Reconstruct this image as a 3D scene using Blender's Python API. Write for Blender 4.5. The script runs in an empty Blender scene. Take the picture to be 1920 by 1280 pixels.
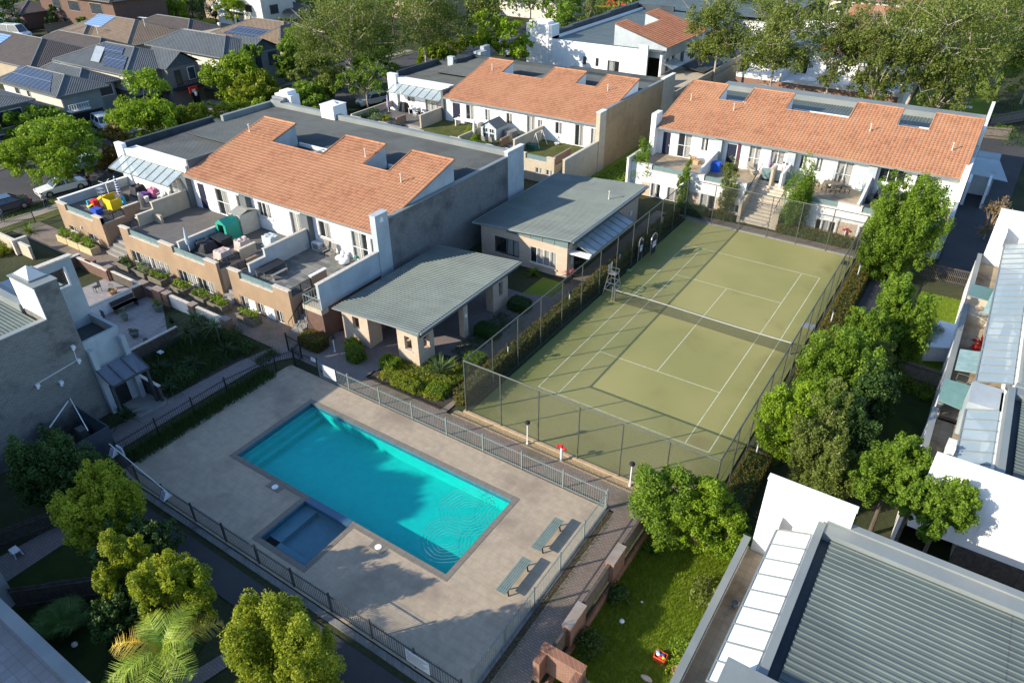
import bpy, math, random
import numpy as np
from mathutils import Matrix, Vector
R = math.radians
scene = bpy.context.scene
# ---------------------------------------------------------------- camera
cam_d = bpy.data.cameras.new("camera"); cam = bpy.data.objects.new("camera", cam_d)
scene.collection.objects.link(cam); scene.camera = cam
cam_d.sensor_width = 36; cam_d.lens = 25.147; cam_d.clip_start = 0.5; cam_d.clip_end = 2500
YAW, PIT, ROL = R(-33.98664), R(33.44536), R(-0.62114)
_f = Vector((math.sin(YAW)*math.cos(PIT), math.cos(YAW)*math.cos(PIT), -math.sin(PIT)))
_r0 = Vector((math.cos(YAW), -math.sin(YAW), 0)); _u0 = _r0.cross(_f)
_r = _r0*math.cos(ROL)+_u0*math.sin(ROL); _u = -_r0*math.sin(ROL)+_u0*math.cos(ROL)
cam.matrix_world = Matrix(((_r.x,_u.x,-_f.x,12.98890),(_r.y,_u.y,-_f.y,-42.16433),(_r.z,_u.z,-_f.z,26.78143),(0,0,0,1)))
# ---------------------------------------------------------------- sky and sun
SUN_EL = R(25.0); SUN_AZ = R(219.1)          # compass angle the sun stands at, from +Y clockwise
world = bpy.data.worlds.new("World"); scene.world = world; world.use_nodes = True
wn = world.node_tree; bg = wn.nodes["Background"]
sky = wn.nodes.new("ShaderNodeTexSky"); sky.sky_type = 'NISHITA'; sky.sun_disc = False
sky.sun_elevation = SUN_EL; sky.sun_rotation = SUN_AZ; sky.air_density = 1.0; sky.dust_density = 0.6; sky.ozone_density = 4.0
wn.links.new(sky.outputs[0], bg.inputs[0]); bg.inputs[1].default_value = 0.15
sl = bpy.data.lights.new("sun", 'SUN'); sun = bpy.data.objects.new("sun", sl); scene.collection.objects.link(sun)
sl.energy = 4.0; sl.angle = R(0.5); sl.color = (1.0, 0.90, 0.74)
sd = Vector((math.sin(SUN_AZ)*math.cos(SUN_EL), math.cos(SUN_AZ)*math.cos(SUN_EL), math.sin(SUN_EL)))
sun.rotation_euler = sd.to_track_quat('Z', 'Y').to_euler(); sun.location = (-30, -30, 60)
scene.view_settings.view_transform = 'Standard'; scene.view_settings.look = 'None'
scene.view_settings.exposure = 1.02; scene.view_settings.gamma = 1.0
scene.render.engine = 'CYCLES'
scene.cycles.max_bounces = 6; scene.cycles.transparent_max_bounces = 12
scene.cycles.diffuse_bounces = 3; scene.cycles.glossy_bounces = 2; scene.cycles.transmission_bounces = 2

COL = scene.collection
# ---------------------------------------------------------------- mesh builder
class B:
    def __init__(s): s.v = []; s.f = []; s.mi = []; s.co = []
    def add(s, vs, fs, m=0):
        o = len(s.v); s.co.append((o, o+len(vs), len(s.f), len(s.f)+len(fs))); s.v += [tuple(p) for p in vs]; s.f += [tuple(i+o for i in f) for f in fs]; s.mi += [m]*len(fs); return s
    def box(s, x0, x1, y0, y1, z0, z1, m=0):
        return s.add([(x0,y0,z0),(x1,y0,z0),(x1,y1,z0),(x0,y1,z0),(x0,y0,z1),(x1,y0,z1),(x1,y1,z1),(x0,y1,z1)],
            [(0,3,2,1),(4,5,6,7),(0,1,5,4),(1,2,6,5),(2,3,7,6),(3,0,4,7)], m)
    def quad(s, *p, m=0): return s.add(p, [tuple(range(len(p)))], m)
    def prism(s, pts, z0, z1, m=0):
        n = len(pts)
        return s.add([(x,y,z0) for x,y in pts]+[(x,y,z1) for x,y in pts], [tuple(range(n-1,-1,-1)), tuple(range(n,2*n))]+[(i,(i+1)%n,n+(i+1)%n,n+i) for i in range(n)], m)
    def prismx(s, pts, x0, x1, m=0):   # pts in (y,z), extruded along x
        n = len(pts)
        return s.add([(x0,y,z) for y,z in pts]+[(x1,y,z) for y,z in pts], [tuple(range(n-1,-1,-1)), tuple(range(n,2*n))]+[(i,(i+1)%n,n+(i+1)%n,n+i) for i in range(n)], m)
    def prismy(s, pts, y0, y1, m=0):   # pts in (x,z), extruded along y
        n = len(pts)
        return s.add([(x,y0,z) for x,z in pts]+[(x,y1,z) for x,z in pts], [tuple(range(n)), tuple(range(2*n-1,n-1,-1))]+[(i,n+i,n+(i+1)%n,(i+1)%n) for i in range(n)], m)
    def slab(s, a, b, c, d, t, m=0):   # four top corners, thickness t downward
        vs = [a,b,c,d]+[(p[0],p[1],p[2]-t) for p in (a,b,c,d)]
        return s.add(vs, [(0,1,2,3),(7,6,5,4),(0,4,5,1),(1,5,6,2),(2,6,7,3),(3,7,4,0)], m)
    def bar(s, p, q, w, w2=None, n=4, m=0):
        p, q = Vector(p), Vector(q); d = q-p
        if d.length < 1e-6: return s
        w2 = w if w2 is None else w2; d.normalize()
        a = d.cross(Vector((0,0,1)));
        if a.length < 1e-3: a = Vector((1,0,0))
        a.normalize(); b = d.cross(a); vs = []; k = math.sqrt(2) if n == 4 else 1.0; off = math.pi/4 if n == 4 else 0
        for c, r in ((p, w/2*k), (q, w2/2*k)):
            for i in range(n):
                t = off+2*math.pi*i/n; vs.append(c+a*(r*math.cos(t))+b*(r*math.sin(t)))
        return s.add(vs, [(i,(i+1)%n,n+(i+1)%n,n+i) for i in range(n)]+[tuple(range(n-1,-1,-1)), tuple(range(n,2*n))], m)
    def path(s, pts, w, n=6, w2=None, m=0):
        w2 = w if w2 is None else w2; k = len(pts)-1
        for i in range(k): s.bar(pts[i], pts[i+1], w+(w2-w)*i/k, w+(w2-w)*(i+1)/k, n, m)
        return s
    def lathe(s, cx, cy, prof, n=14, m=0):   # prof = [(r,z)...]
        vs = []; fs = []
        for r, z in prof:
            for i in range(n): t = 2*math.pi*i/n; vs.append((cx+r*math.cos(t), cy+r*math.sin(t), z))
        for k in range(len(prof)-1):
            for i in range(n): fs.append((k*n+i, k*n+(i+1)%n, (k+1)*n+(i+1)%n, (k+1)*n+i))
        fs.append(tuple(range(n-1,-1,-1))); fs.append(tuple(range((len(prof)-1)*n, len(prof)*n)))
        return s.add(vs, fs, m)
    def ball(s, c, rx, ry=None, rz=None, n=10, k=6, m=0):
        ry = ry or rx; rz = rz or rx; vs = []; fs = []
        for j in range(k+1):
            a = math.pi*(j+.02)/(k+.04)
            for i in range(n): t = 2*math.pi*i/n; vs.append((c[0]+rx*math.sin(a)*math.cos(t), c[1]+ry*math.sin(a)*math.sin(t), c[2]-rz*math.cos(a)))
        for j in range(k):
            for i in range(n): fs.append((j*n+i, j*n+(i+1)%n, (j+1)*n+(i+1)%n, (j+1)*n+i))
        return s.add(vs, fs, m)
    def wall(s, ax, a0, a1, c0, c1, z0, z1, holes=(), m=0):
        """wall along axis ax ('x' or 'y') from a0 to a1, between c0 and c1 across, with rectangular holes (a0,a1,z0,z1)"""
        hs = [h for h in holes if h[1] > a0 and h[0] < a1]
        ca = sorted({a0, a1, *[min(max(h[0],a0),a1) for h in hs], *[min(max(h[1],a0),a1) for h in hs]})
        for i in range(len(ca)-1):
            A, Z = (ca[i], ca[i+1]), []
            mid = (A[0]+A[1])/2
            cuts = sorted((max(h[2],z0), min(h[3],z1)) for h in hs if h[0] < mid < h[1])
            z = z0
            for lo, hi in cuts:
                if lo > z+1e-4: Z.append((z, lo))
                z = max(z, hi)
            if z < z1-1e-4: Z.append((z, z1))
            for lo, hi in Z:
                if ax == 'x': s.box(A[0], A[1], c0, c1, lo, hi, m)
                else: s.box(c0, c1, A[0], A[1], lo, hi, m)
        return s
    def move(s, dx, dy, dz, rz=0, piv=(0,0), start=0):
        c, n_ = math.cos(rz), math.sin(rz)
        for i in range(start, len(s.v)):
            x, y, z = s.v[i]; x -= piv[0]; y -= piv[1]
            s.v[i] = (piv[0]+x*c-y*n_+dx, piv[1]+x*n_+y*c+dy, z+dz)
        return s

def mesh_obj(name, b, mats, parent=None, loc=(0,0,0), smooth=False):
    me = bpy.data.meshes.new(name)
    me.from_pydata([(x-loc[0], y-loc[1], z-loc[2]) for x, y, z in b.v], [], b.f)
    if not isinstance(mats, (list, tuple)): mats = [mats]
    for m in mats: me.materials.append(m)
    if len(mats) > 1: me.polygons.foreach_set('material_index', b.mi)
    if smooth: me.shade_smooth()
    me.update()
    o = bpy.data.objects.new(name, me); COL.objects.link(o)
    if parent is not None: o.parent = parent
    return o
SPLIT = set('end_pier stair_wall party_wall canopy_post side_return roof_parapet end_wall brick_panel white_panel window_sill notch_flashing porch corner_block wall_light privacy_glass shade_sail terrace_floor coping upper_wall lower_wall back_wall rear_wing entry_wall entry_wing equipment cyan_panel yellow_panels handrail sill terrace_wall gable_wall terrace fascia_beam brace valves meter_box front_wall end_block stair_gate white_wall palings printed_lines'.split())
SPLIT -= {'palings','printed_lines'}
def islands(b):
    n = len(b.co); V = np.array(b.v); lo = np.array([V[c[0]:c[1]].min(0) for c in b.co])-.03; hi = np.array([V[c[0]:c[1]].max(0) for c in b.co])+.03; g = list(range(n))
    def fd(i):
        while g[i] != i: i = g[i]
        return i
    for i in range(n):
        for j in range(i+1, n):
            if (lo[i] <= hi[j]).all() and (lo[j] <= hi[i]).all(): g[fd(i)] = fd(j)
    out = {}
    for i in range(n): out.setdefault(fd(i), []).append(i)
    res = []
    for ids in out.values():
        q = B()
        for i in ids:
            v0,v1,f0,f1 = b.co[i]; q.add(b.v[v0:v1], [tuple(k-v0 for k in f) for f in b.f[f0:f1]], 0); q.mi[-(f1-f0):] = b.mi[f0:f1]
        res.append(q)
    return res
def part(name, b, mats, parent, label=None, smooth=False, world=True):
    """a part; b is in world coordinates unless world=False"""
    if name in SPLIT and len(b.co) > 1:
        bs_ = islands(b)
        if len(bs_) > 1: return [part(name, q, mats, parent, label, smooth, world) for q in bs_][0]
    root = parent; loc = (0,0,0)
    if world:
        while root.parent is not None: root = root.parent
        loc = root['base'] if 'base' in root else (0,0,0)
    o = mesh_obj(name, b, mats, parent, loc, smooth)
    if label: o['label'] = label
    return o
def thing(name, label, cat, loc=(0,0,0), group=None, rz=0, kind=None):
    o = bpy.data.objects.new(name, None); COL.objects.link(o); o.empty_display_size = 0.3
    o.location = loc; o.rotation_euler = (0,0,rz); o['label'] = label; o['category'] = cat; o['base'] = tuple(loc)
    if group: o['group'] = group
    if kind: o['kind'] = kind
    return o
def single(name, b, mats, label, cat, loc=(0,0,0), group=None, smooth=False, world=True, rz=0):
    o = mesh_obj(name, b, mats, None, loc if world else (0,0,0), smooth)
    o.location = loc; o.rotation_euler = (0,0,rz); o['label'] = label; o['category'] = cat
    if group: o['group'] = group
    return o
def struct(name, b, mats, kind='structure', smooth=False):
    o = mesh_obj(name, b, mats, None, (0,0,0), smooth); o['kind'] = kind; return o
def dup(root, loc, rz=0, label=None, group=None, scale=None):
    r = root.copy(); COL.objects.link(r); r.location = loc; r.rotation_euler = (0,0,rz); r['base'] = tuple(loc)
    if label: r['label'] = label
    if group: r['group'] = group
    if scale: r.scale = scale
    for ch in list(root.children):
        c = ch.copy(); COL.objects.link(c); c.parent = r
        for g in list(ch.children):
            d = g.copy(); COL.objects.link(d); d.parent = c
    return r

# ---------------------------------------------------------------- materials
def newmat(name):
    m = bpy.data.materials.new(name); m.use_nodes = True; nt = m.node_tree
    return m, nt, nt.nodes["Principled BSDF"]
def nd(nt, t, **kw):
    n = nt.nodes.new(t)
    for k, v in kw.items():
        if k.startswith('i_'): n.inputs[k[2:].replace('_',' ')].default_value = v
        else: setattr(n, k, v)
    return n
def c4(c): return (c[0], c[1], c[2], 1.0)
def mixc(nt, fac, a, b):
    n = nt.nodes.new('ShaderNodeMix'); n.data_type = 'RGBA'
    L = nt.links
    (L.new(fac, n.inputs[0]) if hasattr(fac,'links') else setattr(n.inputs[0],'default_value',fac))
    (L.new(a, n.inputs[6]) if hasattr(a,'links') else setattr(n.inputs[6],'default_value',c4(a)))
    (L.new(b, n.inputs[7]) if hasattr(b,'links') else setattr(n.inputs[7],'default_value',c4(b)))
    return n.outputs[2]
def ramp(nt, src, a, b):
    n = nt.nodes.new('ShaderNodeMapRange'); n.inputs[1].default_value = a; n.inputs[2].default_value = b; n.clamp = True
    nt.links.new(src, n.inputs[0]); return n.outputs[0]
def mathn(nt, op, a, b=None):
    n = nt.nodes.new('ShaderNodeMath'); n.operation = op
    for i, v in enumerate((a, b)):
        if v is None: continue
        (nt.links.new(v, n.inputs[i]) if hasattr(v,'links') else setattr(n.inputs[i],'default_value',v))
    return n.outputs[0]
def coords(nt): return nt.nodes.new('ShaderNodeTexCoord').outputs['Object']
def noise(nt, vec, sc, det=4, rough=.6):
    n = nd(nt, 'ShaderNodeTexNoise', i_Scale=sc, i_Detail=det, i_Roughness=rough); nt.links.new(vec, n.inputs['Vector']); return n.outputs[0]
def bump(nt, bs, h, st=.3, dist=.02):
    n = nd(nt, 'ShaderNodeBump', i_Strength=st, i_Distance=dist); nt.links.new(h, n.inputs['Height']); nt.links.new(n.outputs[0], bs.inputs['Normal'])
def M(name, c1, c2=None, sc=3.0, rough=.8, metal=0.0, bmp=0.0, bsc=30.0, lo=.35, hi=.65, c3=None, sc3=.4, spec=.3, det=5):
    """painted / plastered / mineral surface: two tones through noise, optional large blotches c3, optional bump"""
    m, nt, bs = newmat(name); v = coords(nt)
    bs.inputs['Roughness'].default_value = rough; bs.inputs['Metallic'].default_value = metal; bs.inputs['Specular IOR Level'].default_value = spec
    c2 = c2 or tuple(x*.8 for x in c1)
    col = mixc(nt, ramp(nt, noise(nt, v, sc, det), lo, hi), c1, c2)
    if c3: col = mixc(nt, ramp(nt, noise(nt, v, sc3, 4), .45, .7), col, c3)
    nt.links.new(col, bs.inputs['Base Color'])
    if bmp: bump(nt, bs, noise(nt, v, bsc, 3), bmp)
    return m
def wallvec(nt, sx=1.0, sy=1.0):
    sep = nt.nodes.new('ShaderNodeSeparateXYZ'); nt.links.new(coords(nt), sep.inputs[0])
    cb = nt.nodes.new('ShaderNodeCombineXYZ')
    nt.links.new(mathn(nt,'ADD',sep.outputs[0],sep.outputs[1]), cb.inputs[0]); nt.links.new(sep.outputs[2], cb.inputs[1])
    return cb.outputs[0]
def BR(name, c1, c2, mortar, bw=.24, bh=.086, ms=.010, vertical=True, rough=.85, stain=None, off=.5, sc3=.35, var=.5, rot=0):
    """brickwork or paving by the Brick Texture"""
    m, nt, bs = newmat(name); bs.inputs['Roughness'].default_value = rough; bs.inputs['Specular IOR Level'].default_value = .25
    v = wallvec(nt) if vertical else coords(nt)
    if rot:
        mp = nd(nt,'ShaderNodeMapping'); mp.inputs['Rotation'].default_value = (0,0,rot); nt.links.new(v, mp.inputs[0]); v = mp.outputs[0]
    t = nd(nt, 'ShaderNodeTexBrick', i_Scale=1.0, i_Color1=c4(c1), i_Color2=c4(c2), i_Mortar=c4(mortar))
    t.inputs['Mortar Size'].default_value = ms; t.inputs['Brick Width'].default_value = bw; t.inputs['Row Height'].default_value = bh
    t.inputs['Bias'].default_value = 0; t.offset = off
    nt.links.new(v, t.inputs['Vector'])
    cv = coords(nt)
    dark = tuple(x*.62 for x in c1)
    col = mixc(nt, mathn(nt,'MULTIPLY',ramp(nt, noise(nt, cv, 2.2, 6, .7), .4, .75),var), t.outputs[0], dark)
    if stain: col = mixc(nt, ramp(nt, noise(nt, cv, sc3, 5, .65), .5, .68), col, stain)
    nt.links.new(col, bs.inputs['Base Color'])
    bump(nt, bs, t.outputs[1], -.25, .01)
    return m
def GL(name, tint=(.75,.85,.85), trans=.75, rough=.03):
    """window glass: part clear, part mirror"""
    m, nt, bs = newmat(name)
    bs.inputs['Base Color'].default_value = c4(tint); bs.inputs['Roughness'].default_value = rough; bs.inputs['Alpha'].default_value = 1-trans
    return m
white = M('white_render', (.80,.79,.76), (.70,.69,.66), 1.2, .85, bmp=.1, bsc=60)
whitebright = M('white_paint', (.80,.79,.76), (.74,.73,.70), .8, .8)
def streaks(m, col, sxy=5.0, sz=.35, lo=.55, hi=.8, amt=.55):
    nt = m.node_tree; bs = nt.nodes['Principled BSDF']; src = bs.inputs['Base Color'].links[0].from_socket
    mp = nt.nodes.new('ShaderNodeMapping'); mp.inputs['Scale'].default_value = (sxy,sxy,sz); nt.links.new(coords(nt), mp.inputs[0])
    nt.links.new(mixc(nt, mathn(nt,'MULTIPLY', ramp(nt, noise(nt, mp.outputs[0], 1.0, 5, .65), lo, hi), amt), src, col), bs.inputs['Base Color'])
streaks(whitebright, (.48,.46,.41)); streaks(white, (.42,.40,.36))
cream = M('cream_render', (.46,.40,.30), (.40,.345,.26), 1.5, .9, bmp=.1, bsc=60)
tan = M('tan_render', (.345,.242,.155), (.30,.21,.13), 1.2, .9, bmp=.15, bsc=60, c3=(.26,.185,.12), sc3=.5)
brown = M('brown_render', (.30,.21,.15), (.25,.175,.12), 1.2, .9, bmp=.1)
capcol = M('coping_cream', (.62,.56,.47), (.45,.40,.33), 6, .85)
greywall = M('grey_render', (.13,.145,.15), (.105,.115,.12), 1.5, .9)
bluewall = M('pale_blue_render', (.42,.46,.47), (.36,.40,.41), .9, .85, bmp=.1, bsc=60, c3=(.30,.33,.34), sc3=.4)
metalgreen = M('green_grey_metal', (.135,.165,.145), (.12,.145,.13), .6, .55, .0, c3=(.105,.125,.115), sc3=.3, spec=.3)
metaldark = M('dark_grey_metal', (.062,.073,.074), (.052,.062,.063), .6, .6, 0, c3=(.03,.035,.04), sc3=.3, spec=.25)
flash = M('grey_flashing', (.21,.235,.225), (.17,.19,.185), 1, .5, 0, c3=(.25,.26,.24), sc3=.5, spec=.5)
darksteel = M('black_steel', (.03,.033,.036), (.02,.022,.025), 3, .5, .3)
postgrey = M('weathered_green_steel', (.09,.10,.085), (.13,.135,.11), 8, .6, .3)
palefence = M('grey_green_powder_coat', (.22,.27,.255), (.18,.22,.21), 4, .5, .1)
framewhite = M('white_frame', (.75,.75,.72), (.68,.68,.66), 3, .5)
framedark = M('dark_frame', (.045,.045,.05), (.035,.035,.04), 3, .5)
streaks(tan, (.27,.19,.12)); streaks(bluewall, (.24,.265,.27)); streaks(cream, (.36,.31,.23))
def sheets(m, hi_, w=.76, axis=1, amt=.16):
    nt = m.node_tree; bs = nt.nodes['Principled BSDF']; src = bs.inputs['Base Color'].links[0].from_socket
    sep = nt.nodes.new('ShaderNodeSeparateXYZ'); nt.links.new(coords(nt), sep.inputs[0]); f = mathn(nt,'FLOOR', mathn(nt,'DIVIDE', sep.outputs[axis], w))
    cb = nt.nodes.new('ShaderNodeCombineXYZ'); nt.links.new(f, cb.inputs[0]); nt.links.new(mathn(nt,'FLOOR', mathn(nt,'DIVIDE', sep.outputs[1-axis], 6.1)), cb.inputs[1])
    wn_ = nt.nodes.new('ShaderNodeTexWhiteNoise'); nt.links.new(cb.outputs[0], wn_.inputs[0])
    col = mixc(nt, mathn(nt,'MULTIPLY', wn_.outputs[0], amt), src, (.03,.04,.045))
    lap = mathn(nt,'LESS_THAN', mathn(nt,'FRACT', mathn(nt,'DIVIDE', sep.outputs[1-axis], 6.1)), .008)
    col = mixc(nt, mathn(nt,'MULTIPLY', lap, .45), col, (.05,.06,.06))
    mp = nt.nodes.new('ShaderNodeMapping'); mp.inputs['Scale'].default_value = (.25,3,1) if axis == 1 else (3,.25,1); nt.links.new(coords(nt), mp.inputs[0])
    col = mixc(nt, mathn(nt,'MULTIPLY', ramp(nt, noise(nt, mp.outputs[0], 1.0, 5, .7), .5, .8), .35), col, tuple(x*1.35 for x in hi_))
    nt.links.new(col, bs.inputs['Base Color'])
sheets(metalgreen, (.135,.165,.145)); sheets(metaldark, (.07,.082,.082))
glassd = GL('window_glass', (.05,.06,.065), .78)
glassb = GL('balustrade_glass', (.17,.25,.255), .15, .12)
canglass = GL('canopy_glass', (.40,.47,.48), .4, .12)
blind = None
conc = M('concrete', (.30,.28,.25), (.24,.22,.20), 2, .9, c3=(.2,.19,.17), sc3=.6, bmp=.1)
timber = M('weathered_timber', (.20,.17,.135), (.13,.11,.09), 5, .9)
darktimber = M('dark_timber', (.10,.085,.07), (.06,.05,.045), 5, .9)
soil = M('mulch', (.09,.065,.045), (.045,.035,.025), 9, 1, bmp=.5, bsc=20)
skin = M('skin', (.45,.28,.2), (.42,.26,.19), 5, .6)
def stripes_mat(name, axis, period, ca, cb, duty=.5, rough=.8):
    m, nt, bs = newmat(name); sep = nt.nodes.new('ShaderNodeSeparateXYZ'); nt.links.new(coords(nt), sep.inputs[0])
    f = mathn(nt,'FRACT', mathn(nt,'DIVIDE', sep.outputs[axis], period))
    col = mixc(nt, mathn(nt,'GREATER_THAN', f, duty), ca, cb); nt.links.new(col, bs.inputs['Base Color']); bs.inputs['Roughness'].default_value = rough
    return m
def grass_mat(name, a, b, c, sc=3.0):
    m, nt, bs = newmat(name); v = coords(nt)
    col = mixc(nt, ramp(nt, noise(nt, v, sc*6, 6, .75), .35, .7), a, b)
    col = mixc(nt, ramp(nt, noise(nt, v, sc*.25, 5, .6), .4, .65), col, c)
    nt.links.new(col, bs.inputs['Base Color']); bs.inputs['Roughness'].default_value = 1; bs.inputs['Specular IOR Level'].default_value = .1
    bump(nt, bs, noise(nt, v, sc*14, 4), .8, .05); return m
lawn = grass_mat('lawn_grass', (.12,.20,.02), (.24,.29,.04), (.17,.20,.035))
drylawn = grass_mat('dry_lawn', (.09,.105,.03), (.14,.14,.05), (.07,.085,.025))
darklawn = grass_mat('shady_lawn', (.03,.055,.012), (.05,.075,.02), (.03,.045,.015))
ground_m = grass_mat('suburb_ground', (.045,.055,.025), (.085,.08,.045), (.035,.045,.02), .6)
bed_m = M('garden_bed', (.035,.028,.02), (.07,.055,.035), 6, 1, bmp=.6, bsc=14)
asphalt = M('asphalt', (.055,.055,.058), (.045,.045,.048), 2, .9, bmp=.3, bsc=60, c3=(.07,.068,.065), sc3=.2)
footpath = M('footpath_concrete', (.30,.26,.20), (.25,.215,.17), 3, .9, c3=(.2,.18,.14), sc3=.4)
def tile_mat(name, base, tx=.3, ty=.32, yaxis=1):
    m, nt, bs = newmat(name); sep = nt.nodes.new('ShaderNodeSeparateXYZ'); nt.links.new(coords(nt), sep.inputs[0])
    xa = 0 if yaxis == 1 else 1
    fx = mathn(nt,'FLOOR', mathn(nt,'DIVIDE', sep.outputs[xa], tx)); fy = mathn(nt,'FLOOR', mathn(nt,'DIVIDE', sep.outputs[yaxis], ty))
    cb = nt.nodes.new('ShaderNodeCombineXYZ'); nt.links.new(fx, cb.inputs[0]); nt.links.new(fy, cb.inputs[1])
    wn_ = nt.nodes.new('ShaderNodeTexWhiteNoise'); nt.links.new(cb.outputs[0], wn_.inputs[0])
    a = tuple(x*1.12 for x in base); b_ = tuple(x*.78 for x in base)
    col = mixc(nt, wn_.outputs[0], a, b_)
    v = coords(nt)
    col = mixc(nt, ramp(nt, noise(nt, v, .35, 5, .6), .42, .7), col, (base[0]*1.1, base[1]*1.2, base[2]*1.2))
    col = mixc(nt, mathn(nt,'MULTIPLY',ramp(nt, noise(nt, v, 5, 6, .75), .5, .75),.5), col, tuple(x*.5 for x in base))
    nt.links.new(col, bs.inputs['Base Color']); bs.inputs['Roughness'].default_value = .85; bs.inputs['Specular IOR Level'].default_value = .2
    return m
terracotta = tile_mat('terracotta_tile', (.385,.182,.098))
terracotta_x = tile_mat('terracotta_tile_x', (.36,.15,.08), .3, .32, 0)
charcoal_tile = tile_mat('charcoal_tile', (.105,.115,.12), .3, .33)
brown_tile = tile_mat('brown_tile', (.20,.15,.11), .3, .33)
darkbrown_tile = tile_mat('dark_brown_tile', (.11,.09,.075), .3, .33)
greybrick = BR('grey_brick', (.17,.17,.165), (.13,.13,.128), (.23,.225,.21), .26,.11,.014, stain=(.085,.085,.085))
darkbrick = BR('dark_brick', (.20,.195,.18), (.155,.15,.14), (.24,.235,.21), .26,.12,.016, stain=(.075,.075,.072), sc3=.5)
yellowbrick = BR('yellow_brick', (.36,.25,.135), (.30,.205,.11), (.36,.29,.19), .24,.086,.01, stain=(.26,.18,.10))
creambrick = BR('cream_brick', (.56,.42,.30), (.48,.35,.25), (.52,.46,.38), .24,.086,.012)
redbrick = BR('red_brick', (.27,.125,.075), (.20,.09,.055), (.27,.235,.20), .24,.086,.012)
darkred = BR('dark_red_brick', (.15,.075,.05), (.11,.055,.04), (.16,.13,.11), .24,.086,.012)
pooldeck_m = BR('stamped_concrete', (.40,.325,.235), (.385,.315,.228), (.29,.235,.17), .92,.46,.009, False, .8, stain=(.25,.20,.15), sc3=.3, var=.7)
coping_m = BR('pool_coping', (.20,.175,.14), (.18,.16,.13), (.11,.10,.085), .55,.6,.012, False, .8, off=0, var=.35)
paver_m = BR('clay_pavers', (.28,.215,.165), (.22,.17,.135), (.12,.10,.08), .23,.115,.014, False, .9, stain=(.13,.115,.07), sc3=.5)
pinkpaver = BR('herringbone_pavers', (.24,.205,.19), (.20,.17,.16), (.13,.115,.105), .24,.12,.012, False, .9, stain=(.15,.135,.125))
slate_m = BR('slate_tiles', (.25,.24,.21), (.10,.108,.105), (.07,.07,.065), .8,.42,.01, False, .7, off=.4, var=.3)
deckgrey = BR('grey_deck_tiles', (.15,.14,.125), (.13,.12,.11), (.09,.085,.08), .4,.4,.008, False, .8, off=0)
decktan = BR('tan_deck_tiles', (.40,.32,.22), (.36,.29,.20), (.24,.19,.13), .4,.4,.008, False, .8, off=0, stain=(.20,.145,.09), sc3=.6)
decklight = BR('light_patio_pavers', (.33,.30,.29), (.28,.26,.25), (.2,.19,.18), .4,.4,.012, False, .85, off=0)
pebble = M('pebble_strip', (.50,.36,.19), (.20,.14,.08), 16, .95, bmp=.8, bsc=18, det=3)
court_m, _nt, _bs = newmat('court_turf')
_v = coords(_nt)
_c = mixc(_nt, ramp(_nt, noise(_nt, _v, 28, 6, .8), .35, .7), (.325,.295,.125), (.27,.255,.10))
_c = mixc(_nt, ramp(_nt, noise(_nt, _v, .11, 3, .5), .38, .62), _c, (.24,.235,.09))
_c = mixc(_nt, mathn(_nt,'MULTIPLY',ramp(_nt, noise(_nt, _v, .23, 5, .6), .56, .72),.75), _c, (.23,.18,.085))
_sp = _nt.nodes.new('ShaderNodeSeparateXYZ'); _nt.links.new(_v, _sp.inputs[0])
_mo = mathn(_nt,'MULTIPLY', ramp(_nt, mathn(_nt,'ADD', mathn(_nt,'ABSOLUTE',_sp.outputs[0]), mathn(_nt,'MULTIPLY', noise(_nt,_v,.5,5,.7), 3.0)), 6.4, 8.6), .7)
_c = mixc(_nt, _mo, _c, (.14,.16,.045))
_c = mixc(_nt, mathn(_nt,'MULTIPLY', ramp(_nt, noise(_nt, _v, 3.5, 6, .75), .62, .78), .5), _c, (.17,.16,.06))
_nt.links.new(_c, _bs.inputs['Base Color']); _bs.inputs['Roughness'].default_value = 1; _bs.inputs['Specular IOR Level'].default_value = .1
bump(_nt, _bs, noise(_nt, _v, 60, 3), .3)
linewhite = M('court_line', (.56,.57,.42), (.36,.37,.20), 5, .9, lo=.4, hi=.7)
def mesh_mat(name, col, period, fill, base_alpha=0.0, axis2=2):
    """woven wire: diamonds of wire with holes between"""
    m, nt, bs = newmat(name); v = coords(nt); sep = nt.nodes.new('ShaderNodeSeparateXYZ'); nt.links.new(v, sep.inputs[0])
    u = mathn(nt,'ADD',sep.outputs[0],sep.outputs[1]); z = sep.outputs[2]
    a = mathn(nt,'FRACT', mathn(nt,'DIVIDE', mathn(nt,'ADD',u,z), period)); b_ = mathn(nt,'FRACT', mathn(nt,'DIVIDE', mathn(nt,'SUBTRACT',u,z), period))
    w = mathn(nt,'MAXIMUM', mathn(nt,'LESS_THAN', a, fill), mathn(nt,'LESS_THAN', b_, fill))
    bs.inputs['Base Color'].default_value = c4(col); bs.inputs['Roughness'].default_value = .6
    nt.links.new(mathn(nt,'MAXIMUM', w, base_alpha), bs.inputs['Alpha']); return m
chain = mesh_mat('chain_link', (.035,.04,.035), .10, .14)
netm = mesh_mat('tennis_net', (.02,.02,.02), .09, .20)
windbreak = mesh_mat('windbreak_cloth', (.012,.014,.014), .05, .5, .72)
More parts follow.
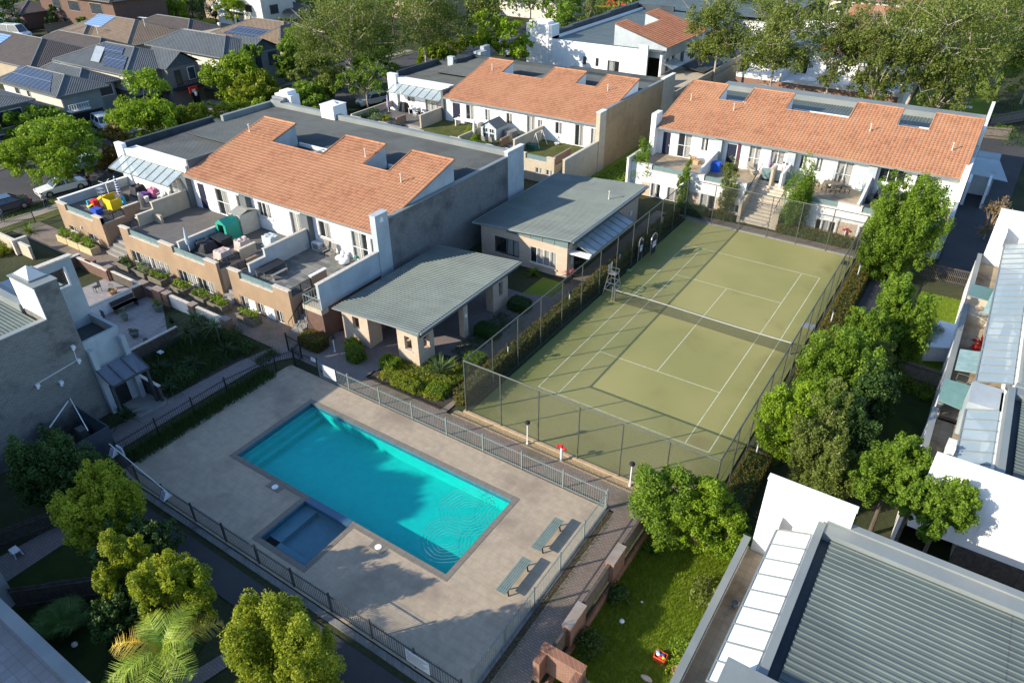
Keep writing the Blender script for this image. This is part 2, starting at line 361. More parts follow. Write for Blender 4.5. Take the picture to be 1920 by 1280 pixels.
def leaf_mat(name, a, b, c, trans=.42):
    m, nt, bs = newmat(name); at = nt.nodes.new('ShaderNodeAttribute'); at.attribute_name = 'rnd'
    oi = nt.nodes.new('ShaderNodeObjectInfo')
    col = mixc(nt, ramp(nt, at.outputs['Fac'], 0, .55), a, b); col = mixc(nt, ramp(nt, at.outputs['Fac'], .55, 1), col, c)
    col = mixc(nt, mathn(nt,'MULTIPLY', oi.outputs['Random'], .25), col, tuple(x*.7 for x in a))
    nt.links.new(col, bs.inputs['Base Color']); bs.inputs['Roughness'].default_value = .55; bs.inputs['Specular IOR Level'].default_value = .25
    tr = nt.nodes.new('ShaderNodeBsdfTranslucent'); nt.links.new(col, tr.inputs[0])
    mx = nt.nodes.new('ShaderNodeMixShader'); mx.inputs[0].default_value = trans
    nt.links.new(bs.outputs[0], mx.inputs[1]); nt.links.new(tr.outputs[0], mx.inputs[2])
    nt.links.new(mx.outputs[0], nt.nodes['Material Output'].inputs[0]); return m
leafmats = dict(
    green=leaf_mat('leaf_green', (0.084,0.163,0.014), (0.175,0.275,0.022), (.22,.32,.03)),
    bright=leaf_mat('leaf_bright', (0.117,0.204,0.011), (0.234,0.348,0.017), (.28,.38,.03)),
    yellow=leaf_mat('leaf_yellow', (0.156,0.207,0.011), (0.324,0.368,0.022), (.42,.43,.035)),
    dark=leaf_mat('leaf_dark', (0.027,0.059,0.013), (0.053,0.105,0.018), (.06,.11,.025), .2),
    olive=leaf_mat('leaf_olive', (0.098,0.132,0.024), (0.184,0.228,0.040), (.27,.29,.09)),
    gold=leaf_mat('leaf_gold', (0.120,0.083,0.015), (0.216,0.143,0.030), (.25,.17,.05)),
    hedge=leaf_mat('leaf_hedge', (.12,.11,.02), (.22,.18,.035), (.34,.25,.06)),
    lime=leaf_mat('leaf_lime', (0.120,0.196,0.010), (0.228,0.322,0.015), (.30,.38,.03)),
    sage=leaf_mat('leaf_sage', (.12,.18,.07), (.20,.27,.11), (.28,.36,.16)),
    red=leaf_mat('leaf_red', (.25,.01,.01), (.4,.02,.025), (.5,.06,.06)),
    pink=leaf_mat('leaf_pink', (.30,.10,.09), (.40,.15,.13), (.48,.25,.18)),
    dry=leaf_mat('leaf_dry', (.22,.15,.07), (.32,.23,.11), (.42,.32,.16)))
bark = M('bark', (.13,.10,.075), (.08,.065,.05), 6, .95)
palebark = M('pale_gum_bark', (.45,.38,.31), (.28,.23,.19), 2.5, .85)
# ---------------------------------------------------------------- roofs
def tile_roof(x0, x1, ya, za, yb, zb, holes=(), tx=.30, ty=.33, amp=.038, lap=.038, spt=4, skip=None):
    """tiled slope rising from (ya,za) to (yb,zb); holes = (xa,xb,yc): nothing above yc between xa and xb"""
    b = B(); n = max(1, int(round(abs(yb-ya)/ty))); m = int(round((x1-x0)/tx)); w = (x1-x0)/m
    pf = [amp*abs(math.sin(math.pi*k/spt))**.8 for k in range(spt)]
    for i in range(n):
        t0, t1 = i/n, (i+1)/n; y0, y1 = ya+(yb-ya)*t0, ya+(yb-ya)*t1; z0, z1 = za+(zb-za)*t0, za+(zb-za)*t1
        ym = (y0+y1)/2; runs = []; cur = None
        for j in range(m):
            xm = x0+(j+.5)*w
            ok = not any(h[0] < xm < h[1] and (ym-h[2])*(yb-ya) > 0 for h in holes) and not (skip and skip(xm, ym))
            if ok and cur is None: cur = j
            if not ok and cur is not None: runs.append((cur, j)); cur = None
        if cur is not None: runs.append((cur, m))
        for a, c in runs:
            vs = []; k = (c-a)*spt
            for q in range(k+1):
                x = x0+a*w+q*w/spt; o = pf[q % spt]
                vs += [(x, y0, z0-.05), (x, y0, z0+lap+o), (x, y1, z1+o)]
            b.add(vs, [(3*q+0, 3*q+3, 3*q+4, 3*q+1) for q in range(k)]+[(3*q+1, 3*q+4, 3*q+5, 3*q+2) for q in range(k)])
    return b
def rib_roof(x0, x1, y0, y1, z, pitch=.21, h=.032, along='x', flip=False):
    """ribbed sheet; z = (z at low edge of x or y ...) function z(x,y)"""
    b = B(); zf = z if callable(z) else (lambda x, y: z)
    a0, a1, c0, c1 = (x0, x1, y0, y1) if along == 'x' else (y0, y1, x0, x1)
    n = int((c1-c0)/pitch); vs = []; prof = [(0,0),(.50,0),(.58,1),(.80,1),(.88,0)]
    cs = []
    for i in range(n):
        for u, hh in prof: cs.append((c0+(i+u)*(c1-c0)/n, hh*h))
    cs.append((c1, 0))
    for c, hh in cs:
        for a in (a0, a1):
            x, y = (a, c) if along == 'x' else (c, a)
            vs.append((x, y, zf(x, y)+hh))
    b.add(vs, [(2*i, 2*i+2, 2*i+3, 2*i+1) if along == 'y' else (2*i, 2*i+1, 2*i+3, 2*i+2) for i in range(len(cs)-1)])
    return b
def cap_line(b, pts, w=.22, h=.10):
    for p, q in zip(pts[:-1], pts[1:]): b.bar((p[0],p[1],p[2]+.03), (q[0],q[1],q[2]+.03), w, n=6)
    return b
# ---------------------------------------------------------------- windows, doors
curtain_m = stripes_mat('vertical_blinds', 0, .12, (.80,.78,.72), (.42,.42,.38), .72)
def window(parent, ax, a0, a1, c, z0, z1, out=-1, bars=1, frame=None, curtain='part', glass=None, hbar=0, fw=.05, depth=.09):
    """window in a wall plane: ax 'x': wall runs along x at y=c, outside towards out*y. pane set back, optional blinds behind"""
    frame = frame or framewhite; glass = glass or glassd
    f = B(); i0 = c-out*depth; c0, c1 = sorted((i0, i0+out*.05))
    def bx(bb, p0, p1, q0, q1, zz0, zz1):
        return bb.box(p0, p1, q0, q1, zz0, zz1) if ax == 'x' else bb.box(q0, q1, p0, p1, zz0, zz1)
    bx(f, a0, a1, c0, c1, z0, z0+fw); bx(f, a0, a1, c0, c1, z1-fw, z1); bx(f, a0, a0+fw, c0, c1, z0+fw, z1-fw); bx(f, a1-fw, a1, c0, c1, z0+fw, z1-fw)
    for k in range(bars): m = a0+(a1-a0)*(k+1)/(bars+1); bx(f, m-fw/2, m+fw/2, c0, c1, z0+fw, z1-fw)
    if hbar: zz = z0+(z1-z0)*hbar; bx(f, a0+fw, a1-fw, c0-.003, c1+.003, zz-.02, zz+.02)
    w = part('window', f, frame, parent)
    g = B(); gc = (c0+c1)/2; bx(g, a0+fw, a1-fw, gc-.006, gc+.006, z0+fw, z1-fw)
    part('pane', g, glass, w)
    if curtain:
        lo, hi = {'full': (0, 1), 'part': (.2, .97), 'half': (.4, 1), 'left': (0, .6), 'right': (.42, 1)}[curtain]
        cu = B(); cc = i0-out*.12; q0 = a0+fw+(a1-a0-2*fw)*lo; q1 = a0+fw+(a1-a0-2*fw)*hi
        bx(cu, q0, q1, *sorted((cc, cc-out*.02)), z0+.03, z1-.03); part('blind', cu, curtain_m, w)
    return w
def door(parent, ax, a0, a1, c, z0, z1, out=-1, mat=None, knob=True):
    b = B(); c0, c1 = sorted((c-out*.06, c-out*.02))
    (b.box(a0, a1, c0, c1, z0, z1) if ax == 'x' else b.box(c0, c1, a0, a1, z0, z1))
    d = part('door', b, mat or doorblue, parent)
    if knob:
        k = B(); xx = a1-.1; yy = c+out*.01
        (k.box(xx-.02, xx+.02, *sorted((yy, c-out*.02)), z0+.85, z0+1.0) if ax == 'x' else k.box(*sorted((yy, c-out*.02)), xx-.02, xx+.02, z0+.85, z0+1.0))
        part('handle', k, framewhite, d)
    return d
doorblue = M('navy_door', (.018,.022,.045), (.015,.018,.04), 2, .5)
doorwhite = M('frosted_door', (.55,.62,.58), (.5,.57,.54), 2, .4)
def sheet(x0, x1, y0, y1, z, holes=()):
    b = B(); xs = sorted({x0, x1, *[h[0] for h in holes], *[h[1] for h in holes]}); ys = sorted({y0, y1, *[h[2] for h in holes], *[h[3] for h in holes]})
    for i in range(len(xs)-1):
        for j in range(len(ys)-1):
            cx, cy = (xs[i]+xs[i+1])/2, (ys[j]+ys[j+1])/2
            if any(h[0] < cx < h[1] and h[2] < cy < h[3] for h in holes): continue
            b.quad((xs[i],ys[j],z),(xs[i+1],ys[j],z),(xs[i+1],ys[j+1],z),(xs[i],ys[j+1],z))
    return b
def patch(name, pts, mat, z, kind='structure'):
    b = B(); b.quad(*[(x,y,z) for x,y in pts]); return struct(name, b, mat, kind)
def rect(x0,x1,y0,y1): return [(x0,y0),(x1,y0),(x1,y1),(x0,y1)]
POOL = (-16.1, -1.55, -26.2, -20.75); WADE = (-10.37, -7.3, -29.4, -26.55)
GARDEN = (5.02, 9.48, -34.0, -17.7)
HOLES = [POOL, WADE, GARDEN]
struct('ground', sheet(-900, 700, -120, 1300, -.06, HOLES), ground_m)
# pool deck, coping, water
struct('pool_deck', sheet(-20.3, 2.62, -30.55, -18.62, .012, [(-16.42,-1.27,-26.5,-20.45),(-10.69,-7.02,-29.68,-26.5)]), pooldeck_m)
b = sheet(-16.42, -1.27, -26.5, -20.45, .026, [POOL]); b2 = sheet(-10.69, -7.02, -29.68, -26.5, .026, [WADE])
b.add(b2.v, b2.f); b.box(-12.9,-11.95,-26.95,-26.5,0,.026); b.box(-5.65,-4.75,-26.95,-26.5,0,.026)
struct('pool_coping', b, coping_m)
b = B(); b.box(-10.32,-7.35,-26.56,-26.19,-.2,.034); struct('pool_dividing_wall', b, M('dividing_tiles',(.06,.13,.20),(.05,.11,.17),6,.4))
tile_pool = M('pool_interior', (.008,.47,.42), (.008,.42,.38), 2.5, .5)
tile_deep = M('wading_pool_interior', (.20,.25,.27), (.17,.215,.235), 2.5, .5)
band_m = BR('waterline_tiles', (.05,.16,.22), (.04,.13,.19), (.12,.2,.22), .15, .15, .01, True, .4)
def basin(name, h, d, mat, steps=()):
    x0,x1,y0,y1 = h; b = B()
    b.quad((x0,y0,-d),(x1,y0,-d),(x1,y1,-d),(x0,y1,-d))
    for (p,q) in (((x0,y0),(x1,y0)),((x1,y0),(x1,y1)),((x1,y1),(x0,y1)),((x0,y1),(x0,y0))):
        b.quad((p[0],p[1],-d),(q[0],q[1],-d),(q[0],q[1],-.30),(p[0],p[1],-.30)); b.quad((p[0],p[1],-.30),(q[0],q[1],-.30),(q[0],q[1],.03),(p[0],p[1],.03), m=1)
    for s in steps: b.box(*s)
    return struct(name, b, [mat, band_m])
basin('pool_shell', POOL, 1.05, tile_pool, [(-16.1,-15.3,-26.2,-20.75,-1.05,-.75),(-16.1,-15.7,-26.2,-20.75,-.75,-.45)])
basin('wading_pool_shell', WADE, .62, tile_deep, [(-10.37,-9.6,-29.4,-26.55,-.62,-.34),(-10.37,-7.3,-29.4,-28.9,-.62,-.34)])
def water_mat(name, tint, rings):
    m = bpy.data.materials.new(name); m.use_nodes = True; nt = m.node_tree; nt.nodes.remove(nt.nodes['Principled BSDF'])
    tr = nd(nt,'ShaderNodeBsdfTransparent', i_Color=c4(tint)); gl = nd(nt,'ShaderNodeBsdfGlossy', i_Roughness=.03)
    geo = nt.nodes.new('ShaderNodeNewGeometry'); dp = nd(nt,'ShaderNodeVectorMath', operation='DOT_PRODUCT'); nt.links.new(geo.outputs['Incoming'], dp.inputs[0]); mx = nt.nodes.new('ShaderNodeMixShader')
    v = coords(nt); h = mathn(nt,'MULTIPLY', noise(nt, v, 1.6, 3, .5), .35)
    for cx, cy, rad in rings:
        vm = nd(nt,'ShaderNodeVectorMath', operation='DISTANCE'); nt.links.new(v, vm.inputs[0]); vm.inputs[1].default_value = (cx, cy, -.12)
        d = vm.outputs['Value']
        s = mathn(nt,'SINE', mathn(nt,'MULTIPLY', mathn(nt,'ADD', d, mathn(nt,'MULTIPLY', noise(nt, v, 1.2, 2), .35)), 2*math.pi/.19))
        s = mathn(nt,'POWER', mathn(nt,'MULTIPLY', mathn(nt,'ADD', s, 1.0), .5), 3.0)
        env = mathn(nt,'MULTIPLY', ramp(nt, d, rad, rad*.8), ramp(nt, d, 0.0, rad*.6))
        h = mathn(nt,'ADD', h, mathn(nt,'MULTIPLY', s, env))
    bp = nd(nt,'ShaderNodeBump', i_Strength=1.0, i_Distance=.10); nt.links.new(h, bp.inputs['Height'])
    nt.links.new(bp.outputs[0], gl.inputs['Normal']); nt.links.new(bp.outputs[0], dp.inputs[1])
    fc = mathn(nt,'ADD', mathn(nt,'MULTIPLY', mathn(nt,'POWER', mathn(nt,'SUBTRACT', 1.0, mathn(nt,'ABSOLUTE', dp.outputs['Value'])), 5.0), .98), .02)
    nt.links.new(fc, mx.inputs[0]); nt.links.new(tr.outputs[0], mx.inputs[1]); nt.links.new(gl.outputs[0], mx.inputs[2])
    nt.links.new(mx.outputs[0], nt.nodes['Material Output'].inputs[0]); return m
# ripple rings are real relief on the water: two sets where the photo shows them
def water_mesh(x0,x1,y0,y1,z,rings,step):
    nx, ny = int((x1-x0)/step), int((y1-y0)/step); X = np.linspace(x0,x1,nx+1); Y = np.linspace(y0,y1,ny+1)
    XX, YY = np.meshgrid(X,Y,indexing='ij'); Z = z+0*XX
    for cx,cy,rad,am in rings:
        D = np.hypot(XX-cx+.05*np.sin(YY*3), YY-cy+.05*np.sin(XX*4)); e = np.clip((rad-D)/(rad*.25),0,1)*np.clip(D/(rad*.5),0,1)
        Z = Z+am*e*np.sin(2*np.pi*D/.2)
    b = B(); b.v = [(float(a),float(c),float(d)) for a,c,d in zip(XX.ravel(),YY.ravel(),Z.ravel())]
    b.f = [(i*(ny+1)+j,(i+1)*(ny+1)+j,(i+1)*(ny+1)+j+1,i*(ny+1)+j+1) for i in range(nx) for j in range(ny)]; b.mi = [0]*len(b.f); return b
wm = water_mat('pool_water', (.62,.97,.97), [(-3.05,-22.5,1.75),(-2.8,-24.5,1.5)])
wm2 = water_mat('wading_water', (.62,.85,.92), [])
struct('pool_water', sheet(POOL[0],POOL[1],POOL[2],POOL[3],-.12), wm)
struct('wading_pool_water', sheet(WADE[0],WADE[1],WADE[2],WADE[3],-.12), wm2)
# skimmer lids, drains
for i,(x,y,lb) in enumerate([(-12.42,-26.72,'round white skimmer lid in the shaded coping left of the wading pool'),(-5.2,-26.72,'round white skimmer lid in the sunlit coping right of the wading pool')]):
    b = B(); b.lathe(x,y,[(.17,.028),(.17,.042),(.13,.048),(.02,.05)],16); single('skimmer_lid', b, whitebright, lb, 'pool lid', (x,y,.026), 'skimmer lids by the pool')
for x,y in [(-13.0,-28.3),(-4.2,-28.2),(-.9,-21.4)]:
    pass
# court and its surrounds
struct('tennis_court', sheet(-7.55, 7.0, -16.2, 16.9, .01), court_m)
b = B(); lw = .028
def ln(x0,x1,y0,y1): b.quad((x0,y0,.016),(x1,y0,.016),(x1,y1,.016),(x0,y1,.016))
for y in (-11.885, 11.885): ln(-5.485,5.485,y-lw,y+lw)
for x in (-5.485,5.485): ln(x-lw,x+lw,-11.885+lw,11.885-lw)
for x in (-4.115,4.115): ln(x-lw,x+lw,-11.885+lw,11.885-lw)
for y in (-6.4,6.4): ln(-4.115+lw,4.115-lw,y-lw,y+lw)
ln(-lw,lw,-6.4+lw,6.4-lw)
struct('court_markings', b, linewhite)
patch('path', rect(-17.9,4.45,-18.58,-17.0), paver_m, .004)
patch('path', rect(3.12,4.45,-34,-18.58), paver_m, .004)
patch('pebble_strip', rect(-8.4,3.9,-17.0,-16.45), pebble, .006)
patch('mulch_strip', rect(2.85,3.12,-31,-18.7), soil, .006)
patch('path', rect(-10.6,-8.75,-17.0,17.3), paver_m, .004)
patch('path', rect(-8.75,9.2,17.25,18.35), paver_m, .006)
patch('path', rect(-24.2,-22.0,-30.6,-19.5)[:2]+[(-21.9,-20.2),(-21.2,-18.6),(-20.2,-17.2),(-22.2,-16.95),(-23.0,-18.4),(-23.4,-20.2)], pinkpaver, .004)
patch('terrace_walk', rect(-57.5,-22.2,-17.95,-15.5), paver_m, .008)
patch('pavilion_paving', [(-22.2,-17.95),(-15.2,-17.95),(-15.2,-16.2),(-12.9,-14.5),(-12.9,-14.2),(-10.6,-11.5),(-10.6,-1.9),(-12.3,-2.6),(-20.4,-2.6),(-20.4,-14.0),(-22.2,-15.2)], pinkpaver, .012)
patch('east_path', rect(8.9,10.1,-2.0,18.0), asphalt, .004)
patch('lane', [(12.8,18.0),(16.0,18.0),(17.5,60),(12.8,60)], asphalt, .006)
patch('planting_bed', rect(-21.4,-20.3,-30.0,-19.8), bed_m, .004)
# road and verges on the left
patch('road', [(-67.5,-60),(-75.0,-60),(-75.0,60),(-71.5,110),(-62,110),(-62.5,60),(-62.2,-12),(-62.2,-60)], asphalt, -.02)
patch('verge', rect(-62.2,-57.5,-60,16), drylawn, -.03)
patch('footpath', rect(-60.6,-59.0,-60,16), footpath, -.015)
patch('verge', rect(-78.5,-75.0,-60,60), drylawn, -.03)
patch('footpath', rect(-77.6,-76.4,-60,60), footpath, -.015)
b = B(); b.box(-62.3,-62.15,-60,16,-.06,.07); b.box(-75.1,-74.95,-60,60,-.06,.07); struct('kerb', b, conc)
patch('driveway', rect(-81.5,-75.0,1.2,6.5), conc, -.01)
patch('driveway', rect(-80,-75.0,14,20), conc, -.01)
patch('side_road', [(-75,44),(-100,47),(-140,48.5),(-140,52.0),(-112,54.2),(-75,52)], asphalt, -.02)
patch('verge', [(-140,52.0),(-112,54.2),(-112,62),(-140,62)], lawn, -.03)
patch('driveway', [(-128,53.0),(-124.5,53.3),(-127,64),(-131,64)], footpath, -.015)
patch('park_lawn', [(-78,105),(-50,105),(-50,150),(-90,150)], lawn, -.01)
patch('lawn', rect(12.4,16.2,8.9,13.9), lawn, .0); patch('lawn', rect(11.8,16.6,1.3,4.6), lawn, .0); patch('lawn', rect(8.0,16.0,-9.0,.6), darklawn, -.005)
patch('garden_path', [(13.0,4.6),(16.6,4.5),(16.6,5.6),(13.2,6.0)], footpath, .004)
patch('lawn', rect(GARDEN[0],GARDEN[1],GARDEN[2],GARDEN[3]), lawn, -.6)
b = B(); b.box(4.92,5.02,-34,-17.6,-.7,-.02); b.box(5.02,9.48,-17.7,-17.6,-.7,-.02); b.box(9.48,9.55,-34,-17.6,-.7,-.02); struct('retaining_edge', b, redbrick)
b = B(); b.quad((5.9,-27.3,-.595),(6.5,-27.8,-.595),(7.6,-29.6,-.595),(6.8,-30,-.595)); struct('garden_path', b, conc)
patch('lawn', rect(-12.7,-10.65,-9.0,.4), lawn, .008)
patch('lawn', [(3,66),(12.5,66),(12.5,95),(3,95)], lawn, .0)
patch('lawn', rect(-20.2,-13.8,16.5,40), lawn, .0)
patch('patio', [(-41.8,-18.4),(-34.4,-18.4),(-30.6,-20.6),(-29.2,-23.6),(-31.8,-23.3),(-35.3,-23.3),(-41.8,-23.3)], decklight, .004)
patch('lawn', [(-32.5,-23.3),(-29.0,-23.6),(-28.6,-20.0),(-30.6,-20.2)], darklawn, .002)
patch('planting_bed', [(-30.6,-18.4),(-24.0,-18.4),(-23.3,-20),(-23.5,-25.8),(-28.6,-24.6),(-28.9,-20.8)], bed_m, .0)
patch('entrance_slab', [(-26.9,-27.0),(-23.6,-27.2),(-23.4,-25.3),(-26.8,-24.9)], conc, .005)
patch('garden_bed', [(-15.0,-17.0),(-9.2,-17.0),(-9.0,-14.0),(-10.6,-11.8),(-12.8,-12.4),(-13,-14.4),(-15.1,-15.2)], bed_m, .02)
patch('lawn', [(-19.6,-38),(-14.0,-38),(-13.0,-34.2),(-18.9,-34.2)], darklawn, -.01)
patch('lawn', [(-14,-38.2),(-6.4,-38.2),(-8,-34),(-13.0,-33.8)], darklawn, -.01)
patch('garden_path', [(-19.9,-38.0),(-18.0,-38.0),(-18.0,-34.3),(-19.4,-34.3)], pinkpaver, .0)
patch('garden_path', [(-7.7,-37.6),(-6.9,-37.8),(-6.1,-34.4),(-6.7,-34.0)], pinkpaver, .0)
patch('path', rect(-21,2.85,-32.6,-31.2), asphalt, .0)
# court edging and retaining
def kerbthing(name, label, cat, x0,x1,y0,y1,h,mat,group=None):
    b = B(); b.box(x0,x1,y0,y1,-.05,h); return single(name, b, mat, label, cat, ((x0+x1)/2,(y0+y1)/2,0), group)
kerbthing('court_edging','pale timber edging along the pool end of the tennis court','edging',-7.9,7.2,-16.42,-16.22,.10,M('timber_edging',(.42,.32,.20),(.34,.25,.15),6,.9))
kerbthing('court_edging','low concrete edging along the far end of the tennis court','edging',-7.9,7.3,16.95,17.15,.10,conc)
kerbthing('deck_edge_wall','low dark wall under the right pool fence','retaining wall',2.62,2.85,-30.6,-18.6,.03,darkbrick)
kerbthing('deck_edge_wall','low brick edge under the lower left pool fence','retaining wall',-20.4,2.85,-30.9,-30.62,.03,darkbrick)

# ---------------------------------------------------------------- fences
def palisade(name, label, pts, h=1.2, post_sp=2.4, mat=None, gap=.125, w=.016, group=None, skipend=False):
    mat = mat or palefence; t = thing(name, label, 'fence', (pts[0][0],pts[0][1],0), group)
    for (ax,ay),(bx_,by_) in zip(pts[:-1], pts[1:]):
        L = math.hypot(bx_-ax, by_-ay); n = max(1, round(L/post_sp)); ux, uy = (bx_-ax)/L, (by_-ay)/L
        for i in range(n):
            pb = B(); s0, s1 = L*i/n, L*(i+1)/n
            P = lambda s, z: (ax+ux*s, ay+uy*s, z)
            pb.bar(P(s0,.10), P(s1,.10), .035); pb.bar(P(s0,h-.14), P(s1,h-.14), .035)
            k = int((s1-s0)/gap)
            for j in range(1, k):
                s = s0+(s1-s0)*j/k; pb.bar(P(s,.03), P(s,h), w, w)
            part('fence_panel', pb, mat, t)
        for i in range(n+1):
            if i == 0 and (ax,ay) != pts[0]: continue
            q = B(); s = L*i/n; q.box(ax+ux*s-.035, ax+ux*s+.035, ay+uy*s-.035, ay+uy*s+.035, 0, h+.08); part('post', q, mat, t)
    return t
palisade('pool_fence', 'grey green metal picket fence between the pool deck and the tennis court path', [(-17.6,-18.55),(2.68,-18.55)])
palisade('pool_fence', 'grey green metal picket fence beside the two benches at the right of the pool', [(2.68,-18.7),(2.68,-29.9)])
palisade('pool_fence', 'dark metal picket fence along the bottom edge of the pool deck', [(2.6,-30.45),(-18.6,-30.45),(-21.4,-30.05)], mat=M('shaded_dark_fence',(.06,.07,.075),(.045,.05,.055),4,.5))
palisade('pool_fence', 'dark metal picket fence between the pool lawn strip and the left path', [(-21.2,-29.9),(-21.1,-22.9),(-20.5,-19.6),(-20.0,-18.5)], mat=darksteel)
palisade('pool_gate_fence', 'dark metal gate panels closing the top left corner of the pool area', [(-21.6,-17.6),(-20.2,-17.7),(-19.9,-18.55),(-17.7,-18.55)], h=1.35, mat=darksteel, post_sp=1.6)
palisade('street_fence', 'low black metal fence between the front walk and the street', [(-57.6,-18.9),(-57.6,-15.8)], h=1.1, mat=darksteel)
def court_fence(label, a, c, n, h=3.7, screen=None, mid=True, gate=None):
    t = thing('court_fence', label, 'fence', (a[0],a[1],0)); L = math.hypot(c[0]-a[0], c[1]-a[1]); ux, uy = (c[0]-a[0])/L, (c[1]-a[1])/L
    P = lambda s, z, o=0: (a[0]+ux*s-uy*o, a[1]+uy*s+ux*o, z)
    for i in range(n+1):
        q = B(); q.bar(P(L*i/n,0), P(L*i/n,h), .075, .075, 8); part('post', q, postgrey, t)
    q = B(); q.bar(P(0,h), P(L,h), .085, .085, 8); part('top_rail', q, postgrey, t)
    q = B(); q.bar(P(0,.08), P(L,.08), .03, .03, 5); part('bottom_wire', q, postgrey, t)
    q = B(); q.quad(P(0,.05,.03), P(L,.05,.03), P(L,h,.03), P(0,h,.03)); part('wire_mesh', q, chain, t)
    if mid: q = B(); q.bar(P(0,h*.5), P(L,h*.5), .025, .025, 5); part('middle_wire', q, postgrey, t)
    if screen:
        q = B(); q.quad(P(screen[0],.05,-.03), P(screen[1],.05,-.03), P(screen[1],screen[2],-.03), P(screen[0],screen[2],-.03)); part('windbreak', q, windbreak, t)
    return t
court_fence('tall chain link fence along the pool end of the tennis court', (-7.75,-16.3), (7.2,-16.3), 6, mid=False)
court_fence('tall chain link fence along the hedge at the left of the tennis court', (-7.75,16.9), (-7.75,-16.25), 12, mid=False)
court_fence('tall chain link fence along the trees at the right of the tennis court', (7.2,-16.25), (7.2,16.9), 12)
court_fence('tall chain link fence across the far end of the tennis court', (-7.7,16.95), (7.15,16.95), 6, mid=False)
def vent(t, x, y, z):
    b = B(); b.lathe(x,y,[(.16,z-.1),(.07,z+.05),(.045,z+.35),(.045,z+.62),(.085,z+.62),(.085,z+.72)],8); part('vent_pipe', b, capcol, t)
def tile_block(t, x0, x1, ye, ze, yr, zr, notches, base, cheek, gut=True, tm=None, vents=()):
    s = (zr-ze)/(yr-ye); zf = lambda y: ze+s*(y-ye)
    rf = part('tile_roof', tile_roof(x0,x1,ye,ze,yr,zr,notches), tm or terracotta, t)
    cb = B(); xs = x0; pts = []
    segs = []
    cur = x0
    for a,c,yn in notches:
        cap_line(cb, [(cur,yr,zr),(a,yr,zr)]); cap_line(cb, [(a,yr,zr),(a,yn,zf(yn))], .16); cap_line(cb, [(a,yn,zf(yn)),(c,yn,zf(yn))], .12); cap_line(cb, [(c,yn,zf(yn)),(c,yr,zr)], .16); cur = c
    cap_line(cb, [(cur,yr,zr),(x1,yr,zr)]); cap_line(cb, [(x0,yr,zr),(x0,ye+.1,ze)], .16); cap_line(cb, [(x1,yr,zr),(x1,ye+.1,ze)], .16)
    part('ridge_caps', cb, tm or terracotta, rf)
    # the body under the tiles, cut out at the notches
    bb = B(); cur = x0+.04
    def pr(a, c, yt):
        bb.prismx([(ye+.45,base),(yt,base),(yt,zf(yt)-.09),(ye+.45,zf(ye+.45)-.09)], a, c)
    for a,c,yn in notches: pr(cur, a-.06, yr-.06); pr(a-.06, c+.06, yn-.06); cur = c+.06
    pr(cur, x1-.04, yr-.06)
    part('gable_wall', bb, cheek, t)
    if gut:
        g = B(); g.box(x0,x1,ye-.13,ye-.01,ze-.13,ze-.02); g.box(x0,x1,ye,ye+.46,ze-.09,ze-.06); part('gutter', g, flash, t)
    for vx, vy in vents: vent(t, vx, vy, zf(vy))
def coping(t, x0,x1,y0,y1,z, mat=None, h=.06, o=.04):
    b = B(); b.box(x0-o,x1+o,y0-o,y1+o,z,z+h); return part('coping', b, mat or capcol, t)
def glassrail(t, x0, x1, y, z, h=.55, n=3, mat=None):
    b = B(); w = (x1-x0)/n
    for i in range(n): b.box(x0+i*w+.03, x0+(i+1)*w-.03, y-.01, y+.01, z+.04, z+h)
    r = part('glass_balustrade', b, mat or glassb, t)
    q = B()
    for i in range(n+1): q.box(x0+i*w-.02, x0+i*w+.02, y-.02, y+.02, z, z+h+.02)
    part('rail_posts', q, flash, r)
    return r
def louvre(t, ax, a0, a1, c, z, h=.6, n=6):
    b = B()
    for i in range(n):
        zz = z+.06+(h-.06)*i/(n-1)
        (b.box(a0,a1,c-.02,c+.02,zz-.027,zz+.027) if ax=='x' else b.box(c-.02,c+.02,a0,a1,zz-.027,zz+.027))
    k = max(2, int(abs(a1-a0)/1.0)+1)
    for i in range(k+1):
        a = a0+(a1-a0)*i/k; (b.box(a-.025,a+.025,c-.03,c+.03,z,z+h+.02) if ax=='x' else b.box(c-.03,c+.03,a-.025,a+.025,z,z+h+.02))
    part('slatted_railing', b, darksteel, t)
def terrace(t, xa, xb, yf, yb, dz, wallm, holes, glass, deckm, posth=.55, sides=(1,1), ptop=None):
    b = B(); b.wall('x', xa, xb, yf, yf+.25, 0, dz, holes)
    if sides[0]: b.box(xa, xa+.2, yf+.25, yb, 0, dz-.12)
    if sides[1]: b.box(xb-.2, xb, yf+.25, yb, 0, dz-.12)
    # parapet posts between the glass
    cur = xa; spans = []
    for g in glass:
        if g[0] > cur+.02: spans.append((cur, g[0]))
        cur = g[1]
    if cur < xb-.02: spans.append((cur, xb))
    for a, c in spans: b.box(a, c, yf-.002, yf+.25, dz, dz+posth)
    part('lower_wall', b, wallm, t)
    cp = B()
    for a, c in spans: cp.box(a-.03, c+.03, yf-.05, yf+.29, dz+posth, dz+posth+.06)
    for g in glass: cp.box(g[0]+.03, g[1]-.03, yf-.03, yf+.27, dz+.005, dz+.05)
    part('coping', cp, capcol, t)
    for g in glass: glassrail(t, g[0], g[1], yf+.12, dz+.05, posth-.06)
    d = B(); d.box(xa+.003, xb-.003, yf+.253, yb, dz-.12, dz); part('terrace_floor', d, deckm, t)
def stairs(t, x0, x1, y0, y1, z0, z1, n, mat, name='steps'):
    b = B()
    for i in range(n):
        ya = y0+(y1-y0)*i/n; z = z0+(z1-z0)*(i+1)/n; b.box(x0, x1, ya, y1, z-(z1-z0)/n, z)
    return part(name, b, mat, t)
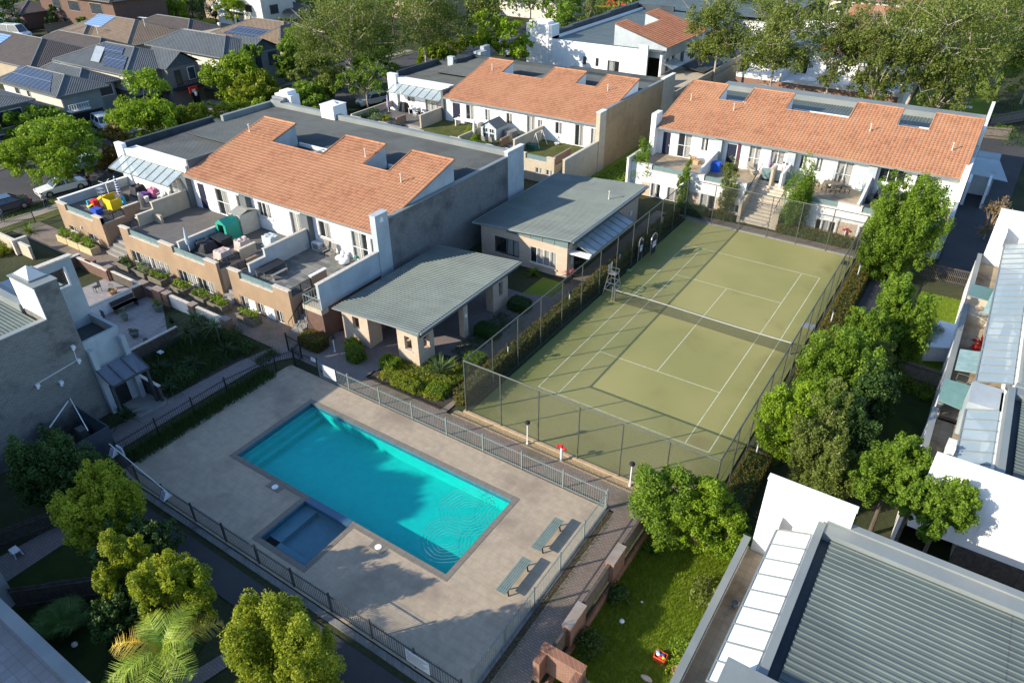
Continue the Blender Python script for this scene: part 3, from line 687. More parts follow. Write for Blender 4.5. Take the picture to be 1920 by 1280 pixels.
def sloped_canopy(t, x0, x1, yw, yo, zw, zo, n, glass=None, frame=None, name='canopy'):
    g = B(); g.slab((x0,yo,zo),(x1,yo,zo),(x1,yw,zw),(x0,yw,zw),.03); c = part(name, g, glass or canglass, t)
    f = B()
    for i in range(n+1):
        x = x0+(x1-x0)*i/n; f.bar((x,yo,zo+.02),(x,yw,zw+.02),.06)
    f.bar((x0,yo,zo-.02),(x1,yo,zo-.02),.08); f.bar((x0,yw,zw),(x1,yw,zw),.08)
    part('canopy_frame', f, frame or flash, c)

# ================================================= left townhouse row beside the clubhouse
t = thing('townhouse_row', 'orange tiled townhouse row with tan terraces and a long grey brick end wall', 'townhouses', (-33,-4,0), 'orange tiled townhouse rows')
tile_block(t, -42.6, -20.78, -9.15, 5.42, .15, 7.98, [(-38.5,-32.3,-2.8),(-27.8,-25.0,-2.8)], 5.15, bluewall, vents=[(-43+1.0,-2.2),(-28.3,-1.8),(-23.0,-3.6)])
F = -8.6; Z = 2.4
ups = [(-41.9,-41.0,Z,4.7),(-39.6,-37.9,Z,4.75),(-36.9,-36.0,3.3,4.7),(-34.2,-32.7,3.5,4.75),(-30.5,-29.0,Z,4.75),(-28.95-.0,-28.6,Z,4.7),(-27.3,-26.0,3.4,4.75),(-23.9,-22.3,Z,4.75),(-22.0,-21.2,Z,4.6)]
ups[5] = (-28.9,-28.8,Z,2.41)
b = B(); b.wall('x', -43.0, -20.78, F, F+.2, Z-.1, 5.15, ups); part('upper_wall', b, whitebright, t)
door(t,'x',-41.9,-41.0,F+.0,Z,4.7)
window(t,'x',-39.6,-37.9,F,Z,4.75,bars=1,curtain='right',hbar=.5); window(t,'x',-36.9,-36.0,F,3.3,4.7); window(t,'x',-34.2,-32.7,F,3.5,4.75,bars=2,curtain='right')
window(t,'x',-30.5,-29.0,F,Z,4.75,bars=1,curtain='full'); window(t,'x',-27.3,-26.0,F,3.4,4.75,curtain='right'); window(t,'x',-23.9,-22.3,F,Z,4.75,bars=1,curtain='left',hbar=.45); window(t,'x',-22.0,-21.2,F,Z,4.6,bars=0,curtain='full')
b = B(); b.box(-27.45,-25.85,F-.1,F,3.32,3.4); b.box(-34.35,-32.55,F-.1,F,3.42,3.5); part('window_sill', b, capcol, t)
# walls
b = B(); b.box(-20.75,-20.5,-8.06,7.1,0,6.22); part('end_wall', b, greybrick, t)
b = B(); b.box(-20.8,-20.46,-8.05,7.08,6.22,6.30); part('coping', b, flash, t)
b = B(); b.box(-20.8,-20.44,7.1,9.6,0,6.65); part('north_pier', b, bluewall, t); coping(t,-20.8,-20.44,7.1,9.6,6.65,framewhite)
b = B(); b.box(-20.95,-20.44,-9.35,-8.06,0,6.82); part('south_pier', b, bluewall, t); coping(t,-20.95,-20.44,-9.35,-8.06,6.82,bluewall)
b = B(); b.prism([(-20.437,-8.55),(-20.437,-8.9),(-20.43,-8.9),(-20.43,-8.55)],6.25,6.5); b.box(-20.437,-20.43,-8.82,-8.63,6.5,6.62); part('pier_niche', b, whitebright, t)
b = B(); b.box(-20.75,-20.5,-15.15,-9.35,2.3,4.15); part('terrace_side_wall', b, bluewall, t); coping(t,-20.75,-20.5,-15.15,-9.36,4.15)
b = B(); b.box(-22.2,-20.52,-14.6,-9.35,0,2.3); part('terrace_base', b, darkred, t)
b = B(); b.box(-49,-20.8,7.55,7.8,0,6.0); b.box(-43.25,-43.0,-8.4,.1,0,5.3); b.box(-43.0,-42.8,-8.4,.1,5.0,6.4); part('back_wall', b, greywall, t)
# metal roof and its parapets
part('metal_roof', rib_roof(-50.5,-20.8,-3.0,7.7,lambda x,y: 6.02+.004*(y)), metaldark, t)
b = B(); b.box(-49.5,-20.8,7.7,8.25,5.9,6.55); b.box(-51.4,-51.0,1.6,8.6,0,6.5); b.box(-51.4,-49.6,8.25,8.7,0,6.9); b.box(-51.0,-49.5,7.7,8.25,5.9,6.75); part('roof_parapet', b, flash, t)
b = B(); b.box(-51.42,-49.0,8.7,9.9,0,7.1); b.box(-50.6,-49.4,8.7,9.88,7.1,7.5); part('corner_block', b, whitebright, t)
b = B()
for x0_,x1_ in ((-38.5,-32.3),(-27.8,-25.0)): b.box(x0_+.05,x1_-.05,.1,.24,6.06,6.36)
part('notch_flashing', b, framewhite, t)
b = B(); b.bar((-35.6,-2.7,6.3),(-35.3,.1,6.3),.1); part('roof_pipe', b, framewhite, t)
# big roof chimney box
b = B(); b.box(-43.2,-41.4,7.4,9.2,5.9,7.35); part('rooftop_box', b, whitebright, t)
b = B(); b.prism([(-43.25,7.35),(-41.35,7.35),(-41.35,9.25),(-43.25,9.25)],7.35,7.42); b.lathe(-42.3,8.3,[(.6,7.42),(.3,7.6)],4); part('box_cap', b, framewhite, t)
# left block with its own low roof, canopy and terrace
part('metal_roof', rib_roof(-52.7,-43.05,-7.3,1.4,lambda x,y: 5.55+.02*(y+7.3)), metaldark, t)
b = B(); b.box(-53.1,-52.7,-8.7,1.7,0,6.15); b.box(-52.7,-49.0,1.4,1.8,0,5.95); b.box(-53.1,-51.4,1.8,2.2,0,5.8); part('roof_parapet', b, metaldark, t)
b = B(); b.box(-53.15,-52.0,-8.75,-8.3,0,6.3); b.wall('x',-52.0,-43.05,-8.6,-8.3,2.3,5.4,[(-49.6,-48.6,3.4,4.6),(-46.4,-43.6,2.4,4.6)]); b.box(-52.0,-43.05,-8.3,-7.35,5.4,5.85); b.box(-52.0,-43.05,-8.6,-8.3,5.4,5.9); part('upper_wall', b, whitebright, t)
window(t,'x',-49.6,-48.6,-8.6,3.4,4.6,curtain='full'); window(t,'x',-46.4,-43.6,-8.6,2.4,4.6,bars=3,curtain='full')
sloped_canopy(t,-52.3,-43.5,-8.62,-10.3,5.3,4.55,8)
# terraces: three solid fronts with two stair slots
terrace(t,-52.8,-46.0,-15.45,-8.3,Z,tan,[(-52.0,-50.6,.45,1.0),(-48.9,-47.5,.45,1.0)],[(-51.4,-47.2)],deckgrey,sides=(1,0))
for a,c in ((-52.0,-50.6),(-48.9,-47.5)): window(t,'x',a,c,-15.45,.45,1.0,curtain='right')
b = B(); b.box(-46.2,-46.0,-15.2,-12.0,0,Z-.002); b.box(-46.2,-46.0,-13.3,-11.9,Z,3.15); b.box(-46.2,-46.0,-15.45,-15.2,Z,Z+.55); part('stair_wall', b, brown, t)
b = B(); b.box(-46.24,-45.96,-13.34,-11.86,3.15,3.21); b.box(-46.22,-45.98,-15.2,-13.3,Z,Z+.05); part('coping', b, capcol, t)
louvre(t,'y',-15.2,-13.35,-46.1,Z+.05)
b = B(); b.box(-46.0,-43.0,-11.9,-8.3,Z-.12,Z-.003); part('terrace_floor', b, deckgrey, t)
b = B(); b.box(-52.8,-52.55,-15.2,-8.75,0,3.15); part('boundary_wall', b, bluewall, t); coping(t,-52.8,-52.55,-15.2,-8.8,3.15,whitebright)
stairs(t,-45.96,-43.35,-15.9,-11.95,0,Z-.02,11,conc)
terrace(t,-43.3,-31.0,-15.45,-8.6,Z,tan,[(-42.7,-37.5,-.01,1.05),(-36.4,-31.9,-.01,1.05)],[(-42.1,-38.0),(-36.3,-32.4)],deckgrey,sides=(0,0))
window(t,'x',-42.7,-40.1,-15.45,0,1.05,bars=3,curtain='right'); window(t,'x',-40.1,-37.5,-15.45,0,1.05,bars=3,curtain='full'); window(t,'x',-36.4,-34.2,-15.45,0,1.05,bars=3,curtain='right'); window(t,'x',-34.2,-31.9,-15.45,0,1.05,bars=2,curtain='half')
b = B(); b.box(-43.3,-43.1,-15.2,-12.0,0,Z-.003); b.box(-31.2,-31.0,-15.2,-11.0,0,Z-.003); b.box(-31.2,-31.0,-13.3,-11.8,Z,3.15); b.box(-43.3,-43.1,-13.9,-12.4,Z,3.1); b.box(-43.1,-41.9,-12.6,-12.4,Z,3.1); part('stair_wall', b, cream, t)
b = B(); b.box(-31.24,-30.96,-13.34,-11.76,3.15,3.21); b.box(-43.34,-43.06,-13.94,-12.36,3.1,3.16); part('coping', b, capcol, t)
louvre(t,'y',-15.2,-13.95,-43.2,Z+.02); louvre(t,'y',-15.2,-13.35,-31.1,Z+.02)
stairs(t,-30.98,-29.7,-15.9,-12.0,0,Z-.02,10,conc)
b = B(); b.box(-30.98,-29.7,-11.99,-8.6,Z-.12,Z-.003); part('terrace_floor', b, deckgrey, t)
terrace(t,-29.7,-23.3,-15.45,-8.6,Z,tan,[(-29.0,-28.1,-.01,1.0),(-27.2,-26.4,.05,.95),(-25.2,-24.4,-.01,1.0)],[(-28.5,-24.9)],slate_m,sides=(1,0))
for a,c,z0_,z1_ in ((-29.0,-28.1,0,1.0),(-27.2,-26.4,.05,.95),(-25.2,-24.4,0,1.0)): window(t,'x',a,c,-15.45,z0_,z1_,curtain='full' if a<-28 else 'right')
b = B(); b.box(-28.05,-27.3,-15.47,-15.45,0,.95); b.box(-26.3,-25.3,-15.47,-15.45,0,.95); part('white_panel', b, whitebright, t)
b = B(); b.box(-23.5,-23.3,-15.2,-12.0,0,Z-.003); b.box(-23.5,-23.3,-13.3,-11.9,Z,3.15); b.box(-29.7,-29.5,-13.9,-12.9,Z,3.0); part('stair_wall', b, brown, t)
b = B(); b.box(-23.54,-23.26,-13.34,-11.86,3.15,3.21); part('coping', b, whitebright, t)
louvre(t,'y',-15.2,-13.35,-23.4,Z+.02); louvre(t,'y',-15.2,-13.95,-29.6,Z+.02)
b = B(); b.box(-23.3,-20.75,-11.9,-8.6,Z-.12,Z-.003); part('terrace_floor', b, slate_m, t)
stairs(t,-23.26,-22.25,-16.0,-12.0,0,Z-.02,11,conc)
b = B(); b.box(-22.2,-22.05,-15.3,-12.0,2.28,2.34)
for i in range(14): y=-15.25+i*.25; b.bar((-22.12,y,0 if i==0 else 2.3),(-22.12,y,3.0),.025)
b.bar((-22.12,-15.25,3.0),(-22.12,-12.0,3.0),.05)
for i in range(7): x=-22.1+i*.24; b.bar((x,-15.2,2.3),(x,-15.2,3.05),.025)
b.bar((-22.12,-15.2,3.05),(-20.6,-15.2,3.05),.05); part('stair_railing', b, palefence, t)
b = B(); b.bar((-23.2,-16.0,.9),(-23.2,-13.4,2.6),.04); b.bar((-22.3,-16.0,.9),(-22.3,-13.4,2.6),.04)
for i in range(9):
    f_=i/8
    for x in (-23.2,-22.3): b.bar((x,-16.0+2.6*f_,.1+1.55*f_),(x,-16.0+2.6*f_,.9+1.7*f_),.02)
part('handrail', b, darksteel, t)
b = B(); b.box(-22.3,-20.5,-15.25,-14.62,1.9,2.28); part('stair_landing', b, cream, t); b = B(); b.box(-22.2,-20.5,-15.2,-14.6,0,1.9); part('terrace_base', b, darkred, t)
# party walls between the terraces
for x, m_, mat_ in ((-43.05,-12.4,cream),(-28.2,-13.2,bluewall)):
    b = B(); b.box(x-.1,x+.1,m_,-8.62,Z,3.95); part('party_wall', b, mat_, t); coping(t,x-.1,x+.1,m_,-8.62,3.95)
    b = B(); b.box(x-.1,x+.1,m_-1.5,m_,Z,3.35); part('party_wall', b, mat_, t); coping(t,x-.1,x+.1,m_-1.5,m_-.05,3.35)
b = B(); b.box(-35.8,-35.6,-15.2,-8.62,Z,3.35); part('party_wall', b, bluewall, t); coping(t,-35.8,-35.6,-15.2,-8.62,3.35)
for x in (-43.0,-35.3,-28.2):
    b = B(); b.box(x-.45,x+.35,-9.1,-8.6,Z,5.1); part('side_return', b, greywall, t)
b = B()
for x,y,z in ((-45.99,-14.0,1.7),(-49.7,-15.5,1.2),(-23.28,-13.9,1.9)): b.box(x-.03,x+.05,y-.06,y+.12,z,z+.2)
part('wall_light', b, framewhite, t)

# ================================================= second row, upper centre
t = thing('townhouse_row', 'orange tiled townhouse row in the upper middle with a sunny yellow brick end wall', 'townhouses', (-30,28,0), 'orange tiled townhouse rows')
tile_block(t, -40.3, -20.3, 23.3, 4.95, 32.6, 7.5, [(-36.7,-31.0,29.9),(-26.8,-24.2,29.9)], 4.7, whitebright, vents=[(-38.2,30.2),(-22.5,29.5)])
F = 23.9; Z = 2.15
ups = [(-39.5,-38.4,Z,4.35),(-37.6,-36.4,Z,4.4),(-34.9,-34.2,3,4.3),(-32.0,-31.2,3.1,4.3),(-29.3,-28.2,Z,4.4),(-27.9,-27.3,Z,4.2),(-25.7,-24.8,3.0,4.3),(-23.3,-22.2,Z,4.4),(-21.4,-20.6,Z,4.3)]
b = B(); b.wall('x', -40.6,-20.3,F,F+.2,Z-.1,4.75,ups); part('upper_wall', b, whitebright, t)
door(t,'x',-39.5,-38.4,F,Z,4.35)
for i,u in enumerate(ups[1:]): window(t,'x',u[0],u[1],F,u[2],u[3],curtain=['right','full','right','full','left','right','half','full'][i])
b = B(); b.box(-20.3,-20.05,24.45,38.8,0,6.2); part('end_wall', b, yellowbrick, t); b = B(); b.box(-20.35,-20.0,24.46,38.8,6.2,6.27); part('coping', b, flash, t)
b = B(); b.box(-20.35,-20.0,38.8,42.2,0,6.3); b.box(-20.42,-19.98,23.1,24.45,0,6.2); part('end_pier', b, cream, t); coping(t,-20.35,-20.0,38.8,42.2,6.3,whitebright); coping(t,-20.42,-19.98,23.1,24.45,6.2,whitebright)
b = B(); b.box(-20.3,-20.05,16.3,23.1,0,3.3); part('terrace_side_wall', b, cream, t); coping(t,-20.3,-20.05,16.3,23.1,3.3)
part('metal_roof', rib_roof(-47.0,-20.3,29.7,38.5,lambda x,y: 5.75+.004*(y-29)), metaldark, t)
b = B(); b.box(-33,-20.3,38.5,39.9,5.6,5.72); b.box(-47.0,-33,38.5,38.9,5.5,6.15); b.box(-33,-20.36,39.9,40.2,5.4,6.1); b.box(-47.3,-47.0,34.6,38.9,0,6.2); b.box(-50.2,-49.9,26.6,34.6,0,6.05); b.box(-49.9,-47.0,34.4,34.7,0,5.9); b.box(-47.0,-40.35,26.9,38.4,0,5.45); part('roof_parapet', b, metaldark, t)
b = B(); b.box(-47.35,-46.2,38.9,40.4,0,6.5); b.box(-47.35,-46.7,40.4,41.8,0,6.9); b.box(-48.2,-47.3,34.3,34.9,0,6.6); part('corner_block', b, bluewall, t)
part('metal_roof', rib_roof(-49.9,-40.6,26.2,34.4,lambda x,y: 5.45), metaldark, t)
b = B(); b.box(-50.3,-49.0,25.0,25.6,0,6.1); b.wall('x',-49.0,-40.9,25.3,25.6,2,5.2,[(-47.6,-46.4,3.0,4.2),(-44.8,-41.6,2.2,4.2)]); b.box(-49.0,-40.9,25.6,26.2,5.2,5.65); b.box(-49.0,-40.9,25.25,25.6,5.2,5.7); part('upper_wall', b, whitebright, t)
window(t,'x',-47.6,-46.4,25.3,3.0,4.2,curtain='full'); window(t,'x',-44.8,-41.6,25.3,2.2,4.2,bars=3,curtain='full')
sloped_canopy(t,-49.3,-41.2,25.25,23.6,5.0,4.3,7)
b = B(); b.box(-40.9,-40.6,23.6,33,2,5.6); part('side_return', b, greywall, t)
for xa,xb,gl in ((-50.0,-44.2,[(-48.4,-45.6)]),(-41.0,-29.6,[(-38.9,-35.2),(-33.8,-30.4)]),(-28.0,-22.0,[(-25.4,-22.9)])):
    terrace(t,xa,xb,17.6,23.9,Z,cream,[(-22.95,-22.2,.9,1.5),(-24.2,-23.4,.9,1.5),(-26.4,-25.5,.9,1.5)] if xa==-28.0 else [],gl,deckgrey if xa<-41 else drylawn)
for a,c in ((-22.95,-22.2),(-24.2,-23.4),(-26.4,-25.5)): window(t,'x',a,c,17.6,.9,1.5,curtain='full')
b = B(); b.box(-44.2,-41.0,20.5,23.9,Z-.12,Z-.004); b.box(-29.6,-28.0,20.5,23.9,Z-.12,Z-.004); b.box(-22.0,-20.3,20.0,23.9,Z-.12,Z-.004); part('terrace_floor', b, deckgrey, t)
for x0_,x1_ in ((-44.2,-41.0),(-29.6,-28.0),(-22.0,-20.3)): stairs(t,x0_+.02,x1_-.02,17.2,20.5,0,Z-.03,9,conc)
b = B(); b.box(-44.4,-44.2,19.4,21.0,Z,2.95); b.box(-29.8,-29.6,19.4,21.0,Z,2.95); b.box(-22.2,-22.0,17.8,21.0,Z,2.9); part('stair_wall', b, brown, t)
louvre(t,'y',17.8,19.4,-44.3,Z); louvre(t,'y',17.8,19.4,-29.7,Z)
for x,y0_ in ((-41.0,19.8),(-27.2,18.2)):
    b = B(); b.box(x-.1,x+.1,y0_,23.88,Z,3.6); part('party_wall', b, cream, t); coping(t,x-.1,x+.1,y0_,23.88,3.6)
b = B(); b.box(-34.2,-34.0,17.85,23.88,Z,2.9); b.box(-50.0,-49.8,17.85,25.0,Z,2.9); part('party_wall', b, cream, t)

# ================================================= third row behind the court
t = thing('townhouse_row', 'longest orange tiled townhouse row behind the far end of the tennis court with white terraces', 'townhouses', (-1,30,0), 'orange tiled townhouse rows')
tile_block(t, -14.6, 12.45, 24.45, 5.4, 33.65, 7.9, [(-10.75,-8.1,30.75),(-4.0,1.85,30.75),(5.9,8.6,30.75)], 5.1, whitebright, vents=[(-13.2,29.8),(-8.5,29.2),(4.1,29.2),(10.9,28.2)])
F = 25.15; Z = 2.6
ups = [(-13.9,-13.1,Z,4.8),(-12.3,-10.9,Z,4.95),(-9.9,-9.2,3.6,4.9),(-8.5,-8.1,3.6,4.9),(-7.3,-6.4,Z,4.75),(-5.2,-4.1,Z,4.95),(-3.2,-1.9,3.6,4.9),(-.5,.1,3.6,4.9),(.9,1.5,3.6,4.9),(2.7,4.1,Z,4.95),(4.6,5.5,Z,4.8),(6.2,8.3,3.75,5.0),(9.1,10.6,Z,4.95),(11.5,12.2,Z,4.8)]
b = B(); b.wall('x', -14.4, 12.3, F, F+.2, Z-.1, 5.1, ups); part('upper_wall', b, whitebright, t)
for i in (0,4): door(t,'x',ups[i][0],ups[i][1],F,Z,ups[i][3])
for i in (10,13): door(t,'x',ups[i][0],ups[i][1],F,Z,ups[i][3],mat=doorwhite)
for i,cv in ((1,'right'),(2,'left'),(3,'full'),(5,'full'),(6,'full'),(7,'half'),(8,'full'),(9,'full'),(11,None),(12,'half')): window(t,'x',ups[i][0],ups[i][1],F,ups[i][2],ups[i][3],curtain=cv,bars=2 if i==11 else 1,hbar=.5 if i in (1,5,9) else 0, frame=None)
b = B(); b.box(-6.3,-6.05+.0,F-.12,F-.01,Z,4.9); part('curtain_panel', b, M('purple_panel',(.10,.04,.06),None,3,.8), t)
b = B(); b.box(-14.9,-14.4,24.1,25.6,0,6.7); b.box(12.3,12.75,24.2,28.6,0,6.0); b.box(12.45,12.75,33.9,45.2,0,6.9); part('end_pier', b, whitebright, t)
b = B(); b.box(-14.85,-14.6,25.6,40,0,5.4); b.box(12.45,12.72,28.6,40.5,0,5.6); b.box(12.45,12.72,20.3,24.2,0,3.6); b.prismx([(25.6,5.4),(28.6,5.4),(28.6,6.3),(25.6,5.6)],-14.83,-14.6); part('end_wall', b, bluewall, t)
b = B(); b.box(-15.0,-14.8,19.4,24.1,0,3.6); part('terrace_side_wall', b, white, t); coping(t,-15.0,-14.8,19.4,24.1,3.6)
part('metal_roof', rib_roof(-14.5,12.4,30.6,39.3,lambda x,y: 6.15-.01*(y-30), pitch=.3,along='y'), metalgreen, t)
b = B(); b.box(-13.2,12.4,39.3,41.2,6.1,6.5); b.box(-13.2,12.4,38.9,39.3,6.0,6.62); part('roof_parapet', b, flash, t)
b = B()
for x0_,x1_ in ((-10.75,-8.1),(-4.0,1.85),(5.9,8.6)): b.box(x0_+.05,x1_-.05,34.0,34.16,6.1,6.42)
part('notch_flashing', b, framewhite, t)
b = B(); b.bar((-1.2,31,6.35),(-.9,33.6,6.35),.1); part('roof_pipe', b, framewhite, t)
low1 = [(-12.6,-11.6,0,1.4),(-10.9,-9.4,0,1.35),(-7.6,-6.2,0,1.4),(-4.7,-3.8,.25,1.0)]
terrace(t,-14.8,-8.0,20.1,F,Z,whitebright,low1[:2],[(-12.7,-9.3)],decktan,posth=.5)
terrace(t,-7.99,-3.55,20.1,F,Z,whitebright,low1[2:],[(-7.5,-4.8)],decktan,posth=.5)
low2 = [(1.0,1.9,0,1.4),(2.9,3.3,0,1.3),(3.4,4.5,0,1.35),(6.4,7.6,0,1.45),(9.5,11.0,0,1.4)]
terrace(t,.05,6.0,20.1,F,Z,whitebright,low2[:3],[(1.2,4.3)],decktan,posth=.5)
terrace(t,6.01,12.5,20.1,F,Z,whitebright,low2[3:],[(6.2,7.4)],decktan,posth=.5)
for a,c,z0_,z1_ in low1+[low2[0],low2[2],low2[3],low2[4]]: window(t,'x',a,c,20.1,z0_,z1_,curtain='full' if a in (-10.9,6.4,9.5) else 'left')
b = B(); b.box(-13.6,-12.7,20.075,20.098,0,1.35); b.box(-9.3,-7.7,20.075,20.098,0,1.35); b.box(-6.1,-4.8,20.075,20.098,0,1.35); b.box(4.6,6.2,20.075,20.098,0,1.5); part('brick_panel', b, creambrick, t)
b = B(); b.box(-3.54,.04,24.0,F,Z-.12,Z-.004); part('terrace_floor', b, decktan, t)
stairs(t,-3.3,-.55,18.9,23.3,0,Z-.03,13,M('cream_steps',(.55,.48,.38),(.42,.36,.28),5,.9))
b = B(); b.box(-3.54,-3.3,18.8,24.0,0,1.2); b.prismx([(18.8,1.2),(24,1.2),(24,3.3),(18.8,1.6)],-3.54,-3.3); b.box(-.55,.04,18.8,20.4,0,1.5); b.prismx([(20.4,0),(24.0,0),(24.0,2.9),(20.4,1.5)],-.55,.04); b.box(-2.25,-2.05,22.6,24.0,2.2,4.0); part('stair_wall', b, cream, t)
b = B(); b.box(-3.28,-2.3,23.4,23.45,2.7,3.7); b.box(-2.0,-.6,23.4,23.45,2.7,3.7); part('stair_gate', b, glassb, t)
b = B(); b.bar((-.45,18.8,1.9),(-.45,23.8,3.6),.05); b.bar((-3.42,18.8,2.0),(-3.42,23.9,3.9),.05)
for i in range(8): b.bar((-.45,18.8+.7*i,1.4+.2*i),(-.45,18.8+.7*i,1.9+.24*i),.03)
part('handrail', b, darksteel, t)
for x in (-8.0,-1.15,5.75):
    b = B()
    if x < -5 : b.prismx([(20.4,Z),(F,Z),(F,4.1),(24.2,4.1),(20.4,3.6)],x-.1,x+.1)
    elif x < 0: b.prismx([(22.0,Z),(F,Z),(F,4.1),(22.0,3.9)],x-.1,x+.1)
    else: b.prismx([(20.2,Z),(F,Z),(F,4.3),(24.2,4.2),(21.5,3.2),(20.2,3.1)],x-.1,x+.1)
    part('party_wall', b, white, t)
    b = B(); b.box(x-.4,x+.3,24.55,F,Z,5.1); part('side_return', b, bluewall, t)
# side entry porch on the lane
b = B(); b.box(12.8,13.05,33.8,37.6,0,2.2); b.box(14.4,14.6,33.8,37.6,0,2.2); b.box(13.05,14.4,37.4,37.6,0,2.2); part('entry_wall', b, white, t)
b = B(); b.box(12.8,14.8,37.6,44,0,2.3); part('entry_wing', b, bluewall, t)
b = B(); b.slab((12.76,36.4,2.25),(15.9,36.4,2.05),(14.8,40.6,2.6),(12.76,40.6,2.6),.06); part('entry_canopy', b, canglass, t)
# ================================================= pavilion
t = thing('pavilion', 'open pavilion with ribbed green grey skillion roof on brick piers between pool and clubhouse', 'pavilion', (-16,-9.5,0))
pz = lambda x, y: 2.72+(x+19.6)*.085
part('roof', rib_roof(-19.6,-12.1,-15.0,-3.8,pz,pitch=.22,h=.034), metalgreen, t)
b = B(); b.slab((-19.58,-14.98,pz(-19.6,0)-.01),(-12.12,-14.98,pz(-12.1,0)-.01),(-12.12,-3.82,pz(-12.1,0)-.01),(-19.58,-3.82,pz(-19.6,0)-.01),.05); part('ceiling', b, timber, t)
b = B(); b.box(-12.1,-11.95,-15.02,-3.78,3.2,3.33); b.bar((-19.6,-15.03,2.68),(-12.1,-15.03,3.3),.10); part('gutter', b, flash, t)
b = B(); b.box(-12.3,-12.2,-14.95,-3.85,2.86,3.26); part('fascia_beam', b, metaldark, t)
b = B(); b.prismy([(-18.6,2.45),(-12.6,2.45),(-12.6,3.24),(-18.6,2.73)],-14.4,-14.3); b.box(-12.75,-12.6,-14.3,-4.3,2.5,3.2); b.box(-19.4,-12.6,-4.4,-4.3,2.3,2.7); part('fascia_beam', b, metaldark, t)
b = B(); b.prismy([(-17.4,2.5),(-12.62,2.5),(-12.62,3.2),(-17.4,2.76)],-14.43,-14.405); part('fascia_glass', b, glassb, t)
def pier(name, ax, *a, **k):
    b = B(); b.wall(ax, *a); return part(name, b, creambrick, t)
b = B(); b.wall('x',-14.6,-12.87,-14.4,-14.15,0,2.45,[(-14.0,-13.4,1.15,2.15)]); b.wall('y',-14.15,-12.85,-13.12,-12.87,0,2.49,[(-13.85,-13.3,1.15,2.1)]); b.wall('y',-14.15,-12.85,-14.6,-14.35,0,2.49,[(-13.85,-13.3,1.15,2.1)]); b.box(-14.35,-13.12,-13.1,-12.85,0,1.1); part('brick_pier', b, creambrick, t)
b = B(); b.box(-14.05,-13.35,-14.46,-14.4,1.08,1.15); b.box(-12.87,-12.8,-13.9,-13.25,1.08,1.15); part('sill', b, capcol, t)
b = B(); b.wall('x',-19.5,-17.15,-14.4,-14.15,0,2.44,[(-18.55,-17.95,1.2,2.1)]); b.wall('y',-14.15,-13.2,-17.4,-17.15,0,2.55,[]); b.box(-19.5,-19.25,-14.15,-13.2,0,2.5); part('brick_pier', b, creambrick, t)
b = B(); b.box(-13.05,-12.62,-9.95,-9.5,0,2.5); part('brick_pier', b, creambrick, t)
b = B(); b.wall('y',-6.15,-4.3,-13.1,-12.85,0,2.5,[(-5.45,-4.95,1.0,2.1)]); b.box(-13.5,-13.1,-6.15,-5.9,0,2.49); part('brick_pier', b, creambrick, t)
b = B(); b.box(-19.4,-19.15,-13.2,-4.4,0,2.4); part('back_wall', b, darkred, t)
b = B(); b.box(-18.9,-18.2,-12.8,-9.2,0,.85); b.box(-19.0,-18.1,-12.9,-9.1,.85,.92); part('brick_counter', b, redbrick, t)
b = B(); b.box(-12.6,-12.585,-9.85,-9.6,1.55,1.8); part('notice', b, whitebright, t)

# ================================================= clubhouse
t = thing('clubhouse', 'single storey cream brick clubhouse with broad green grey metal roof left of the court', 'clubhouse', (-15,7,0))
cz = lambda x, y: 2.92+(x+19.6)*.073
part('roof', rib_roof(-19.6,-10.4,.7,14.0,cz,pitch=.22,h=.03), metalgreen, t)
b = B(); b.slab((-19.58,.72,cz(-19.6,0)-.01),(-10.42,.72,cz(-10.4,0)-.01),(-10.42,13.98,cz(-10.4,0)-.01),(-19.58,13.98,cz(-19.6,0)-.01),.05); part('ceiling', b, white, t)
b = B(); b.box(-10.4,-10.25,.68,14.02,3.4,3.55); b.bar((-19.6,.66,2.88),(-10.4,.66,3.55),.11); b.box(-19.7,-19.6,.68,14,2.8,2.92); part('gutter', b, flash, t)
b = B(); b.wall('x',-19.1,-11.0,1.1,1.35,0,2.6,[(-17.75,-15.4,.6,2.05),(-14.37,-11.95,.6,2.0)]); part('front_wall', b, creambrick, t)
b = B(); b.prismy([(-19.1,2.6),(-16.6,2.6),(-16.6,3.05),(-19.1,2.85)],1.1,1.3); part('front_wall', b, creambrick, t)
b = B(); b.prismy([(-16.6,2.62),(-11.0,2.62),(-11.0,3.42),(-16.6,3.03)],1.15,1.2); c_ = part('clerestory', b, glassb, t)
b = B()
for x in (-15.5,-14.4,-13.3,-12.2): b.box(x-.03,x+.03,1.12,1.23,2.62,3.0+(x+16.6)*.07)
part('clerestory_bars', b, flash, c_)
window(t,'x',-17.75,-15.4,1.1,.6,2.05,bars=3,curtain='right',frame=framedark); window(t,'x',-14.37,-11.95,1.1,.6,2.0,bars=3,curtain='part')
b = B(); b.box(-17.85,-15.3,1.02,1.1,.52,.6); b.box(-14.47,-11.85,1.0,1.1,.48,.6); part('sill', b, creambrick, t)
b = B(); b.wall('y',1.35,13.5,-11.25,-11.0,0,2.9,[(2.2,4.3,0,2.05),(6.4,7.6,.9,1.7),(8.2,9.0,.3,2.0),(10.0,10.8,1.0,1.7)]); part('side_wall', b, creambrick, t)
window(t,'y',2.2,4.3,-11.0,0,2.05,out=1,bars=1,curtain=None,frame=framedark); window(t,'y',6.4,7.6,-11.0,.9,1.7,out=1,curtain=None,frame=framedark); window(t,'y',8.2,9.0,-11.0,.3,2.0,out=1,bars=0,curtain=None,frame=framedark); window(t,'y',10,10.8,-11.0,1.0,1.7,out=1,bars=0,curtain=None,frame=framedark)
b = B(); b.box(-19.1,-18.9,1.35,13.5,0,2.7); b.box(-19.1,-11.0,13.5,13.75,0,2.9); part('rear_wall', b, creambrick, t)
b = B(); b.box(-11.25,-11.05,1.35,13.5,2.9,3.4); part('upper_strip', b, metaldark, t)
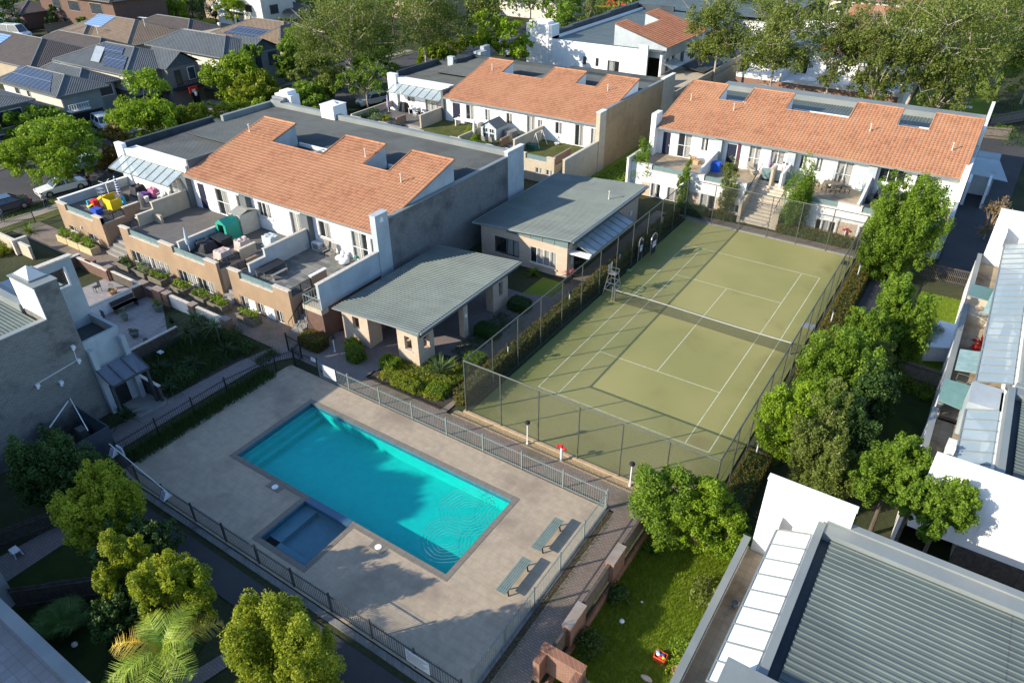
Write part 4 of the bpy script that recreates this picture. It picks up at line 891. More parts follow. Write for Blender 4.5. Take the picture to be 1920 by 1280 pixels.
b = B(); b.box(-10.55,-10.47,.9,13.8,3.05,3.45); part('fascia', b, metaldark, t)
g = B(); g.slab((-9.35,2.0,2.15),(-9.35,9.3,2.15),(-11.0,9.3,2.75),(-11.0,2.0,2.75),.03); c = part('side_canopy', g, canglass, t)
g = B()
for i in range(9): y = 2.0+7.3*i/8; g.bar((-9.35,y,2.18),(-11.0,y,2.78),.05)
g.box(-9.42,-9.32,2.0,9.3,2.05,2.15); part('canopy_frame', g, flash, c)
b = B(); b.prism([(-11.0,1.3),(-9.2,1.3),(-9.35,2.0),(-11.0,2.0)],2.1,2.2); part('canopy_hood', b, framewhite, t)
vent(t,-11.9,9.6,3.5)
b = B(); b.box(-10.98,-10.9,12.0,12.4,1.3,1.7); b.box(-10.98,-10.8,11.8,12.1,.6,1.0); part('meter_box', b, framewhite, t)
b = B(); b.box(-11.0,-10.98,1.75,2.0,1.0,1.6); part('door_notice', b, framewhite, t)

# ================================================= brick house at the left with chimney
t = thing('brick_house', 'tall weathered grey brick house with white chimney at the left edge of the picture', 'house', (-28,-29,0))
b = B(); b.box(-25.75,-25.5,-42,-29.05,0,7.05); b.box(-28.0,-25.5,-29.05,-27.9,0,8.95); part('brick_wall', b, darkbrick, t)
b = B(); b.box(-25.85,-25.47,-42,-29.06,7.05,7.13); part('coping', b, flash, t)
b = B(); b.box(-28.06,-27.9,-29.08,-27.88,7.0,9.0); b.box(-27.9,-25.52,-29.10,-29.05,7.13,9.0); part('chimney_render', b, whitebright, t)
b = B(); b.prism([(-28.1,-29.15),(-25.45,-29.15),(-25.45,-27.85),(-28.1,-27.85)],8.98,9.04); b.prism([(-27.9,-28.95),(-26.2,-28.95),(-26.2,-27.95),(-27.9,-27.95)],9.04,9.12); part('chimney_top', b, flash, t)
b = B(); z=9.12; A=[(-27.85,-28.9,z),(-26.25,-28.9,z),(-26.25,-28.0,z),(-27.85,-28.0,z)]; m_=(-27.05,-28.45,9.62)
for i in range(4): b.quad(A[i],A[(i+1)%4],m_)
part('chimney_skylight', b, GL('skylight_glass',(.6,.62,.6),.25,.15), t)
part('roof', rib_roof(-46,-25.85,-42,-29.2,lambda x,y: 6.75, pitch=.2,h=.04), metalgreen, t)
b = B(); b.box(-46,-28.1,-29.2,-28.8,6.2,7.25); b.box(-46,-28.1,-28.8,-28.2,6.2,6.9); part('roof_parapet', b, flash, t)
b = B(); b.wall('y',-28.2,-25.7,-28.6,-28.4,0,8.6,[(-27.3,-26.3,7.1,8.1)]); part('blue_wall', b, bluewall, t)
b = B(); b.box(-28.4,-28.3,-27.4,-26.2,7.0,7.1); b.box(-28.4,-28.3,-27.4,-27.3,7.1,8.2); b.box(-28.4,-28.28,-26.3,-26.2,7.1,8.2); part('window_surround', b, whitebright, t)
b = B(); b.box(-28.7,-28.3,-28.2,-25.6,8.6,8.7); part('coping', b, capcol, t)
window(t,'y',-27.3,-26.3,-28.4,7.1,8.1,out=1,bars=1,curtain=None,frame=framedark)
b = B(); b.box(-34,-28.6,-28.2,-25.8,0,6.2); part('rear_wing', b, bluewall, t)
b = B(); b.box(-28.38,-25.9,-27.85,-25.9,4.2,4.3); part('low_roof', b, metaldark, t)
b = B(); b.box(-28.4,-25.8,-25.9,-25.7,0,4.9); b.wall('y',-27.88,-25.9,-25.8,-25.6,0,4.9,[(-27.3,-26.4,0,2.3)]); b.box(-25.6,-25.2,-27.88,-27.6,0,4.4); b.box(-25.6,-25.2,-26.0,-25.72,0,4.4); part('entry_wall', b, bluewall, t)
b = B(); b.box(-25.68,-25.62,-27.3,-26.4,0,2.25); part('door', b, darksteel, t)
b = B(); b.slab((-23.9,-27.9,2.55),(-23.9,-25.6,2.55),(-25.2,-25.6,3.15),(-25.2,-27.9,3.15),.05); c = part('entry_canopy', b, GL('smoky_glass',(.16,.18,.22),.35,.15), t)
b = B()
for y in (-27.9,-27.2,-26.4,-25.6): b.bar((-23.9,y,2.58),(-25.2,y,3.18),.06)
b.bar((-23.9,-27.9,2.52),(-23.9,-25.6,2.52),.1); part('canopy_frame', b, metaldark, c)
b = B(); b.box(-24.3,-24.1,-27.9,-27.75,0,2.5); b.box(-24.3,-24.1,-25.75,-25.6,0,2.5); part('canopy_post', b, metaldark, t)
b = B()
b.bar((-25.48,-28.5,4.2),(-25.48,-28.45,5.0),.03); b.bar((-25.48,-28.5,4.15),(-25.48,-30.7,3.95),.03); part('conduit', b, framewhite, t)
for y,z in ((-28.45,5.05),(-28.45,4.15),(-30.8,3.9),(-29.7,3.4)):
    b = B(); b.box(-25.5,-25.3,y-.09,y+.09,z-.08,z+.08); b.box(-25.3,-25.2,y-.13,y-.02,z-.12,z+.0); part('security_light', b, framewhite, t)
# ================================================= houses at the right: metal roofs, glass canopies, white end walls
def eastblock(label, yA, yB, xw, deckz=2.4, roofz=5.6, xe=40, wall_top=6.5, canY=None, deckx=None, wallend=True, rx=None, canx=None, cang=None):
    t = thing('terrace_house', label, 'house', (xw+3, yB, 0), 'metal roofed houses right of the court')
    rx = rx if rx is not None else xw+2.55; cx0, cx1 = canx or (xw+1.25, rx-.12); canw = cang or canw_
    y1 = yB
    if wallend:
        b = B(); b.box(xw+.35, xw+3.65, yB-.3, yB, deckz-.3, wall_top); b.box(xw+3.65, xe, yB-.3, yB, 0, roofz-.2); part('end_wall', b, whitebright, t)
        coping(t, xw+.35, xw+3.65, yB-.3, yB, wall_top, whitebright, .05, .03)
    b = B(); b.box(rx, rx+.28, yA, yB-.5, deckz, roofz); part('roof_parapet', b, flash, t)
    b = B(); b.box(rx+.28, xe, yB-.95, yB-.32, roofz-.4, roofz-.06); b.box(rx+.28, xe, yB-.32, yB+.0, roofz-.4, roofz+.02); part('roof_parapet', b, flash, t)
    part('roof', rib_roof(rx+.62, xe, yA, yB-.97, lambda x,y: roofz-.28, pitch=.25,h=.036), metalgreen, t)
    b = B(); b.box(rx+.28, rx+.64, yA, yB-.97, roofz-.55, roofz-.40); part('box_gutter', b, metaldark, t)
    b = B(); b.wall('y', yA, yB-.3, rx-.15, rx+.1, 0, roofz-.6, [(y_, y_+1.8, deckz, deckz+2.0) for y_ in np.arange(yA+1, yB-2.5, 3.4)]); part('upper_wall', b, whitebright, t)
    cy0, cy1 = canY or (yA, yB-.6)
    g = B(); g.slab((cx0,cy0,roofz-1.0),(cx1,cy0,roofz-.55),(cx1,cy1,roofz-.55),(cx0,cy1,roofz-1.0),.03); c = part('glass_canopy', g, canw, t)
    g = B(); n = int((cy1-cy0)/.85)
    for i in range(n+1): y = cy0+(cy1-cy0)*i/n; g.bar((cx0,y,roofz-.98),(cx1,y,roofz-.53),.05)
    g.box(cx0-.06,cx0,cy0,cy1,roofz-1.06,roofz-.96); part('canopy_frame', g, flash, c)
    d0, d1 = deckx or (xw, rx)
    b = B(); b.box(d0+.25, d1-.15, yA, yB-.35, deckz-.2, deckz); part('terrace_floor', b, decktan, t)
    b = B(); b.box(d0, d0+.25, yA, yB-.3, 0, deckz+.1); part('lower_wall', b, white, t)
    b = B(); b.box(d0+.02, d0+.22, yA, yB-.4, deckz+.1, deckz+.62); part('terrace_parapet', b, metaldark, t)
    b = B(); b.box(d0-.02, d0+.27, yA, yB-.35, deckz+.62, deckz+.70); part('coping', b, flash, t)
    return t
canw_ = GL('white_canopy_glass', (.78,.80,.79), .12, .25); canb = GL('blue_canopy_glass', (.34,.42,.45), .35, .12)
t = eastblock('nearest metal roofed house in the lower right corner with a white glass canopy', -45, -19.1, 9.5, rx=12.03, canx=(10.72,11.93), canY=(-27.6,-19.95))
b = B(); b.box(11.2,12.0,-29.5,-27.3,2.4,5.75); part('end_block', b, greywall, t)
b = B(); b.box(11.1,14.0,-29.5,-27.25,5.75,5.85); part('block_cap', b, flash, t)
b = B(); b.box(10.3,10.75,-19.95,-19.4-.1,3.8,4.9); part('air_conditioner', b, whitebright, t)
t = eastblock('middle metal roofed house at the right edge beyond the garden with bluish glass canopy', -14.0, -5.2, 14.9, rx=17.55, canx=(16.15,17.4), canY=(-12.6,-7.3), wallend=False, cang=canb)
b = B(); b.box(15.2,34,-14.3,-14.0,2.35,6.5); part('end_wall', b, whitebright, t)
b = B(); b.box(17.2,34,-14.35,-14.1,0,2.3)
for i in range(50): b.box(17.3+i*.33,17.36+i*.33,-14.4,-14.35,0,2.3)
part('slatted_base', b, darktimber, t)
b = B(); b.slab((15.0,-5.6,3.6),(16.3,-5.9,3.6),(16.3,-4.2,4.1),(15.0,-4.2,4.1),.06); part('ribbed_screen_roof', b, M('teal_sheet',(.12,.22,.21),(.10,.19,.18),3,.5), t)
b = B(); b.box(16.1,17.5,-7.2,-5.2,3.0,5.0); part('end_block', b, bluewall, t)
t = eastblock('farthest metal roofed house at the right edge with white end wall and long glass canopy', -5.1, 16.1, 15.05, rx=18.0, canx=(16.3,17.8), canY=(-4.5,14.5), xe=36, cang=canb)
b = B(); b.box(15.05,16.5,7.2,7.4,2.4,3.6); b.box(15.05,16.6,6.0,7.2,2.4,3.0); part('party_wall', b, cream, t)
b = B(); b.slab((15.1,7.4,3.6),(16.6,7.2,3.6),(16.6,9.0,3.7),(15.1,9.0,3.7),.08); part('ribbed_screen_roof', b, M('teal_sheet_2',(.12,.22,.21),(.10,.19,.18),3,.5), t)
b = B(); b.slab((16.0,4.8,3.9),(17.6,4.8,4.6),(17.6,9.2,4.6),(16.4,9.2,3.9),.06); b.slab((15.4,-1.8,3.4),(16.6,-1.8,3.6),(16.6,.6,3.6),(15.4,.6,3.4),.06); part('privacy_glass', b, M('sea_glass',(.28,.40,.38),(.20,.31,.30),3,.25), t)

# ================================================= white walled building at the top and its tiled wing
t = thing('apartment_building', 'large white walled building with a round chimney tower and flat grey roof at the top', 'apartment building', (-36,55,0))
b = B(); b.wall('x',-43.9,-28.4,52.7,53.0,0,6.2,[(-38.2,-37.7,3.3,4.4),(-36.2,-35.7,3.3,4.4),(-34.3,-32.5,2.9,4.3)]); b.box(-29.6,-28.4,52.6,53.0,6.2,6.8); b.box(-43.9,-43.6,53.0,84,0,6.4); part('white_wall', b, whitebright, t)
for a,c_,z0_,z1_ in ((-38.2,-37.7,3.3,4.4),(-36.2,-35.7,3.3,4.4),(-34.3,-32.5,2.9,4.3)): window(t,'x',a,c_,52.7,z0_,z1_,bars=0 if a<-35 else 1,curtain='left' if a>-35 else None,frame=framedark)
b = B(); b.prism([(-47.9,52.8),(-44.0,52.6),(-43.6,53.0),(-43.6,55),(-47.0,55.4),(-47.9,54.2)],0,8.0); b.prism([(-47.6,53.1),(-44.3,52.9),(-44.3,54.6),(-46.8,55.0)],8.0,8.35); part('tower', b, whitebright, t)
part('flat_roof', rib_roof(-43.6,-26.5,53.0,84.5,lambda x,y: 6.05, pitch=.5,h=.03,along='y'), metalgreen, t)
b = B(); b.box(-44.6,-43.9,55.4,60,5.8,6.9); b.box(-44.9,-44.2,60,73,5.8,7.0); b.box(-45.2,-44.5,73,84,5.8,7.1); b.box(-44.6,-38,84,84.5,5.8,6.8); part('roof_parapet', b, metaldark, t)
b = tile_roof(54.2,68.8,-26.0,6.55,-34.4,8.85,[(58.2,64.2,-31.7)],ty=.36)
b.v = [(y,x,z) for x,y,z in b.v]; b.f = [tuple(reversed(f)) for f in b.f]; part('tile_roof', b, terracotta_x, t)
b = B(); b.prismy([(-26.4,5.0),(-26.4,6.4),(-34.3,8.7),(-34.3,5.0)],54.3,58.2); b.prismy([(-26.4,5.0),(-26.4,6.4),(-31.6,7.95),(-31.6,5.0)],58.2,64.2); b.prismy([(-26.4,5.0),(-26.4,6.4),(-34.3,8.7),(-34.3,5.0)],64.2,68.7); part('gable_wall', b, bluewall, t)
b = B(); b.wall('y',53.5,69,-26.9,-26.6,0,5.6,[(55.0,56.2,3.2,5.2),(57.0,58.0,3.2,5.2),(60,61.5,3.2,5.2),(64,66,3.2,5.2)]); part('east_wall', b, whitebright, t)
for a,c_ in ((55.0,56.2),(57.0,58.0),(60,61.5),(64,66)): window(t,'y',a,c_,-26.6,3.2,5.2,out=1,curtain='left',frame=framedark)
b = B(); b.slab((-26.4,53.6,4.6),(-24.9,53.6,4.0),(-24.9,57.8,4.0),(-26.4,57.8,4.6),.05); part('canopy', b, canglass, t)
b = B(); b.box(-26.6,-20.5,44,69,2.9,3.0); b.box(-20.7,-20.5,44,69,0,3.7); b.box(-26.5,-20.5,43.8,44.0,0,3.9); part('terrace', b, cream, t)
b = B(); b.prism([(-25.5,58),(-21.5,56),(-21,64),(-25,66)],3.5,3.56); b.prism([(-25.5,46),(-21.2,44.5),(-21.0,49)],4.0,4.05); part('shade_sail', b, metaldark, t)
b = B(); b.box(-30,-20.3,84,96,0,5.5); b.box(-48,-30,84.5,100,0,5.6); part('rear_wing', b, white, t)
part('flat_roof', rib_roof(-48,-20,84.6,112,lambda x,y: 6.2, pitch=.5,h=.03,along='y'), metalgreen, t)
# tiled house behind the gum trees at the right
t = thing('tiled_house', 'orange tiled white house half hidden behind the tall gum trees top right', 'house', (-3,66,0))
part('tile_roof', tile_roof(-10.5,-3.6,70.5,4.9,90,8.6,ty=.4), terracotta, t)
b = B(); b.box(-18.4,2.4,66.4,88,4.7,4.95); part('flat_roof', b, metalgreen, t)
b = B(); b.prismx([(70.6,4.9),(89.9,4.9),(89.9,8.4)],-10.4,-3.7); part('gable_wall', b, white, t)
b = B(); b.wall('x',-18.4,2.4,66.2,66.5,0,5.0,[(x,x+1.6,2.7,4.5) for x in (-16,-12,-8,-4,-.5)]); b.box(2.2,2.4,66.5,90,0,5.2); b.box(-18.4,-18.2,66.5,88,0,5.2); b.box(-18.4,2.4,88,88.3,0,6); part('upper_wall', b, whitebright, t)
for x in (-16,-12,-8,-4,-.5): window(t,'x',x,x+1.6,66.2,2.7,4.5,curtain='left',frame=framedark)
b = B(); b.wall('x',-18.4,2.4,60.6,60.9,0,2.5,[(x,x+1.6,.2,1.9) for x in (-15,-11,-7.2,-3.2,-.6)]); part('lower_wall', b, redbrick, t)
for x in (-15,-11,-7.2,-3.2,-.6): window(t,'x',x,x+1.6,60.6,.2,1.9,curtain='right')
b = B(); b.box(-18.4,2.4,60.9,66.2,2.3,2.5); b.box(-18.4,-12.5,60.58,60.9,2.5,3.1); b.box(-10.6,2.4,60.58,60.9,2.5,3.1)
for x in (-12.5,-7.4,-2.6): b.box(x-.1,x+.1,60.9,66.2,2.5,3.9)
b.box(2.4,2.9,60.5,70,0,4.2); part('terrace_wall', b, whitebright, t)

# ================================================= suburban houses across the street
def hip(b, x0,x1,y0,y1,z,h,m=0,o=0, ridge='x'):
    w = (y1-y0)/2 if ridge == 'x' else (x1-x0)/2
    if ridge == 'x': r0, r1 = (x0+w, (y0+y1)/2), (x1-w, (y0+y1)/2)
    else: r0, r1 = ((x0+x1)/2, y0+w), ((x0+x1)/2, y1-w)
    A = [(x0,y0,z),(x1,y0,z),(x1,y1,z),(x0,y1,z)]; P, Q = (r0[0],r0[1],z+h), (r1[0],r1[1],z+h)
    if ridge == 'x': b.add(A+[P,Q], [(0,1,5,4),(1,2,5),(2,3,4,5),(3,0,4)], m)
    else: b.add(A+[P,Q], [(0,1,4),(1,2,5,4),(2,3,5),(3,0,4,5)], m)
    b.quad(A[0],A[3],A[2],A[1]); return (r0, r1)
def tilerows(tmat):   # mesh-bumped tile material for hipped roofs
    return tmat
def hipmat(name, base):
    m, nt, bs = newmat(name); v = coords(nt); sep = nt.nodes.new('ShaderNodeSeparateXYZ'); nt.links.new(v, sep.inputs[0])
    r_ = mathn(nt,'FRACT', mathn(nt,'DIVIDE', sep.outputs[2], .115)); c_ = mathn(nt,'FRACT', mathn(nt,'DIVIDE', mathn(nt,'ADD',sep.outputs[0],sep.outputs[1]), .32))
    h = mathn(nt,'ADD', mathn(nt,'SUBTRACT',1.0,r_), mathn(nt,'ABSOLUTE', mathn(nt,'SINE', mathn(nt,'MULTIPLY',c_,math.pi))))
    col = mixc(nt, ramp(nt, noise(nt, v, .8, 6, .7), .35, .7), base, tuple(x*.72 for x in base))
    nt.links.new(col, bs.inputs['Base Color']); bs.inputs['Roughness'].default_value = .75; bs.inputs['Specular IOR Level'].default_value = .3
    bump(nt, bs, h, .9, .06); return m
hm_char, hm_brown, hm_dark = hipmat('charcoal_hip_tile',(.10,.112,.118)), hipmat('tan_hip_tile',(.235,.165,.105)), hipmat('dark_brown_hip_tile',(.10,.08,.068))
hm_red = hipmat('orange_hip_tile',(.42,.19,.10))
solar = BR('solar_cells', (.035,.045,.075), (.03,.04,.065), (.22,.24,.26), 1.0,1.6,.025, False, .25, off=0, var=0)
solarb = stripes_mat('solar_heater', 1, .5, (.12,.22,.36), (.35,.42,.5), .82, .3)
def panel(t, corners, mat, label=None):
    b = B(); b.slab(*corners, .06); part('solar_panel', b, mat, t)
def houseblock(name, label, boxes, hips, wallm, tile, loc, wins=(), group='houses across the street', cat='house'):
    t = thing(name, label, cat, loc, group)
    for i, (x0,x1,y0,y1,z0,z1) in enumerate(boxes):
        b = B(); b.box(x0,x1,y0,y1,z0,z1); part('wall', b, wallm if not isinstance(wallm,(list,tuple)) else wallm[i], t)
    for (x0,x1,y0,y1,z,h,rd) in hips:
        b = B(); r0, r1 = hip(b,x0,x1,y0,y1,z,h,0,0,rd); r = part('roof', b, tile, t)
        c = B(); c.box(x0,x1,y0-.1,y0,z-.15,z); c.box(x0,x1,y1,y1+.1,z-.15,z); c.box(x0-.1,x0,y0,y1,z-.15,z); c.box(x1,x1+.1,y0,y1,z-.15,z)
        for (p,q_) in (((x0,y0),r0),((x0,y1),r0 if rd=='x' else r1),((x1,y0),r1 if rd=='x' else r0),((x1,y1),r1)): c.bar((p[0],p[1],z+.02),(q_[0],q_[1],z+h+.02),.18,n=5)
        c.bar((r0[0],r0[1],z+h+.02),(r1[0],r1[1],z+h+.02),.18,n=5)
        part('roof_edges', c, framegrey, r)
    for w in wins:
        ax,a0,a1,c_,z0,z1,out = w[:7]; f = B(); p_ = B()
        if ax=='x': f.box(a0-.08,a1+.08,*sorted((c_,c_+out*.06)),z0-.08,z1+.08); p_.box(a0,a1,*sorted((c_+out*.05,c_+out*.08)),z0,z1)
        else: f.box(*sorted((c_,c_+out*.06)),a0-.08,a1+.08,z0-.08,z1+.08); p_.box(*sorted((c_+out*.05,c_+out*.08)),a0,a1,z0,z1)
        ww = part('window', f, w[7] if len(w)>7 else framewhite, t); part('pane', p_, farglass, ww)
    return t
framegrey = M('grey_trim', (.16,.17,.17), None, 3, .6); farglass = M('far_window_glass', (.03,.035,.045), (.05,.06,.07), 2, .12, spec=.8)
hw = M('warm_white_wall', (.62,.58,.50), (.55,.51,.44), 1, .9); hg = M('grey_green_wall', (.22,.235,.225), (.19,.20,.195), 1, .9); hb = M('beige_wall', (.38,.31,.22), (.33,.27,.19), 1, .9); hgrey = M('mid_grey_wall', (.18,.165,.15), (.15,.14,.13), 1, .9)
t = houseblock('two_storey_house','pale two storey house with charcoal roof and long solar array behind the round tree',[(-96,-82,1.2,6.2,0,4.3),(-96,-83.9,6.2,9.2,0,4.3),(-93,-82.6,-2.2,1.2,0,2.5)],[(-97,-81.4,.6,7.2,4.4,1.5,'x'),(-96,-83.2,4.0,9.8,4.4,1.5,'x'),(-93.5,-82.2,-2.6,1.8,2.5,.7,'x')],[hw,hg,hw],hm_char,(-88,4,0),
 [('y',2.0,2.8,-82,2.9,4.0,1),('y',3.9,5.6,-82,2.9,4.1,1),('x',-93,-92,1.2,3.2,3.9,-1),('x',-90,-89.4,1.2,3.2,3.9,-1),('y',7,8.8,-83.9,2.7,3.9,1)])
b = B(); b.box(-82,-81.9,1.25,6.15,0,4.28); part('front_wall', b, hg, t)
b = B(); b.box(-81.95,-81.85,1.6,5.8,0,1.9); part('garage_opening', b, darksteel, t)
b = B(); b.box(-82,-80.9,1.3,3.9,2.35,2.5)
for i in range(9): b.box(-80.95,-80.9,1.3+.3*i,1.34+.3*i,2.5,3.2)
b.box(-80.95,-80.88,1.3,3.9,3.2,3.28); part('balcony', b, framewhite, t)
panel(t, [(-95.0,1.0,4.65),(-83.6,1.0,4.65),(-87.2,3.7,5.85),(-95.2,3.7,5.85)][:4], solar)
t = houseblock('two_storey_house','grey two storey house with gabled front, balcony and solar panels above the basketball hoop',[(-98,-81.6,10.2,19.6,0,5.1)],[(-98.6,-81.1,9.5,20.2,5.2,1.9,'x')],hgrey,hm_char,(-88,15,0),
 [('y',10.6,11.4,-81.6,2.9,4.5,1,framedark),('y',12,12.8,-81.6,2.9,4.5,1,framedark),('y',13.2,13.9,-81.6,2.9,4.5,1,framedark),('y',15.6,16.4,-79.9,2.8,4.6,1,framedark),('y',17.6,18.6,-79.9,3.2,4.7,1,framewhite)])
b = B(); b.box(-98,-82,10.1,10.2,2.9,5.05); part('side_wall', b, hw, t)
b = B(); b.box(-81.6,-79.9,14.6,19.4,0,5.1); part('gable_wing', b, hgrey, t)
b = B(); b.add([(-84,14.2,5.1),(-79.5,14.2,5.1),(-79.5,17,6.9),(-86,17,6.9),(-84,20,5.1),(-79.5,20,5.1)],[(0,1,2,3),(3,2,5,4)]); b.quad((-79.9,14.6,5.1),(-79.9,19.4,5.1),(-79.9,17,6.75)); part('gable_roof', b, hm_char, t)
b = B(); b.box(-79.9,-78.4,14.6,20.2,2.35,2.55)
for i in range(18): b.box(-78.44,-78.4,14.6+.33*i,14.64+.33*i,2.55,3.4)
b.box(-78.45,-78.38,14.6,20.2,3.4,3.47); part('balcony', b, darksteel, t)
b = B(); b.box(-81.6,-80.4,10.2,14.6,2.0,2.25); b.box(-79.9,-79.8,17.2,18.4,0,2.1); b.box(-81.6,-81.5,10.8,14.0,0,1.9); part('porch', b, darksteel, t)
panel(t, [(-87.2,10.3,5.6),(-82.6,10.3,5.6),(-85,12.7,6.45),(-90.2,12.7,6.45)], solar); panel(t, [(-91.5,12.9,6.5),(-86.6,12.9,6.5),(-88,14.3,7.0),(-93,14.3,7.0)], solar)
panel(t, [(-90.6,10.6,5.75),(-88.6,10.6,5.75),(-91.6,13.6,6.8),(-93.8,13.6,6.8)], M('pale_solar',(.35,.38,.38),None,2,.3))
t = houseblock('two_storey_house','grey green two storey house with charcoal roof and upstairs porch left of the gum tree',[(-96,-79,23.4,31.6,0,5.1)],[(-97,-78.6,22.6,31.0,5.2,1.8,'x')],hg,hm_char,(-86,27,0),
 [('y',27.4,28.3,-77.9,2.6,4.5,1,framedark),('y',29.8,31.2,-77.9,3.0,4.7,1,framedark),('x',-92,-91,23.3,4,4.5,-1),('x',-88,-87,23.3,4,4.5,-1)])
b = B(); b.box(-96,-79.2,23.3,23.4,2.6,5.1); part('side_wall', b, hw, t)
b = B(); b.box(-79,-77.9,26.2,32,0,5.1); part('gable_wing', b, hg, t)
b = B(); b.add([(-82,25.6,5.1),(-77.5,25.6,5.1),(-77.5,29,6.8),(-84,29,6.8),(-82,32.4,5.1),(-77.5,32.4,5.1)],[(0,1,2,3),(3,2,5,4)]); b.quad((-77.9,26.2,5.1),(-77.9,32,5.1),(-77.9,29,6.7)); part('gable_roof', b, hm_char, t)
b = B(); b.box(-79,-78.9,24,26,0,4.2); part('porch', b, darksteel, t)
t = houseblock('bungalow','tan roofed bungalow with blue solar heater in the upper left',[(-131,-109,26.8,39,0,2.9)],[(-132,-108.6,26.2,39.6,3.0,2.6,'x'),(-128,-119.5,24.6,33,3.0,1.6,'y')],hb,hm_brown,(-119,33,0))
panel(t,[(-126.6,29.8,4.45),(-121.2,29.8,4.45),(-121.2,33.0,5.7),(-126.6,33.0,5.7)],solarb)
t = houseblock('bungalow','dark brown roofed bungalow with blue solar heater at the far left',[(-131,-106,9.6,20,0,3.3)],[(-132,-105,9.0,20.6,3.4,2.5,'x')],hb,hm_dark,(-118,15,0))
panel(t,[(-127.6,10.2,4.0),(-119,10.2,4.0),(-119,14.2,5.7),(-126,14.2,5.7)],solarb)
t = houseblock('bungalow','dark roofed single storey house between the two blue solar heaters',[(-126,-112,21,26,0,3)],[(-127,-108,20.8,27,3.1,1.4,'x'),(-114,-102,16.5,21.2,2.6,1.2,'x')],hb,hm_dark,(-118,23,0))
t = houseblock('bungalow','dark roofed single storey house behind the tan roofed bungalow',[(-128,-104,40.5,46.5,0,2.6)],[(-129,-112,40,47,2.7,1.5,'x'),(-112,-96,33.5,41,2.6,1.5,'x')],hb,hm_dark,(-115,42,0))
t = houseblock('brick_townhouse','two storey red brick house with dark roof and white gable at the top left',[(-159,-132,39,50,0,6.6),(-166,-158,34.5,42,0,3.0)],[(-160,-131,38,51,6.7,2.8,'x'),(-167,-157.5,33.5,43,3.1,1.6,'x')],darkred,hm_dark,(-146,44,0),
 [('x',-154,-151,39,3.8,5.6,-1,hb),('x',-148,-144,39,3.9,5.7,-1,hb),('x',-140,-136,39,3.9,5.8,-1,hb),('x',-152,-150,39,.8,2.2,-1,hb)])
b = B(); b.add([(-153,37.8,6.7),(-146,37.8,6.7),(-149.5,37.8,8.6),(-149.5,43,8.6)],[(0,1,2),(0,2,3),(2,1,3)]); part('gable', b, whitebright, t)
t = houseblock('bungalow','brown roofed bungalow with a large solar array left of the tall gum tree',[(-103.5,-86,39.5,50,0,3.2)],[(-105,-85,38.5,51,3.3,2.3,'x'),(-93,-85,38,54,3.3,2.2,'y')],hb,hm_brown,(-95,45,0))
panel(t,[(-101,39.6,3.85),(-90,39.6,3.85),(-90,43.6,5.1),(-99,43.6,5.1)],solar)
t = houseblock('modern_house','white cubic two storey house with balcony at the top edge',[(-130,-119,60,72,0,7.5),(-119,-113,58,66,0,5.8),(-137,-130,62,70,0,6.4)],[(-119.5,-112,63,70,3.0,1.6,'x')],[whitebright,hw,hb],hm_dark,(-124,64,0),
 [('x',-128,-125,60,3.6,5.6,-1,hb),('x',-118,-116,58,3.4,4.6,-1,hb),('x',-124,-121,60,.6,2.4,-1,hb),('y',60,62,-113,3,4.6,1,hb)])
b = B(); b.box(-129.5,-119,58.4,60,3.0,3.2); b.box(-129.5,-119,58.4,58.5,3.2,4.0); part('balcony', b, whitebright, t)
t = houseblock('grey_house','dark fronted two storey house cut by the left edge of the picture',[(-94,-80.4,-14,-3.2,0,5.0)],[(-95,-79.8,-15,-2.6,5.1,1.6,'x')],hgrey,hm_char,(-86,-8,0),[('y',-7.5,-4.2,-80.4,2.7,4.4,1),('y',-7.5,-4.2,-80.4,.4,2.0,1)])
for i,(x,y,w,d,h,lb,tm,wmm) in enumerate([(-104,84,14,10,5.5,'orange roofed house behind the gum trees at the top middle',hm_red,hb),(-84,98,16,11,5,'pale house with orange roof showing between trees at the top',hm_red,hw),(-112,104,15,11,5,'far brown roofed house at the top edge of the picture',hm_brown,hb),(-146,70,16,11,5,'far cream house behind the dark trees top left',hm_brown,hb),(-170,56,14,12,5,'far brick house beyond the vans top left',hm_brown,redbrick),(-60,160,20,12,5,'far house beyond the park lawn',hm_red,hw),(20,96,16,12,5,'orange roofed house behind the trees at the top right',hm_red,hw),(-176,92,18,12,5.5,'distant brown roofed house behind the brick house',hm_brown,hb),(-20,118,20,14,5.5,'distant orange roofed house behind the gum grove',hm_red,hw),(-128,130,18,13,5.5,'distant house on the skyline left of centre',hm_red,hw)]):
    houseblock('far_house',lb,[(x,x+w,y,y+d,0,h)],[(x-.6,x+w+.6,y-.6,y+d+.6,h+.05,2.2,'x')],wmm,tm,(x+w/2,y+d/2,0),[('x',x+1.5+k*3.2,x+3.2+k*3.2,y,h-2.2,h-.8,-1) for k in range(int(w/3.5))],'distant houses')
rnd = random.Random(7)
# small object materials
def C(name, c, r=.6, metal=0, c2=None): return M(name, c, c2 or tuple(x*.85 for x in c), 4, r, metal)
yellowp, redp, bluep, cyanp = C('yellow_plastic',(.75,.52,.02)), C('red_plastic',(.60,.03,.03)), C('blue_plastic',(.03,.08,.42)), C('cyan_plastic',(.05,.42,.6))
pinkcloth, paleblue, blackcover = C('pink_cloth',(.50,.40,.36),.95), C('pale_blue_cloth',(.45,.52,.53),.95), C('black_cover',(.022,.024,.03),.6)
purplep, whitep, creamp = C('purple_plastic',(.16,.09,.28)), C('white_plastic',(.78,.78,.76),.5), C('cream_steel',(.60,.57,.48),.6)
stripe_umb = stripes_mat('blue_white_stripes', 2, .22, (.03,.05,.22), (.75,.75,.75), .5)
greentarp = GL('green_film',(.03,.36,.25),.2,.4); chromem = C('brushed_steel',(.5,.5,.48),.3,.8); cardboard = C('cardboard',(.50,.33,.17),.9)
